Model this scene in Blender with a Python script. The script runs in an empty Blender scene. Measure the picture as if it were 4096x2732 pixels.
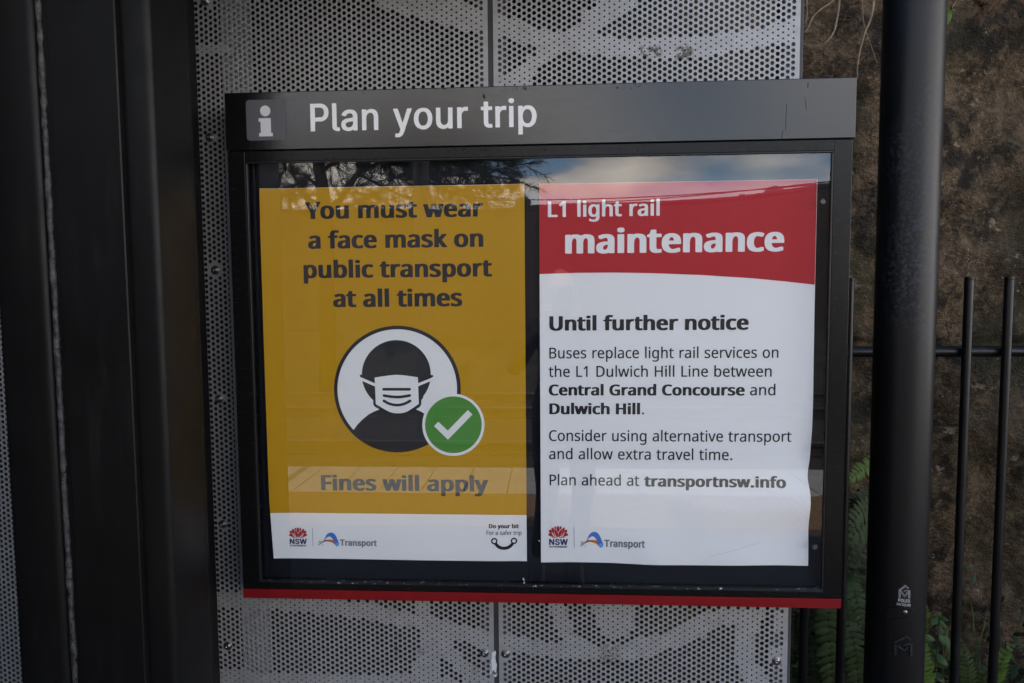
import bpy, bmesh, math, random
from mathutils import Vector, Matrix, noise as mnoise
from mathutils.geometry import delaunay_2d_cdt
R = math.radians
sc = bpy.context.scene
col = sc.collection

# ---------------------------------------------------------------- camera
PITCH, YAW, ROLL, FPX = 0.06904, 0.05746, -0.00791, 2731.0
CAM = Vector((0.0, -1.516, 1.42))
_f = Vector((-math.sin(YAW)*math.cos(PITCH), math.cos(YAW)*math.cos(PITCH), -math.sin(PITCH)))
_r = Vector((math.cos(YAW), math.sin(YAW), 0))
_u = _r.cross(_f)
RIGHT = math.cos(ROLL)*_r + math.sin(ROLL)*_u
UP = -math.sin(ROLL)*_r + math.cos(ROLL)*_u
FWD = _f
cd = bpy.data.cameras.new('camera')
cam = bpy.data.objects.new('camera', cd)
col.objects.link(cam)
cd.sensor_width = 36.0
cd.lens = FPX*36.0/4096
cd.clip_start = 0.02
cd.clip_end = 500
cam.matrix_world = Matrix(((RIGHT.x, UP.x, -FWD.x, CAM.x), (RIGHT.y, UP.y, -FWD.y, CAM.y), (RIGHT.z, UP.z, -FWD.z, CAM.z), (0, 0, 0, 1)))
sc.camera = cam

# ---------------------------------------------------------------- world, sun, exposure
SUN_EL = 55.0
w = bpy.data.worlds.new('World'); sc.world = w; w.use_nodes = True
nt = w.node_tree; nd = nt.nodes; lk = nt.links
bg = nd['Background']
sky = nd.new('ShaderNodeTexSky'); sky.sky_type = 'NISHITA'; sky.sun_disc = False
sky.sun_elevation = R(SUN_EL); sky.sun_rotation = 0.0; sky.dust_density = 0.25; sky.ozone_density = 2.5
tc = nd.new('ShaderNodeTexCoord')
mp = nd.new('ShaderNodeMapping'); mp.inputs['Scale'].default_value = (1.0, 1.0, 2.6); mp.inputs['Location'].default_value = (0.35, 0.2, 0.1)
nz = nd.new('ShaderNodeTexNoise'); nz.inputs['Scale'].default_value = 3.1; nz.inputs['Detail'].default_value = 6; nz.inputs['Roughness'].default_value = 0.5
cr = nd.new('ShaderNodeValToRGB'); cr.color_ramp.elements[0].position = 0.36; cr.color_ramp.elements[1].position = 0.50
nz2 = nd.new('ShaderNodeTexNoise'); nz2.inputs['Scale'].default_value = 7.0; nz2.inputs['Detail'].default_value = 5
cc = nd.new('ShaderNodeValToRGB')
cc.color_ramp.elements[0].position = 0.36; cc.color_ramp.elements[0].color = (0.52, 0.495, 0.48, 1)
cc.color_ramp.elements[1].position = 0.66; cc.color_ramp.elements[1].color = (1.0, 0.92, 0.82, 1)
CLOUD = 13.5
cm = nd.new('ShaderNodeVectorMath'); cm.operation = 'SCALE'; cm.inputs['Scale'].default_value = CLOUD
mx = nd.new('ShaderNodeMix'); mx.data_type = 'RGBA'
lk.new(tc.outputs['Generated'], mp.inputs['Vector'])
lk.new(mp.outputs[0], nz.inputs['Vector']); lk.new(mp.outputs[0], nz2.inputs['Vector'])
lk.new(nz.outputs['Fac'], cr.inputs['Fac']); lk.new(nz2.outputs['Fac'], cc.inputs['Fac'])
lk.new(cc.outputs['Color'], cm.inputs[0])
sx = nd.new('ShaderNodeSeparateXYZ'); lk.new(tc.outputs['Generated'], sx.inputs[0])
hi = nd.new('ShaderNodeMapRange'); hi.interpolation_type = 'SMOOTHSTEP'
for k_, v_ in (('From Min', 0.26), ('From Max', 0.55), ('To Min', 1.0), ('To Max', 0.0)): hi.inputs[k_].default_value = v_
lk.new(sx.outputs['Z'], hi.inputs['Value'])
cv = nd.new('ShaderNodeMath'); cv.operation = 'MULTIPLY'; lk.new(cr.outputs['Color'], cv.inputs[0]); lk.new(hi.outputs[0], cv.inputs[1])
def mth(op, p, q=None):
    x = nd.new('ShaderNodeMath'); x.operation = op
    for i, v in enumerate((p, q)):
        if v is None: continue
        if isinstance(v, (int, float)): x.inputs[i].default_value = v
        else: lk.new(v, x.inputs[i])
    return x.outputs[0]
ny = mth('MULTIPLY', sx.outputs['Y'], -1.0); cu_ = mth('DIVIDE', sx.outputs['X'], ny); cw_ = mth('DIVIDE', sx.outputs['Z'], ny)
gap = None
for u0, su, v0, sv in ((0.20, 0.13, 0.285, 0.085), (-0.05, 0.09, 0.19, 0.022)):   # blue openings between the clouds
    du = mth('POWER', mth('DIVIDE', mth('SUBTRACT', cu_, u0), su), 2.0); dv = mth('POWER', mth('DIVIDE', mth('SUBTRACT', cw_, v0), sv), 2.0)
    g_ = nd.new('ShaderNodeMapRange'); g_.interpolation_type = 'SMOOTHSTEP'; lk.new(mth('ADD', mth('ADD', du, dv), mth('MULTIPLY', mth('SUBTRACT', nz2.outputs['Fac'], 0.5), 2.0)), g_.inputs['Value'])
    for k_, v_ in (('From Min', 0.3), ('From Max', 1.4), ('To Min', 0.0), ('To Max', 1.0)): g_.inputs[k_].default_value = v_
    gap = g_.outputs[0] if gap is None else mth('MULTIPLY', gap, g_.outputs[0])
lk.new(mth('MULTIPLY', cv.outputs[0], gap), mx.inputs['Factor']); lk.new(sky.outputs['Color'], mx.inputs['A']); lk.new(cm.outputs['Vector'], mx.inputs['B'])
hz = nd.new('ShaderNodeMapRange'); hz.interpolation_type = 'SMOOTHSTEP'
for k_, v_ in (('From Min', 0.03), ('From Max', 0.17), ('To Min', 0.85), ('To Max', 0.0)): hz.inputs[k_].default_value = v_
lk.new(sx.outputs['Z'], hz.inputs['Value'])
mh = nd.new('ShaderNodeMix'); mh.data_type = 'RGBA'; mh.inputs['B'].default_value = (15.2, 15.0, 15.4, 1)
lk.new(hz.outputs[0], mh.inputs['Factor']); lk.new(mx.outputs['Result'], mh.inputs['A'])
lk.new(mh.outputs['Result'], bg.inputs['Color'])
bg.inputs['Strength'].default_value = 0.10
sd = bpy.data.lights.new('sun', 'SUN'); sd.energy = 2.0; sd.angle = R(0.5); sd.color = (1.0, 0.93, 0.82)
so = bpy.data.objects.new('sun', sd); col.objects.link(so); so.location = (0, 6, 12); so.rotation_euler = (-R(90-SUN_EL), 0, 0)
sc.view_settings.view_transform = 'Standard'; sc.view_settings.look = 'None'
sc.view_settings.exposure = 2.04; sc.view_settings.gamma = 1.0
sc.view_settings.use_curve_mapping = False
sc.render.engine = 'CYCLES'
sc.cycles.max_bounces = 10; sc.cycles.transparent_max_bounces = 12
sc.cycles.use_denoising = True

# ---------------------------------------------------------------- helpers
def ray(px, py):
    return RIGHT*((px-2048)/FPX) - UP*((py-1366)/FPX) + FWD
def P(px, py, Y=0.0):
    """point of the vertical plane at depth Y seen at a photo pixel -> (X, Z)"""
    d = ray(px, py); s = (Y-CAM.y)/d.y
    return (CAM.x+d.x*s, CAM.z+d.z*s)
def PX(px, Y, py=1366): return P(px, py, Y)[0]
def PZ(py, Y, px=2048): return P(px, py, Y)[1]

def tag(o, label, cat, group=None, kind=None):
    if label: o['label'] = label
    if cat: o['category'] = cat
    if group: o['group'] = group
    if kind: o['kind'] = kind
    return o
def put(o, parent=None):
    col.objects.link(o)
    if parent is not None:
        o.parent = parent
        o.matrix_parent_inverse = Matrix.Translation(-world_loc(parent))
    return o
def world_loc(o):
    return o.location.copy() if o.parent is None else Vector((0, 0, 0)) + o.location
def thing(name, loc, label, cat, group=None):
    o = bpy.data.objects.new(name, None); o.location = loc; o.empty_display_size = 0.05
    col.objects.link(o); return tag(o, label, cat, group)
def mesh(name, vs, fs, m=None, parent=None, smooth=False):
    me = bpy.data.meshes.new(name); me.from_pydata([tuple(v) for v in vs], [], fs); me.update()
    if smooth:
        me.polygons.foreach_set('use_smooth', [True]*len(me.polygons))
    if m: me.materials.append(m)
    return put(bpy.data.objects.new(name, me), parent)
def frombm(name, bm, m=None, parent=None, smooth=False):
    me = bpy.data.meshes.new(name); bm.normal_update(); bm.to_mesh(me); bm.free()
    if smooth:
        me.polygons.foreach_set('use_smooth', [True]*len(me.polygons))
    if m: me.materials.append(m)
    return put(bpy.data.objects.new(name, me), parent)
def bbox(bm, x0, x1, y0, y1, z0, z1, bev=0.0, seg=2):
    r = bmesh.ops.create_cube(bm, size=1)
    vs = r['verts']
    for v in vs:
        v.co = Vector(((x0+x1)/2+v.co.x*(x1-x0), (y0+y1)/2+v.co.y*(y1-y0), (z0+z1)/2+v.co.z*(z1-z0)))
    if bev > 0:
        es = list({e for v in vs for e in v.link_edges})
        bmesh.ops.bevel(bm, geom=es, offset=bev, segments=seg, profile=0.5, affect='EDGES')
def box(name, x0, x1, y0, y1, z0, z1, m, parent=None, bev=0.0, seg=2):
    bm = bmesh.new(); bbox(bm, x0, x1, y0, y1, z0, z1, bev, seg)
    return frombm(name, bm, m, parent)
def smooth_by_angle(o, a=35):
    me = o.data
    me.polygons.foreach_set('use_smooth', [True]*len(me.polygons))
    bm = bmesh.new(); bm.from_mesh(me)
    for e in bm.edges:
        if len(e.link_faces) == 2 and e.calc_face_angle(0) > R(a): e.smooth = False
    bm.to_mesh(me); bm.free(); return o
def tube(vs, fs, pts, rad, n=8, cap=True):
    """append a tube along pts to vs/fs; rad is a number or a list"""
    pts = [Vector(p) for p in pts]; b = len(vs); k = len(pts)
    ref = Vector((0.3, 0.9, 0.2))
    for i, p in enumerate(pts):
        t = (pts[min(i+1, k-1)]-pts[max(i-1, 0)]).normalized()
        if abs(t.dot(ref)) > 0.97: ref = Vector((1, 0.1, 0))
        a = t.cross(ref).normalized(); c = t.cross(a)
        r = rad[i] if isinstance(rad, (list, tuple)) else rad
        for j in range(n):
            q = 2*math.pi*j/n
            vs.append(p+a*math.cos(q)*r+c*math.sin(q)*r)
    for i in range(k-1):
        for j in range(n):
            fs.append((b+i*n+j, b+i*n+(j+1) % n, b+(i+1)*n+(j+1) % n, b+(i+1)*n+j))
    if cap:
        fs.append(tuple(b+j for j in reversed(range(n)))); fs.append(tuple(b+(k-1)*n+j for j in range(n)))
def tube_obj(name, pts, rad, m, parent=None, n=10):
    vs, fs = [], []; tube(vs, fs, pts, rad, n)
    o = mesh(name, vs, fs, m, parent, True); return smooth_by_angle(o, 50)
def prism(name, poly, z0, z1, m, parent=None):
    """plan outline poly [(x,y)] extruded vertically"""
    n = len(poly); vs = [(x, y, z0) for x, y in poly]+[(x, y, z1) for x, y in poly]
    fs = [(i, (i+1) % n, n+(i+1) % n, n+i) for i in range(n)]+[tuple(reversed(range(n))), tuple(range(n, 2*n))]
    o = mesh(name, vs, fs, m, parent)
    bm = bmesh.new(); bm.from_mesh(o.data); bmesh.ops.recalc_face_normals(bm, faces=bm.faces); bm.to_mesh(o.data); bm.free()
    return smooth_by_angle(o, 40)
def rrect(x0, x1, y0, y1, r, n=5):
    pts = []
    for cx, cy, a0 in ((x1-r, y1-r, 0), (x0+r, y1-r, 90), (x0+r, y0+r, 180), (x1-r, y0+r, 270)):
        for i in range(n+1):
            a = R(a0+90*i/n); pts.append((cx+r*math.cos(a), cy+r*math.sin(a)))
    return pts

# ---------------------------------------------------------------- materials
class M:
    def __init__(s, name):
        s.m = bpy.data.materials.new(name); s.m.use_nodes = True
        s.t = s.m.node_tree; s.n = s.t.nodes; s.l = s.t.links
        s.b = s.n['Principled BSDF']
        s._c = None
    def co(s):
        if s._c is None:
            s._c = s.n.new('ShaderNodeTexCoord').outputs['Object']
        return s._c
    def noise(s, scale, detail=4, rough=0.55, stretch=None, dist=0.0):
        x = s.n.new('ShaderNodeTexNoise'); x.inputs['Scale'].default_value = scale; x.inputs['Detail'].default_value = detail
        x.inputs['Roughness'].default_value = rough; x.inputs['Distortion'].default_value = dist
        if stretch:
            q = s.n.new('ShaderNodeMapping'); q.inputs['Scale'].default_value = stretch; s.l.new(s.co(), q.inputs[0]); s.l.new(q.outputs[0], x.inputs['Vector'])
        else: s.l.new(s.co(), x.inputs['Vector'])
        return x.outputs['Fac']
    def ramp(s, fac, stops):
        x = s.n.new('ShaderNodeValToRGB'); e = x.color_ramp.elements
        while len(e) < len(stops): e.new(0.5)
        for i, (p, c) in enumerate(stops):
            e[i].position = p; e[i].color = (c, c, c, 1) if not isinstance(c, tuple) else (*c, 1)
        s.l.new(fac, x.inputs['Fac']); return x.outputs['Color']
    def mix(s, fac, a, b):
        x = s.n.new('ShaderNodeMix'); x.data_type = 'RGBA'
        for k, v in (('Factor', fac), ('A', a), ('B', b)):
            if isinstance(v, (int, float)): x.inputs[k].default_value = v
            elif isinstance(v, tuple): x.inputs[k].default_value = (*v, 1)
            else: s.l.new(v, x.inputs[k])
        return x.outputs['Result']
    def math(s, op, a, b=None, clamp=False):
        x = s.n.new('ShaderNodeMath'); x.operation = op; x.use_clamp = clamp
        for i, v in enumerate((a, b)):
            if v is None: continue
            if isinstance(v, (int, float)): x.inputs[i].default_value = v
            else: s.l.new(v, x.inputs[i])
        return x.outputs[0]
    def sep(s):
        x = s.n.new('ShaderNodeSeparateXYZ'); s.l.new(s.co(), x.inputs[0]); return x.outputs
    def set(s, **k):
        for n, v in k.items():
            n = {'base': 'Base Color', 'rough': 'Roughness', 'metal': 'Metallic', 'spec': 'Specular IOR Level', 'coat': 'Coat Weight'}.get(n, n)
            i = s.b.inputs[n]
            if isinstance(v, tuple): i.default_value = (*v, 1)
            elif isinstance(v, (int, float)): i.default_value = v
            else: s.l.new(v, i)
        return s
    def bump(s, h, strength=0.3, dist=0.01):
        x = s.n.new('ShaderNodeBump'); x.inputs['Strength'].default_value = strength; x.inputs['Distance'].default_value = dist
        s.l.new(h, x.inputs['Height']); s.l.new(x.outputs[0], s.b.inputs['Normal']); return s
    def boxmask(s, x0, x1, z0, z1, soft=0.004):
        """1 inside a rectangle of the X-Z plane, soft edges"""
        o = s.sep()
        def edge(v, a, up):
            q = s.n.new('ShaderNodeMapRange'); q.interpolation_type = 'SMOOTHSTEP'
            q.inputs['From Min'].default_value = a-soft; q.inputs['From Max'].default_value = a+soft
            q.inputs['To Min'].default_value = 0 if up else 1; q.inputs['To Max'].default_value = 1 if up else 0
            s.l.new(v, q.inputs['Value']); return q.outputs[0]
        return s.math('MULTIPLY', s.math('MULTIPLY', edge(o[0], x0, True), edge(o[0], x1, False)), s.math('MULTIPLY', edge(o[2], z0, True), edge(o[2], z1, False)))

def plain(name, c, rough=0.5, **k):
    return M(name).set(base=c, rough=rough, **k).m
def powder(name, c, rough=0.42, grain=900, amt=0.12, spec=0.30):
    m = M(name); v = m.noise(6, 5)
    base = m.mix(m.ramp(v, [(0.35, 0.0), (0.75, 1.0)]), c, tuple(q*1.35 for q in c))
    dust = m.math('MULTIPLY', m.ramp(m.noise(34, 6, 0.7, (1, 1, 0.12)), [(0.52, 0.0), (0.75, 1.0)]), m.ramp(m.noise(5, 3), [(0.40, 0.0), (0.65, 0.7)]))
    speck = m.ramp(m.noise(210, 2, 0.5), [(0.735, 0.0), (0.76, 0.8)])
    m.set(base=m.mix(m.math('MAXIMUM', dust, speck), base, (0.017, 0.0165, 0.016)))
    m.set(rough=m.ramp(m.noise(14, 6), [(0.3, rough-0.05), (0.7, rough+0.08)]), spec=spec)
    m.bump(m.noise(grain, 2), amt, 0.0006); return m.m
black = powder('black_powder_coat', (0.0035, 0.0035, 0.0038), 0.40)
black_post = powder('black_post_paint', (0.0040, 0.0040, 0.0041), 0.40, 700, 0.22, 0.17)
post_scuff = black_post

# glyph outlines: advance, then closed loops of x, y pairs
GLYPHS = {
 'bold': {
  '.': (106, (74, -19, 83, -21, 131, -20, 159, -12, 169, -5, 178, 7, 182, 29, 180, 57, 173, 71, 161, 80, 137, 88, 127, 89, 79, 89, 51, 80, 41, 73, 35, 65, 31, 51, 30, 27, 33, 9, 38, -1, 45, -7)),
  '1': (203, (174, -11, 263, -12, 283, -5, 284, -3, 284, 461, 283, 463, 263, 470, 185, 470, 165, 464, 45, 371, 42, 367, 43, 354, 71, 319, 91, 312, 123, 312, 143, 319, 155, 327, 156, 325, 156, -3)),
  'C': (223, (222, -17, 293, -19, 339, -16, 375, -9, 419, 4, 423, 9, 423, 65, 421, 67, 403, 73, 369, 73, 301, 59, 281, 57, 267, 58, 247, 62, 235, 68, 217, 79, 201, 94, 189, 109, 174, 135, 163, 171, 158, 197, 156, 231, 159, 265, 165, 293, 175, 321, 189, 346, 208, 369, 233, 388, 255, 397, 279, 401, 295, 399, 319, 394, 363, 378, 399, 378, 419, 385, 440, 429, 441, 441, 437, 446, 381, 466, 355, 471, 327, 475, 303, 477, 241, 476, 197, 469, 149, 454, 131, 445, 109, 431, 89, 415, 75, 399, 60, 379, 48, 357, 38, 333, 31, 307, 26, 281, 23, 251, 23, 207, 26, 171, 36, 125, 48, 95, 60, 73, 76, 51, 94, 33, 115, 18, 141, 4, 173, -7)),
  'D': (254, (64, -11, 239, -12, 275, -9, 299, -5, 347, 9, 379, 22, 410, 43, 433, 65, 447, 83, 457, 99, 465, 117, 474, 141, 483, 189, 485, 245, 483, 277, 480, 299, 473, 325, 465, 347, 457, 364, 443, 385, 430, 401, 417, 413, 389, 433, 363, 446, 321, 460, 285, 467, 255, 470, 67, 470, 46, 463, 46, -3), (177, 62, 176, 395, 179, 397, 209, 397, 237, 394, 257, 390, 281, 379, 307, 360, 325, 337, 338, 313, 347, 281, 352, 243, 351, 213, 345, 175, 335, 145, 326, 127, 309, 105, 291, 89, 267, 75, 249, 68)),
  'F': (186, (64, -11, 155, -12, 175, -5, 177, 182, 341, 183, 361, 190, 362, 247, 360, 251, 341, 257, 177, 258, 176, 391, 177, 394, 179, 395, 353, 395, 367, 400, 373, 402, 374, 405, 373, 463, 353, 470, 67, 470, 46, 463, 46, -3)),
  'G': (253, (230, -17, 303, -19, 363, -15, 401, -10, 429, -3, 473, 11, 475, 13, 474, 247, 453, 254, 267, 254, 246, 247, 245, 189, 247, 185, 267, 179, 343, 179, 345, 177, 345, 63, 321, 58, 297, 56, 269, 59, 245, 64, 217, 81, 194, 103, 178, 127, 166, 157, 158, 193, 155, 227, 157, 251, 161, 277, 166, 299, 175, 319, 182, 333, 195, 351, 209, 366, 225, 379, 257, 395, 295, 401, 313, 399, 341, 393, 393, 376, 429, 376, 447, 382, 449, 385, 468, 429, 468, 441, 465, 445, 405, 465, 377, 471, 347, 475, 321, 477, 257, 476, 209, 469, 159, 454, 133, 442, 116, 431, 97, 417, 81, 401, 64, 381, 50, 357, 38, 331, 31, 305, 26, 281, 23, 251, 23, 207, 27, 171, 34, 135, 48, 99, 62, 73, 79, 51, 101, 31, 121, 17, 147, 4, 181, -7)),
  'H': (257, (64, -11, 155, -12, 175, -5, 176, 197, 177, 200, 179, 201, 337, 201, 338, 197, 339, -5, 361, -12, 447, -12, 468, -5, 468, 463, 447, 470, 361, 470, 339, 463, 338, 279, 335, 276, 177, 277, 175, 463, 155, 470, 67, 470, 46, 463, 46, -3)),
  'L': (188, (64, -11, 355, -12, 375, -5, 376, -3, 376, 55, 369, 59, 355, 63, 179, 63, 176, 65, 176, 461, 175, 463, 155, 470, 67, 470, 47, 463, 46, 461, 46, -3)),
  'U': (254, (207, -17, 235, -19, 297, -17, 325, -13, 363, -2, 387, 9, 415, 28, 433, 47, 447, 69, 455, 89, 461, 109, 466, 149, 466, 461, 465, 464, 445, 470, 359, 470, 338, 463, 337, 159, 333, 131, 329, 117, 321, 99, 305, 78, 293, 68, 279, 61, 257, 57, 229, 61, 217, 68, 203, 79, 194, 89, 184, 105, 175, 133, 171, 165, 171, 462, 149, 470, 63, 470, 42, 463, 42, 145, 44, 121, 52, 89, 62, 67, 77, 45, 87, 33, 107, 17, 125, 6, 143, -1)),
  'Y': (201, (154, -11, 245, -12, 266, -5, 267, 173, 417, 449, 418, 461, 417, 464, 397, 470, 307, 470, 285, 463, 204, 311, 201, 309, 119, 463, 99, 470, 7, 470, -15, 463, -15, 449, 136, 171, 136, -3)),
  'a': (200, (118, -17, 139, -19, 201, -17, 221, -14, 249, -5, 271, -12, 343, -12, 363, -5, 364, 245, 362, 269, 356, 293, 347, 311, 333, 329, 317, 340, 281, 354, 255, 360, 237, 361, 173, 361, 143, 358, 117, 351, 71, 336, 55, 328, 52, 325, 52, 311, 69, 273, 89, 266, 123, 266, 173, 286, 191, 290, 203, 290, 213, 286, 222, 277, 229, 265, 234, 251, 236, 231, 236, 221, 235, 219, 153, 214, 119, 207, 89, 198, 65, 188, 45, 174, 33, 161, 23, 145, 18, 135, 14, 117, 13, 87, 17, 59, 27, 33, 41, 15, 59, 2), (173, 53, 167, 55, 156, 63, 151, 71, 146, 81, 144, 97, 146, 109, 153, 123, 163, 135, 183, 147, 209, 152, 235, 153, 236, 135, 234, 117, 229, 101, 224, 89, 215, 77, 201, 64)),
  'b': (217, (196, -17, 255, -19, 275, -17, 295, -13, 325, -4, 343, 5, 363, 19, 377, 33, 389, 51, 401, 77, 409, 103, 413, 129, 415, 155, 414, 201, 411, 227, 406, 255, 394, 285, 376, 311, 355, 331, 329, 345, 299, 356, 267, 361, 207, 361, 167, 355, 166, 489, 165, 493, 145, 499, 59, 499, 41, 493, 38, 489, 38, -3, 41, -6, 61, -12, 131, -12, 153, -6), (221, 55, 209, 59, 195, 71, 186, 83, 178, 99, 172, 119, 169, 143, 167, 187, 172, 227, 177, 243, 184, 259, 194, 273, 205, 282, 215, 288, 227, 289, 235, 288, 250, 277, 263, 263, 271, 247, 281, 211, 284, 165, 279, 123, 273, 103, 266, 87, 255, 71, 243, 61)),
  'c': (174, (170, -17, 235, -19, 269, -16, 289, -12, 315, -3, 333, 4, 336, 7, 336, 63, 335, 67, 315, 73, 283, 73, 239, 59, 215, 55, 201, 58, 183, 71, 170, 87, 158, 113, 151, 151, 150, 181, 154, 215, 161, 237, 171, 257, 185, 273, 203, 285, 215, 288, 237, 283, 271, 274, 305, 273, 325, 280, 342, 323, 342, 335, 339, 340, 299, 353, 257, 361, 185, 362, 153, 357, 107, 342, 81, 327, 69, 317, 54, 301, 36, 271, 31, 257, 24, 233, 19, 189, 19, 151, 22, 121, 28, 91, 36, 71, 44, 55, 55, 39, 71, 23, 85, 12, 117, -3)),
  'd': (217, (158, -17, 181, -19, 229, -18, 247, -15, 279, -6, 299, -12, 375, -12, 395, -5, 396, 489, 394, 493, 375, 499, 289, 499, 269, 493, 267, 489, 267, 359, 266, 355, 227, 362, 167, 362, 133, 355, 103, 345, 79, 331, 58, 311, 49, 299, 40, 283, 30, 259, 24, 237, 19, 187, 19, 155, 21, 125, 28, 91, 34, 71, 42, 55, 54, 37, 67, 23, 79, 12, 105, -2), (203, 54, 191, 61, 179, 72, 168, 87, 162, 99, 153, 135, 150, 159, 150, 179, 156, 221, 167, 251, 175, 265, 185, 277, 199, 287, 207, 290, 219, 288, 233, 279, 246, 265, 253, 251, 259, 235, 265, 209, 268, 181, 268, 153, 262, 111, 251, 84, 239, 69, 226, 59)),
  'e': (201, (178, -17, 243, -19, 287, -15, 313, -10, 345, 0, 367, 9, 370, 13, 369, 70, 349, 77, 317, 77, 275, 63, 257, 58, 231, 55, 213, 56, 195, 65, 179, 79, 166, 97, 156, 119, 152, 139, 151, 147, 153, 149, 363, 149, 385, 157, 385, 203, 381, 241, 375, 265, 363, 292, 344, 317, 325, 333, 303, 345, 265, 358, 237, 362, 169, 361, 141, 355, 101, 340, 77, 324, 55, 300, 38, 273, 26, 237, 22, 217, 19, 187, 20, 135, 28, 95, 34, 79, 44, 59, 57, 41, 71, 27, 99, 7, 119, -2), (155, 219, 154, 223, 160, 241, 173, 265, 189, 281, 199, 288, 207, 290, 215, 287, 223, 282, 237, 266, 247, 245, 253, 221, 252, 219)),
  'f': (130, (72, -11, 161, -12, 182, -5, 182, 285, 183, 287, 187, 288, 249, 288, 267, 294, 268, 297, 268, 349, 247, 356, 183, 357, 182, 373, 186, 397, 194, 417, 201, 425, 207, 430, 235, 424, 269, 423, 289, 430, 303, 471, 304, 483, 301, 486, 273, 495, 245, 501, 175, 503, 149, 499, 107, 485, 97, 479, 83, 467, 72, 453, 64, 437, 56, 405, 53, 353, -3, 334, -6, 331, -6, 295, 13, 288, 51, 288, 54, 285, 54, -3)),
  'g': (217, (158, -165, 245, -165, 273, -162, 309, -151, 331, -142, 351, -129, 370, -109, 381, -89, 392, -57, 396, -23, 395, 349, 375, 356, 301, 356, 279, 350, 247, 359, 225, 362, 169, 362, 147, 359, 105, 346, 79, 330, 57, 308, 40, 281, 28, 251, 22, 221, 19, 187, 20, 141, 24, 109, 32, 79, 41, 59, 56, 35, 76, 15, 91, 5, 113, -5, 147, -15, 165, -18, 215, -19, 247, -15, 265, -10, 268, -13, 263, -39, 253, -62, 237, -80, 217, -92, 197, -94, 163, -89, 139, -83, 119, -75, 99, -68, 67, -68, 47, -75, 46, -135, 48, -139), (201, 55, 191, 61, 178, 73, 168, 87, 162, 99, 156, 119, 152, 139, 150, 183, 154, 217, 160, 237, 166, 251, 176, 267, 187, 278, 197, 285, 207, 289, 221, 286, 237, 274, 247, 263, 256, 247, 261, 231, 266, 207, 268, 181, 268, 151, 263, 111, 255, 89, 248, 77, 237, 66, 223, 56)),
  'h': (218, (56, -11, 145, -12, 166, -5, 166, 169, 168, 199, 172, 225, 181, 251, 193, 270, 213, 286, 231, 290, 244, 285, 253, 277, 259, 269, 268, 251, 272, 231, 273, -4, 293, -12, 379, -12, 399, -6, 400, -3, 400, 235, 396, 275, 386, 303, 373, 321, 357, 335, 337, 346, 301, 357, 271, 361, 211, 361, 193, 359, 168, 353, 166, 357, 166, 491, 165, 493, 145, 499, 61, 499, 41, 493, 39, 491, 38, -3)),
  'i': (103, (56, -11, 145, -12, 165, -6, 166, -3, 166, 347, 165, 350, 147, 356, 59, 356, 41, 350, 38, 347, 38, -3), (85, 389, 129, 390, 153, 398, 163, 405, 168, 411, 171, 421, 172, 447, 169, 459, 163, 469, 153, 476, 129, 484, 83, 485, 53, 476, 42, 469, 36, 459, 34, 447, 34, 427, 38, 411, 43, 405, 51, 399)),
  'k': (191, (56, -11, 145, -12, 166, -5, 166, 103, 167, 106, 169, 106, 253, -5, 273, -12, 369, -12, 391, -5, 392, -3, 390, 9, 250, 195, 251, 199, 380, 335, 382, 339, 381, 349, 361, 356, 265, 356, 245, 349, 172, 273, 169, 270, 167, 270, 166, 489, 165, 493, 145, 499, 61, 499, 41, 493, 39, 491, 38, -3)),
  'l': (103, (56, -11, 145, -12, 165, -6, 166, -3, 166, 489, 165, 493, 145, 499, 61, 499, 41, 493, 39, 491, 38, -3)),
  'm': (320, (56, -11, 145, -12, 166, -5, 166, 169, 170, 219, 176, 243, 187, 265, 203, 281, 213, 288, 221, 289, 233, 283, 244, 271, 252, 255, 256, 237, 257, 221, 258, -5, 279, -12, 365, -12, 384, -5, 385, 197, 388, 223, 396, 249, 407, 268, 413, 275, 425, 284, 431, 287, 441, 289, 454, 281, 464, 269, 472, 251, 475, 233, 476, -5, 497, -12, 583, -12, 603, -5, 603, 247, 597, 285, 588, 309, 574, 327, 567, 334, 551, 344, 511, 358, 483, 362, 423, 362, 407, 360, 371, 349, 343, 338, 327, 346, 299, 356, 283, 360, 263, 362, 197, 361, 179, 358, 155, 350, 135, 356, 61, 356, 39, 349, 38, -3)),
  'n': (218, (56, -11, 145, -12, 166, -5, 166, 169, 168, 199, 172, 225, 180, 249, 186, 261, 195, 272, 211, 285, 219, 288, 231, 290, 244, 285, 253, 277, 259, 269, 268, 251, 272, 231, 273, -4, 295, -12, 379, -12, 400, -5, 400, 249, 396, 275, 390, 295, 381, 311, 369, 326, 351, 340, 339, 346, 303, 357, 273, 362, 209, 362, 185, 358, 157, 350, 135, 356, 61, 356, 39, 349, 38, -3)),
  'o': (214, (172, -17, 195, -19, 253, -17, 283, -12, 319, 1, 347, 17, 367, 35, 381, 55, 395, 83, 405, 117, 409, 153, 408, 209, 400, 249, 387, 279, 367, 308, 343, 329, 313, 345, 275, 358, 245, 362, 183, 362, 145, 355, 105, 341, 87, 331, 73, 321, 65, 313, 50, 295, 40, 279, 32, 261, 26, 243, 21, 209, 19, 155, 24, 113, 32, 87, 40, 69, 52, 49, 65, 33, 81, 19, 93, 10, 121, -3), (207, 55, 193, 63, 179, 75, 170, 87, 162, 103, 157, 119, 152, 141, 150, 161, 150, 183, 156, 225, 163, 243, 172, 261, 185, 275, 195, 283, 203, 287, 215, 289, 225, 287, 241, 276, 255, 261, 265, 243, 275, 209, 278, 185, 278, 161, 276, 137, 271, 117, 264, 97, 255, 83, 241, 67, 229, 58)),
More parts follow.
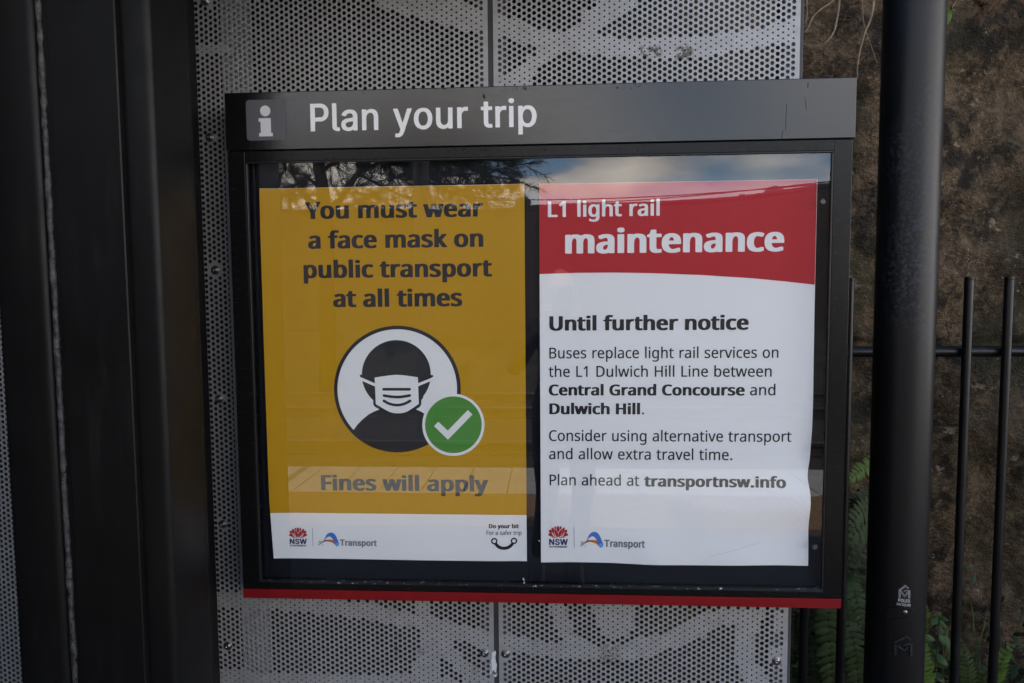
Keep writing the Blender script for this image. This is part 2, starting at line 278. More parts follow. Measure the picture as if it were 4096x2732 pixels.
  'p': (217, (56, -165, 145, -166, 166, -159, 167, -11, 199, -17, 219, -19, 269, -18, 295, -14, 331, -1, 355, 12, 371, 27, 388, 49, 397, 67, 405, 89, 413, 129, 415, 185, 411, 231, 401, 269, 387, 297, 367, 322, 343, 339, 331, 345, 301, 356, 267, 362, 199, 361, 181, 358, 155, 350, 135, 356, 61, 356, 39, 348, 38, -157), (221, 55, 209, 60, 195, 72, 186, 83, 178, 99, 172, 119, 169, 143, 167, 189, 172, 229, 178, 247, 184, 259, 194, 273, 203, 280, 215, 287, 225, 289, 235, 287, 249, 277, 261, 263, 268, 251, 275, 233, 281, 209, 284, 191, 284, 165, 282, 139, 277, 119, 265, 89, 255, 74, 241, 61)),
  'r': (152, (56, -11, 145, -12, 166, -5, 166, 175, 169, 203, 176, 229, 186, 247, 198, 263, 213, 275, 227, 284, 233, 285, 251, 283, 283, 283, 303, 289, 305, 295, 311, 341, 311, 349, 309, 353, 289, 359, 275, 361, 209, 362, 191, 359, 159, 349, 135, 356, 59, 356, 39, 349, 38, -3)),
  's': (173, (110, -17, 139, -19, 197, -18, 237, -12, 269, -1, 291, 9, 305, 19, 322, 39, 328, 51, 332, 65, 334, 101, 333, 117, 330, 131, 319, 151, 303, 167, 281, 181, 255, 194, 193, 218, 165, 233, 155, 240, 149, 247, 145, 255, 143, 263, 147, 273, 155, 283, 165, 289, 177, 291, 209, 286, 255, 271, 287, 271, 307, 277, 309, 279, 326, 319, 327, 331, 325, 334, 277, 351, 241, 359, 215, 362, 141, 361, 109, 356, 69, 342, 45, 327, 29, 309, 22, 297, 19, 285, 16, 249, 20, 225, 27, 211, 34, 201, 53, 184, 73, 172, 155, 138, 179, 125, 191, 117, 199, 109, 207, 93, 205, 81, 197, 67, 191, 61, 181, 55, 167, 52, 145, 54, 125, 59, 71, 78, 39, 78, 18, 71, 17, 13, 18, 9, 37, 1)),
  't': (136, (141, -17, 161, -19, 219, -17, 247, -12, 269, -4, 273, -1, 273, 51, 251, 58, 219, 58, 199, 54, 193, 55, 183, 65, 177, 76, 172, 91, 171, 105, 172, 287, 249, 288, 269, 294, 270, 297, 270, 347, 269, 350, 249, 356, 173, 356, 171, 359, 171, 427, 149, 435, 87, 435, 66, 427, 43, 356, -5, 333, -6, 297, -5, 295, 13, 288, 41, 288, 43, 285, 43, 81, 46, 57, 53, 37, 66, 17, 83, 3, 101, -6)),
  'u': (218, (152, -17, 177, -19, 229, -18, 253, -14, 279, -6, 301, -12, 377, -12, 397, -5, 397, 349, 377, 356, 291, 356, 270, 349, 269, 157, 265, 123, 255, 91, 241, 71, 221, 56, 205, 54, 199, 55, 191, 59, 178, 73, 170, 87, 165, 109, 163, 349, 143, 356, 57, 356, 35, 349, 34, 105, 37, 81, 42, 57, 48, 43, 56, 29, 67, 17, 77, 9, 103, -4)),
  'w': (272, (105, -11, 201, -11, 221, -4, 271, 148, 274, 145, 317, 3, 321, -5, 341, -11, 437, -11, 457, -5, 551, 331, 552, 349, 531, 357, 445, 357, 423, 349, 385, 207, 382, 209, 341, 345, 339, 350, 333, 352, 319, 357, 227, 357, 207, 350, 204, 345, 161, 209, 159, 207, 121, 350, 99, 357, 13, 357, -7, 350, -9, 347, -8, 335, 84, -1)),
  'y': (183, (34, -165, 107, -165, 127, -162, 151, -154, 169, -145, 183, -136, 197, -122, 209, -105, 222, -83, 233, -57, 365, 291, 382, 335, 383, 347, 381, 350, 361, 356, 271, 356, 250, 349, 187, 175, 185, 173, 117, 349, 95, 356, 7, 356, -14, 349, -15, 339, -14, 333, 120, -1, 98, -57, 85, -77, 72, -89, 63, -94, 45, -92, 13, -92, -8, -99, -9, -153, -7, -155)),
 },
 'medium': {
  '1': (197, (174, -7, 250, -8, 264, -3, 265, -1, 265, 459, 264, 461, 250, 466, 184, 466, 170, 462, 50, 369, 47, 365, 48, 356, 74, 322, 90, 316, 110, 316, 124, 321, 158, 348, 160, 349, 162, 347, 162, -1)),
  'L': (181, (63, -7, 342, -8, 356, -3, 357, -1, 357, 53, 355, 55, 344, 59, 160, 59, 158, 61, 157, 459, 156, 461, 142, 466, 66, 466, 52, 461, 51, 459, 51, -1)),
  'a': (193, (118, -13, 138, -15, 188, -13, 216, -7, 252, 7, 256, -3, 270, -8, 330, -8, 345, -3, 345, 243, 343, 267, 337, 291, 328, 311, 314, 327, 294, 340, 262, 351, 240, 356, 224, 357, 170, 357, 142, 354, 116, 347, 76, 334, 60, 326, 57, 323, 58, 313, 74, 275, 88, 270, 110, 270, 160, 290, 178, 294, 198, 295, 212, 291, 226, 281, 235, 267, 240, 247, 242, 219, 240, 215, 192, 213, 152, 210, 118, 203, 94, 196, 70, 186, 50, 172, 38, 159, 28, 143, 24, 133, 20, 115, 19, 89, 22, 61, 31, 37, 45, 19, 63, 5), (158, 49, 148, 53, 138, 61, 132, 69, 128, 79, 125, 93, 126, 101, 130, 117, 135, 127, 147, 139, 164, 149, 196, 156, 240, 158, 241, 133, 239, 115, 235, 99, 224, 80, 212, 67, 190, 53)),
  'g': (210, (157, -161, 234, -161, 260, -158, 294, -148, 318, -137, 339, -121, 353, -105, 363, -87, 373, -55, 377, -21, 376, 347, 362, 352, 300, 352, 285, 347, 282, 339, 280, 339, 248, 351, 220, 357, 168, 358, 146, 355, 109, 343, 83, 327, 70, 315, 58, 300, 47, 283, 40, 267, 32, 241, 27, 213, 25, 185, 26, 137, 29, 111, 38, 81, 50, 55, 63, 35, 81, 17, 96, 7, 118, -3, 148, -12, 180, -15, 216, -14, 236, -11, 270, 0, 273, -1, 273, -17, 271, -33, 267, -47, 260, -61, 252, -72, 242, -82, 232, -90, 220, -96, 194, -99, 160, -95, 126, -87, 86, -72, 66, -72, 52, -77, 51, -133, 54, -137), (196, 49, 182, 53, 168, 62, 159, 71, 147, 89, 139, 109, 134, 133, 131, 157, 131, 183, 134, 207, 138, 227, 146, 249, 153, 263, 167, 279, 177, 287, 186, 292, 200, 294, 218, 291, 234, 283, 249, 269, 259, 253, 267, 233, 271, 215, 274, 183, 274, 149, 268, 109, 260, 87, 253, 75, 242, 64, 228, 54)),
  'h': (211, (56, -7, 132, -8, 147, -3, 148, 171, 149, 201, 154, 229, 164, 257, 179, 277, 190, 285, 200, 290, 224, 294, 240, 292, 257, 281, 268, 265, 275, 245, 278, 223, 278, -2, 292, -8, 366, -8, 380, -4, 382, -1, 381, 247, 377, 275, 367, 301, 354, 319, 338, 333, 318, 344, 284, 354, 258, 357, 208, 357, 186, 354, 150, 342, 148, 343, 148, 487, 146, 491, 132, 495, 60, 495, 46, 491, 44, 489, 44, -1)),
  'i': (96, (56, -7, 132, -8, 146, -4, 148, -1, 148, 345, 146, 348, 134, 352, 58, 352, 46, 348, 44, 345, 44, -1), (84, 393, 118, 394, 136, 401, 146, 409, 151, 417, 153, 425, 153, 447, 149, 461, 142, 469, 134, 474, 116, 480, 82, 481, 58, 474, 46, 465, 42, 457, 39, 445, 40, 427, 44, 413, 48, 407, 56, 401)),
  'l': (96, (56, -7, 132, -8, 146, -4, 148, -1, 148, 487, 146, 491, 132, 495, 60, 495, 46, 491, 44, 489, 44, -1)),
  'r': (146, (56, -7, 132, -8, 147, -3, 148, 177, 150, 205, 158, 231, 167, 249, 180, 265, 194, 277, 212, 288, 228, 290, 250, 287, 270, 287, 284, 291, 286, 297, 292, 341, 292, 349, 290, 351, 276, 355, 262, 357, 206, 358, 190, 355, 172, 350, 140, 334, 137, 347, 122, 352, 60, 352, 45, 347, 44, -1)),
  't': (129, (141, -13, 160, -15, 206, -13, 234, -8, 250, -2, 254, 1, 254, 49, 238, 54, 218, 54, 186, 49, 178, 51, 166, 61, 159, 71, 154, 87, 153, 103, 153, 291, 236, 292, 250, 296, 252, 299, 252, 345, 250, 348, 236, 352, 154, 352, 153, 355, 152, 425, 136, 431, 86, 431, 72, 426, 70, 423, 48, 354, 0, 331, -1, 299, 0, 297, 14, 292, 44, 292, 48, 291, 49, 289, 49, 83, 52, 59, 57, 41, 70, 20, 88, 5)),
 },
 'regular': {
  '.': (90, (73, -11, 97, -13, 109, -10, 125, -1, 134, 9, 138, 23, 138, 33, 136, 55, 129, 67, 113, 78, 99, 81, 73, 80, 57, 72, 47, 61, 42, 39, 43, 23, 45, 13, 49, 5)),
  '1': (188, (173, -3, 233, -4, 239, -1, 240, 1, 240, 457, 239, 459, 233, 462, 183, 462, 177, 460, 58, 367, 54, 363, 56, 357, 81, 324, 87, 321, 93, 320, 101, 324, 167, 378, 170, 377, 169, 353)),
  'B': (213, (62, -3, 241, -4, 279, 0, 309, 8, 339, 23, 359, 38, 377, 59, 388, 83, 394, 115, 394, 147, 388, 177, 376, 199, 359, 216, 335, 230, 305, 241, 305, 243, 335, 257, 353, 271, 370, 295, 378, 323, 379, 357, 376, 377, 372, 391, 360, 413, 349, 424, 337, 433, 317, 444, 295, 451, 277, 456, 241, 460, 219, 462, 65, 462, 59, 459), (135, 53, 133, 54, 132, 57, 133, 210, 223, 211, 253, 207, 269, 203, 283, 197, 295, 188, 304, 179, 311, 165, 315, 151, 317, 139, 316, 121, 312, 103, 306, 91, 298, 79, 287, 69, 275, 62, 263, 58, 241, 54), (133, 268, 133, 404, 207, 405, 241, 401, 259, 397, 275, 391, 284, 385, 293, 375, 298, 367, 302, 353, 304, 335, 302, 321, 294, 299, 287, 289, 277, 281, 257, 272)),
  'C': (207, (221, -9, 263, -11, 309, -8, 337, -3, 371, 6, 377, 9, 380, 13, 380, 61, 373, 65, 365, 65, 331, 57, 299, 51, 277, 49, 251, 49, 225, 52, 203, 58, 183, 68, 165, 82, 147, 103, 135, 123, 123, 153, 117, 179, 113, 209, 112, 237, 115, 269, 123, 303, 137, 337, 147, 353, 159, 368, 185, 389, 211, 401, 239, 408, 263, 410, 275, 409, 311, 403, 361, 386, 369, 386, 375, 389, 398, 437, 395, 441, 389, 444, 359, 455, 311, 466, 255, 469, 207, 464, 181, 457, 161, 450, 143, 441, 121, 427, 102, 411, 91, 399, 74, 377, 63, 359, 47, 317, 41, 291, 37, 259, 36, 211, 37, 191, 41, 163, 49, 129, 65, 89, 79, 67, 89, 54, 107, 36, 127, 22, 151, 9, 171, 1)),
  'D': (239, (62, -3, 209, -4, 245, -1, 283, 6, 323, 20, 355, 38, 382, 61, 403, 87, 422, 121, 430, 145, 436, 169, 440, 199, 442, 227, 438, 285, 430, 321, 422, 343, 413, 360, 400, 381, 387, 396, 357, 422, 337, 434, 305, 448, 277, 455, 255, 459, 225, 462, 65, 462, 59, 459), (133, 54, 133, 403, 135, 405, 223, 403, 257, 397, 285, 388, 311, 371, 332, 349, 348, 321, 358, 293, 364, 257, 364, 217, 358, 173, 348, 141, 336, 119, 320, 99, 303, 85, 277, 70, 247, 60, 225, 56)),
  'F': (171, (62, -3, 125, -4, 132, -1, 133, 190, 311, 191, 318, 195, 318, 243, 317, 246, 313, 249, 133, 250, 133, 402, 325, 404, 329, 406, 330, 409, 329, 459, 323, 462, 65, 462, 59, 459)),
  'H': (242, (62, -3, 125, -4, 132, -1, 132, 205, 133, 208, 135, 209, 349, 209, 351, 205, 351, 0, 359, -4, 417, -4, 424, -1, 425, 457, 423, 460, 417, 462, 359, 462, 351, 458, 351, 271, 347, 268, 133, 269, 132, 459, 125, 462, 65, 462, 59, 459)),
  'L': (172, (62, -3, 325, -4, 331, -1, 332, 1, 332, 51, 327, 55, 135, 55, 133, 57, 132, 457, 131, 459, 125, 462, 65, 462, 59, 459, 58, 457)),
  'P': (198, (62, -3, 125, -4, 132, -1, 133, 174, 219, 176, 247, 181, 273, 188, 303, 202, 319, 213, 334, 227, 350, 249, 362, 277, 368, 311, 367, 343, 362, 369, 352, 393, 340, 411, 325, 426, 303, 440, 269, 453, 251, 457, 217, 461, 65, 462, 59, 459), (133, 233, 133, 404, 189, 405, 219, 402, 249, 393, 267, 382, 277, 371, 284, 359, 288, 349, 292, 329, 292, 311, 288, 291, 282, 275, 272, 261, 251, 246, 221, 236)),
  'a': (184, (117, -9, 137, -11, 163, -10, 193, -5, 209, 0, 225, 9, 239, 19, 253, 32, 255, 32, 256, 29, 263, 1, 267, -3, 313, -4, 320, -1, 320, 241, 318, 269, 310, 295, 297, 316, 281, 331, 257, 343, 235, 350, 207, 353, 155, 352, 129, 347, 103, 340, 73, 327, 64, 321, 65, 315, 79, 281, 81, 277, 85, 275, 95, 275, 125, 288, 151, 296, 179, 300, 197, 299, 219, 293, 233, 283, 242, 269, 248, 247, 249, 215, 247, 212, 163, 207, 135, 203, 105, 196, 77, 184, 64, 175, 48, 161, 36, 143, 29, 123, 26, 91, 29, 63, 37, 41, 51, 21, 67, 8), (141, 45, 125, 50, 115, 57, 108, 65, 103, 77, 100, 93, 103, 111, 107, 123, 117, 137, 135, 150, 163, 157, 203, 162, 247, 162, 248, 131, 246, 111, 238, 89, 227, 73, 207, 56, 189, 49)),
  'b': (202, (195, -9, 217, -11, 245, -9, 265, -5, 283, 1, 303, 11, 319, 23, 332, 35, 343, 51, 354, 71, 362, 93, 370, 137, 372, 159, 371, 197, 368, 223, 362, 251, 349, 283, 331, 309, 305, 331, 285, 342, 269, 348, 237, 353, 205, 353, 187, 351, 171, 347, 157, 342, 145, 336, 123, 320, 123, 487, 115, 491, 57, 491, 53, 489, 51, 485, 51, 1, 57, -4, 103, -3, 108, 1, 115, 27, 117, 29, 137, 13, 159, 0), (205, 45, 183, 48, 167, 54, 153, 65, 143, 79, 133, 101, 127, 127, 124, 155, 124, 191, 127, 221, 132, 245, 140, 263, 149, 276, 160, 285, 171, 292, 193, 297, 215, 299, 233, 296, 251, 289, 269, 275, 279, 260, 288, 239, 294, 215, 297, 185, 297, 159, 294, 131, 288, 105, 280, 85, 270, 71, 255, 57, 243, 50)),
  'c': (158, (169, -9, 205, -11, 239, -8, 267, -1, 289, 8, 293, 13, 293, 61, 287, 65, 279, 65, 235, 50, 207, 47, 191, 47, 175, 49, 157, 54, 140, 67, 127, 83, 119, 97, 113, 115, 109, 135, 106, 155, 106, 187, 113, 229, 121, 249, 133, 269, 149, 283, 165, 291, 185, 296, 205, 296, 233, 292, 269, 282, 275, 281, 281, 284, 299, 331, 297, 334, 291, 338, 269, 345, 227, 353, 183, 354, 151, 349, 121, 339, 93, 323, 75, 307, 55, 279, 47, 263, 41, 245, 35, 219, 33, 197, 32, 145, 39, 103, 51, 69, 63, 49, 73, 37, 97, 16)),
  'd': (202, (156, -9, 187, -11, 205, -9, 225, -5, 241, 0, 257, 8, 283, 28, 286, 25, 290, 1, 295, -3, 345, -4, 352, -1, 352, 485, 351, 488, 347, 491, 287, 491, 280, 487, 280, 347, 281, 321, 279, 320, 265, 331, 247, 342, 219, 351, 197, 354, 165, 354, 145, 351, 117, 342, 101, 333, 85, 322, 71, 307, 61, 295, 47, 267, 41, 249, 34, 217, 32, 159, 37, 111, 47, 75, 55, 59, 66, 41, 79, 27, 91, 16, 119, 1), (183, 45, 163, 49, 149, 56, 135, 69, 123, 86, 115, 105, 109, 129, 106, 155, 106, 183, 109, 209, 114, 233, 123, 255, 133, 271, 147, 286, 159, 293, 173, 297, 193, 299, 213, 297, 233, 291, 247, 281, 259, 267, 270, 245, 278, 213, 280, 185, 280, 149, 278, 123, 272, 99, 264, 81, 253, 66, 241, 57, 227, 50)),
  'e': (185, (176, -9, 215, -11, 265, -6, 303, 4, 323, 13, 326, 17, 326, 63, 325, 66, 321, 69, 313, 69, 273, 55, 243, 48, 201, 46, 175, 50, 155, 59, 137, 73, 122, 93, 113, 115, 106, 153, 107, 156, 109, 157, 333, 157, 341, 161, 342, 199, 338, 237, 328, 271, 315, 295, 299, 315, 272, 335, 243, 348, 215, 353, 175, 354, 147, 349, 129, 344, 112, 335, 89, 320, 67, 296, 51, 269, 39, 235, 33, 201, 32, 155, 37, 115, 47, 83, 63, 53, 85, 29, 112, 11), (109, 211, 108, 213, 111, 225, 117, 245, 124, 261, 133, 274, 145, 285, 158, 293, 173, 298, 189, 300, 209, 298, 223, 294, 235, 286, 244, 277, 254, 263, 260, 249, 264, 233, 266, 213)),
  'f': (115, (70, -3, 131, -4, 137, -2, 139, 1, 139, 294, 143, 296, 217, 296, 223, 298, 225, 301, 225, 343, 223, 346, 217, 348, 140, 349, 139, 377, 145, 409, 151, 421, 157, 429, 165, 435, 177, 439, 197, 440, 233, 432, 239, 431, 245, 434, 260, 475, 260, 481, 255, 484, 215, 493, 173, 495, 157, 493, 135, 488, 111, 476, 99, 467, 90, 457, 77, 433, 69, 401, 66, 349, 13, 332, 6, 327, 6, 301, 7, 298, 13, 296, 63, 296, 66, 293)),
  'g': (202, (156, -157, 203, -158, 229, -156, 253, -151, 275, -144, 295, -134, 315, -118, 330, -99, 342, -75, 350, -43, 352, -17, 352, 343, 347, 348, 295, 347, 291, 343, 285, 315, 253, 338, 237, 345, 217, 351, 197, 354, 167, 354, 147, 352, 131, 348, 101, 333, 81, 317, 60, 291, 46, 263, 37, 231, 33, 203, 32, 159, 34, 129, 41, 95, 49, 73, 60, 51, 77, 29, 94, 15, 115, 3, 139, -6, 163, -10, 199, -10, 225, -6, 255, 6, 279, 23, 281, 21, 280, -23, 272, -53, 265, -66, 257, -77, 243, -89, 231, -96, 219, -100, 201, -103, 189, -103, 159, -101, 115, -93, 91, -86, 71, -77, 65, -76, 59, -79, 58, -131, 61, -135, 81, -143), (179, 45, 163, 48, 149, 55, 135, 69, 123, 85, 115, 107, 109, 131, 106, 155, 106, 187, 109, 209, 115, 235, 123, 255, 135, 273, 145, 284, 157, 292, 175, 297, 193, 299, 217, 295, 237, 287, 251, 277, 262, 263, 270, 247, 278, 217, 281, 185, 281, 145, 278, 119, 272, 95, 264, 79, 253, 65, 239, 54, 225, 49)),
  'h': (203, (55, -3, 115, -4, 122, -1, 123, 173, 125, 207, 131, 239, 143, 265, 150, 275, 161, 285, 179, 293, 211, 299, 239, 296, 255, 290, 264, 283, 272, 273, 278, 261, 282, 249, 285, 225, 285, 0, 293, -4, 349, -4, 355, -2, 357, 1, 357, 231, 354, 265, 350, 281, 343, 297, 329, 317, 321, 325, 307, 335, 277, 348, 243, 353, 207, 353, 177, 348, 147, 335, 123, 320, 123, 485, 121, 489, 115, 491, 59, 491, 51, 487)),
  'i': (87, (55, -3, 115, -4, 121, -2, 123, 1, 123, 343, 117, 348, 57, 348, 51, 343), (83, 397, 99, 398, 113, 404, 123, 413, 128, 425, 128, 445, 124, 459, 115, 469, 99, 476, 77, 476, 63, 471, 53, 463, 47, 449, 47, 429, 52, 413, 63, 403)),
  'l': (87, (55, -3, 115, -4, 121, -2, 123, 1, 123, 485, 121, 489, 115, 491, 59, 491, 51, 487)),
  'm': (304, (55, -3, 115, -4, 122, -1, 123, 175, 125, 211, 130, 239, 140, 263, 147, 274, 157, 284, 175, 294, 203, 299, 229, 295, 245, 287, 258, 273, 266, 251, 270, 225, 271, -1, 277, -4, 333, -4, 341, -1, 342, 201, 347, 237, 358, 265, 367, 277, 376, 285, 387, 292, 399, 295, 429, 299, 453, 294, 467, 285, 480, 267, 486, 247, 488, 227, 489, -1, 495, -4, 553, -4, 559, -1, 560, 245, 554, 281, 548, 297, 539, 312, 523, 330, 503, 342, 481, 350, 453, 354, 415, 353, 395, 350, 381, 345, 367, 340, 349, 329, 325, 307, 310, 325, 297, 335, 275, 346, 253, 352, 233, 354, 203, 354, 177, 350, 165, 346, 145, 336, 119, 316, 117, 319, 113, 343, 107, 348, 59, 348, 53, 346, 51, 343)),
  'n': (203, (55, -3, 115, -4, 122, -1, 123, 173, 125, 205, 131, 237, 143, 265, 151, 276, 159, 284, 169, 290, 181, 294, 211, 299, 239, 296, 255, 290, 264, 283, 272, 273, 278, 261, 282, 249, 285, 225, 285, 0, 293, -4, 349, -4, 356, -1, 357, 227, 356, 251, 352, 273, 344, 297, 332, 315, 317, 329, 295, 342, 271, 350, 243, 354, 207, 354, 181, 349, 159, 342, 137, 329, 119, 315, 117, 319, 113, 343, 107, 348, 59, 348, 52, 345)),
  'o': (198, (171, -9, 193, -11, 217, -10, 245, -6, 271, 3, 299, 18, 323, 39, 338, 59, 352, 87, 362, 123, 366, 157, 366, 189, 364, 209, 356, 245, 344, 275, 323, 304, 299, 325, 265, 343, 235, 352, 215, 354, 183, 354, 161, 352, 131, 344, 103, 330, 79, 311, 63, 291, 47, 263, 36, 227, 32, 187, 33, 141, 41, 103, 55, 69, 73, 43, 83, 31, 99, 18, 133, 0), (191, 45, 171, 48, 153, 56, 136, 71, 125, 85, 115, 109, 109, 135, 106, 157, 106, 187, 109, 213, 115, 235, 123, 255, 135, 273, 151, 287, 165, 294, 183, 298, 201, 299, 223, 296, 239, 290, 253, 280, 268, 265, 278, 247, 286, 223, 290, 197, 292, 171, 289, 141, 284, 113, 276, 93, 263, 73, 249, 59, 233, 51)),
  'p': (202, (55, -157, 115, -158, 122, -155, 123, 23, 141, 10, 157, 2, 185, -7, 217, -11, 257, -7, 287, 2, 303, 11, 319, 23, 337, 43, 354, 71, 364, 103, 371, 147, 371, 197, 366, 237, 356, 269, 350, 283, 340, 299, 324, 317, 315, 325, 287, 342, 265, 349, 239, 354, 205, 354, 187, 352, 171, 347, 152, 339, 139, 332, 119, 315, 114, 343, 107, 348, 59, 348, 51, 344), (205, 45, 183, 48, 167, 55, 155, 64, 143, 79, 135, 95, 129, 117, 125, 145, 123, 179, 125, 211, 129, 233, 135, 251, 145, 270, 158, 283, 171, 291, 193, 297, 215, 299, 233, 296, 249, 290, 263, 279, 276, 263, 286, 243, 292, 221, 296, 195, 297, 161, 294, 133, 288, 109, 280, 89, 270, 73, 255, 58, 243, 51)),
  'r': (137, (55, -3, 115, -4, 122, -1, 123, 179, 125, 207, 133, 233, 142, 251, 155, 267, 169, 279, 183, 288, 195, 292, 211, 295, 229, 294, 249, 291, 259, 293, 262, 299, 268, 343, 267, 347, 265, 349, 257, 352, 235, 354, 205, 354, 183, 350, 169, 344, 150, 333, 139, 325, 119, 304, 117, 305, 113, 343, 111, 346, 105, 348, 59, 348, 52, 345)),
  's': (158, (108, -9, 151, -11, 187, -8, 215, -1, 245, 12, 263, 25, 279, 45, 288, 69, 291, 97, 289, 115, 284, 133, 276, 147, 263, 160, 247, 172, 221, 185, 145, 216, 115, 233, 105, 243, 101, 253, 99, 263, 102, 275, 111, 287, 123, 294, 137, 298, 157, 300, 177, 299, 199, 296, 251, 279, 259, 279, 266, 283, 282, 321, 283, 327, 279, 331, 247, 343, 209, 352, 185, 354, 149, 354, 125, 352, 95, 344, 67, 330, 49, 315, 37, 298, 31, 279, 29, 251, 35, 225, 39, 215, 47, 204, 65, 188, 85, 176, 191, 129, 203, 121, 212, 113, 219, 97, 220, 89, 218, 77, 210, 63, 203, 57, 193, 51, 169, 45, 139, 43, 115, 46, 83, 54, 43, 70, 35, 70, 31, 67, 30, 17, 31, 13, 49, 4)),
  't': (120, (140, -9, 159, -11, 189, -9, 211, -5, 227, 1, 230, 5, 230, 45, 227, 48, 221, 50, 179, 44, 159, 46, 151, 50, 143, 57, 133, 73, 129, 87, 128, 101, 128, 293, 131, 296, 223, 297, 227, 301, 227, 343, 225, 346, 219, 348, 129, 348, 128, 351, 127, 423, 119, 427, 85, 427, 79, 424, 77, 421, 56, 353, 7, 329, 6, 301, 7, 299, 13, 296, 51, 296, 55, 295, 56, 293, 56, 85, 59, 61, 65, 43, 77, 22, 93, 8)),
  'u': (203, (151, -9, 187, -11, 225, -5, 243, 0, 259, 8, 285, 27, 288, 23, 292, 1, 297, -4, 347, -4, 354, -1, 353, 345, 347, 348, 289, 348, 283, 345, 282, 153, 278, 121, 274, 105, 268, 89, 262, 77, 247, 61, 227, 50, 195, 45, 169, 47, 157, 50, 148, 55, 133, 71, 123, 95, 120, 115, 120, 345, 113, 348, 55, 348, 48, 345, 47, 109, 49, 85, 53, 67, 65, 39, 77, 23, 87, 14)),
  'v': (167, (130, -3, 199, -4, 205, -2, 209, 1, 336, 335, 338, 343, 335, 346, 329, 348, 269, 348, 261, 344, 167, 82, 165, 85, 146, 143, 73, 344, 65, 348, 3, 348, -3, 345, -3, 339, 121, 13)),
  'w': (257, (103, -3, 171, -3, 178, 1, 242, 199, 255, 248, 258, 247, 273, 193, 331, 1, 339, -3, 407, -3, 413, -1, 504, 321, 509, 339, 509, 345, 501, 349, 443, 349, 435, 344, 371, 100, 369, 103, 296, 345, 287, 349, 225, 349, 219, 346, 217, 341, 157, 151, 144, 101, 141, 100, 78, 345, 69, 349, 11, 349, 5, 346, 4, 343, 4, 339, 97, 3)),
  'x': (174, (13, -3, 81, -4, 87, -1, 173, 122, 178, 119, 260, -1, 267, -4, 331, -4, 339, -1, 338, 5, 217, 175, 219, 179, 332, 339, 332, 345, 325, 348, 261, 348, 254, 345, 175, 230, 171, 232, 93, 345, 87, 348, 23, 348, 15, 345, 15, 341, 17, 337, 126, 183, 130, 175, 10, 5)),
 },
 'signage': {
  'P': (184, (49, -5, 110, -6, 118, -1, 120, 142, 212, 143, 234, 145, 258, 151, 280, 160, 299, 173, 316, 189, 328, 205, 338, 229, 344, 257, 345, 291, 342, 315, 333, 341, 320, 362, 304, 379, 281, 395, 250, 407, 214, 413, 52, 413, 44, 408, 43, 1), (120, 201, 120, 354, 198, 355, 212, 354, 234, 347, 248, 337, 256, 328, 262, 317, 268, 299, 270, 285, 270, 269, 266, 249, 260, 235, 250, 220, 230, 207)),
  'a': (162, (106, -11, 120, -13, 150, -13, 170, -10, 192, -2, 214, 11, 216, 10, 216, -1, 224, -6, 280, -6, 287, -1, 288, 209, 284, 239, 276, 259, 262, 279, 244, 293, 218, 306, 202, 310, 178, 313, 146, 313, 120, 310, 100, 304, 78, 293, 58, 279, 40, 259, 29, 239, 29, 231, 36, 226, 78, 214, 90, 213, 98, 217, 110, 235, 124, 247, 142, 255, 164, 258, 184, 255, 196, 249, 206, 239, 212, 225, 215, 205, 214, 198, 210, 193, 194, 188, 114, 177, 78, 168, 54, 156, 44, 148, 32, 135, 25, 123, 19, 99, 19, 75, 23, 55, 30, 39, 45, 19, 60, 7), (138, 43, 114, 49, 105, 55, 98, 64, 93, 75, 92, 85, 95, 99, 99, 107, 112, 117, 128, 123, 148, 128, 214, 137, 215, 113, 214, 99, 208, 81, 200, 68, 188, 57, 174, 48)),
  'i': (73, (43, -5, 100, -6, 107, -3, 109, 1, 109, 301, 108, 306, 102, 309, 46, 309, 40, 307, 37, 303, 37, 1), (60, 349, 78, 348, 92, 350, 106, 358, 116, 369, 120, 385, 119, 397, 114, 407, 102, 418, 86, 424, 62, 424, 44, 417, 32, 405, 28, 393, 28, 379, 31, 371)),
  'l': (82, (97, -7, 130, -8, 150, -6, 161, -1, 162, 1, 163, 7, 154, 45, 146, 49, 120, 49, 114, 53, 111, 63, 109, 81, 109, 407, 100, 413, 46, 413, 38, 409, 37, 405, 37, 53, 43, 31, 55, 13)),
  'n': (170, (43, -5, 100, -6, 109, -1, 109, 177, 113, 207, 121, 227, 134, 242, 150, 252, 174, 257, 194, 254, 210, 244, 221, 231, 229, 211, 231, 193, 232, -1, 238, -5, 242, -6, 296, -6, 304, -2, 305, 191, 302, 223, 298, 241, 290, 261, 277, 279, 264, 292, 252, 299, 234, 307, 204, 313, 174, 313, 152, 309, 132, 302, 110, 288, 108, 291, 108, 303, 100, 309, 46, 309, 37, 305, 37, 1)),
  'o': (173, (145, -11, 182, -13, 210, -10, 230, -4, 255, 9, 276, 25, 296, 49, 310, 75, 318, 101, 323, 137, 322, 175, 317, 207, 306, 235, 291, 259, 270, 282, 246, 298, 228, 306, 214, 310, 188, 313, 148, 312, 118, 305, 92, 293, 70, 276, 50, 252, 35, 225, 27, 199, 22, 161, 23, 127, 29, 93, 35, 75, 43, 59, 60, 35, 74, 21, 88, 11), (160, 45, 146, 49, 132, 58, 119, 71, 109, 87, 103, 103, 97, 129, 97, 169, 101, 191, 107, 209, 116, 225, 126, 238, 138, 248, 150, 254, 166, 257, 178, 257, 196, 254, 206, 249, 219, 239, 230, 225, 240, 205, 246, 185, 250, 157, 250, 143, 247, 117, 242, 101, 234, 83, 222, 65, 207, 53, 194, 47)),
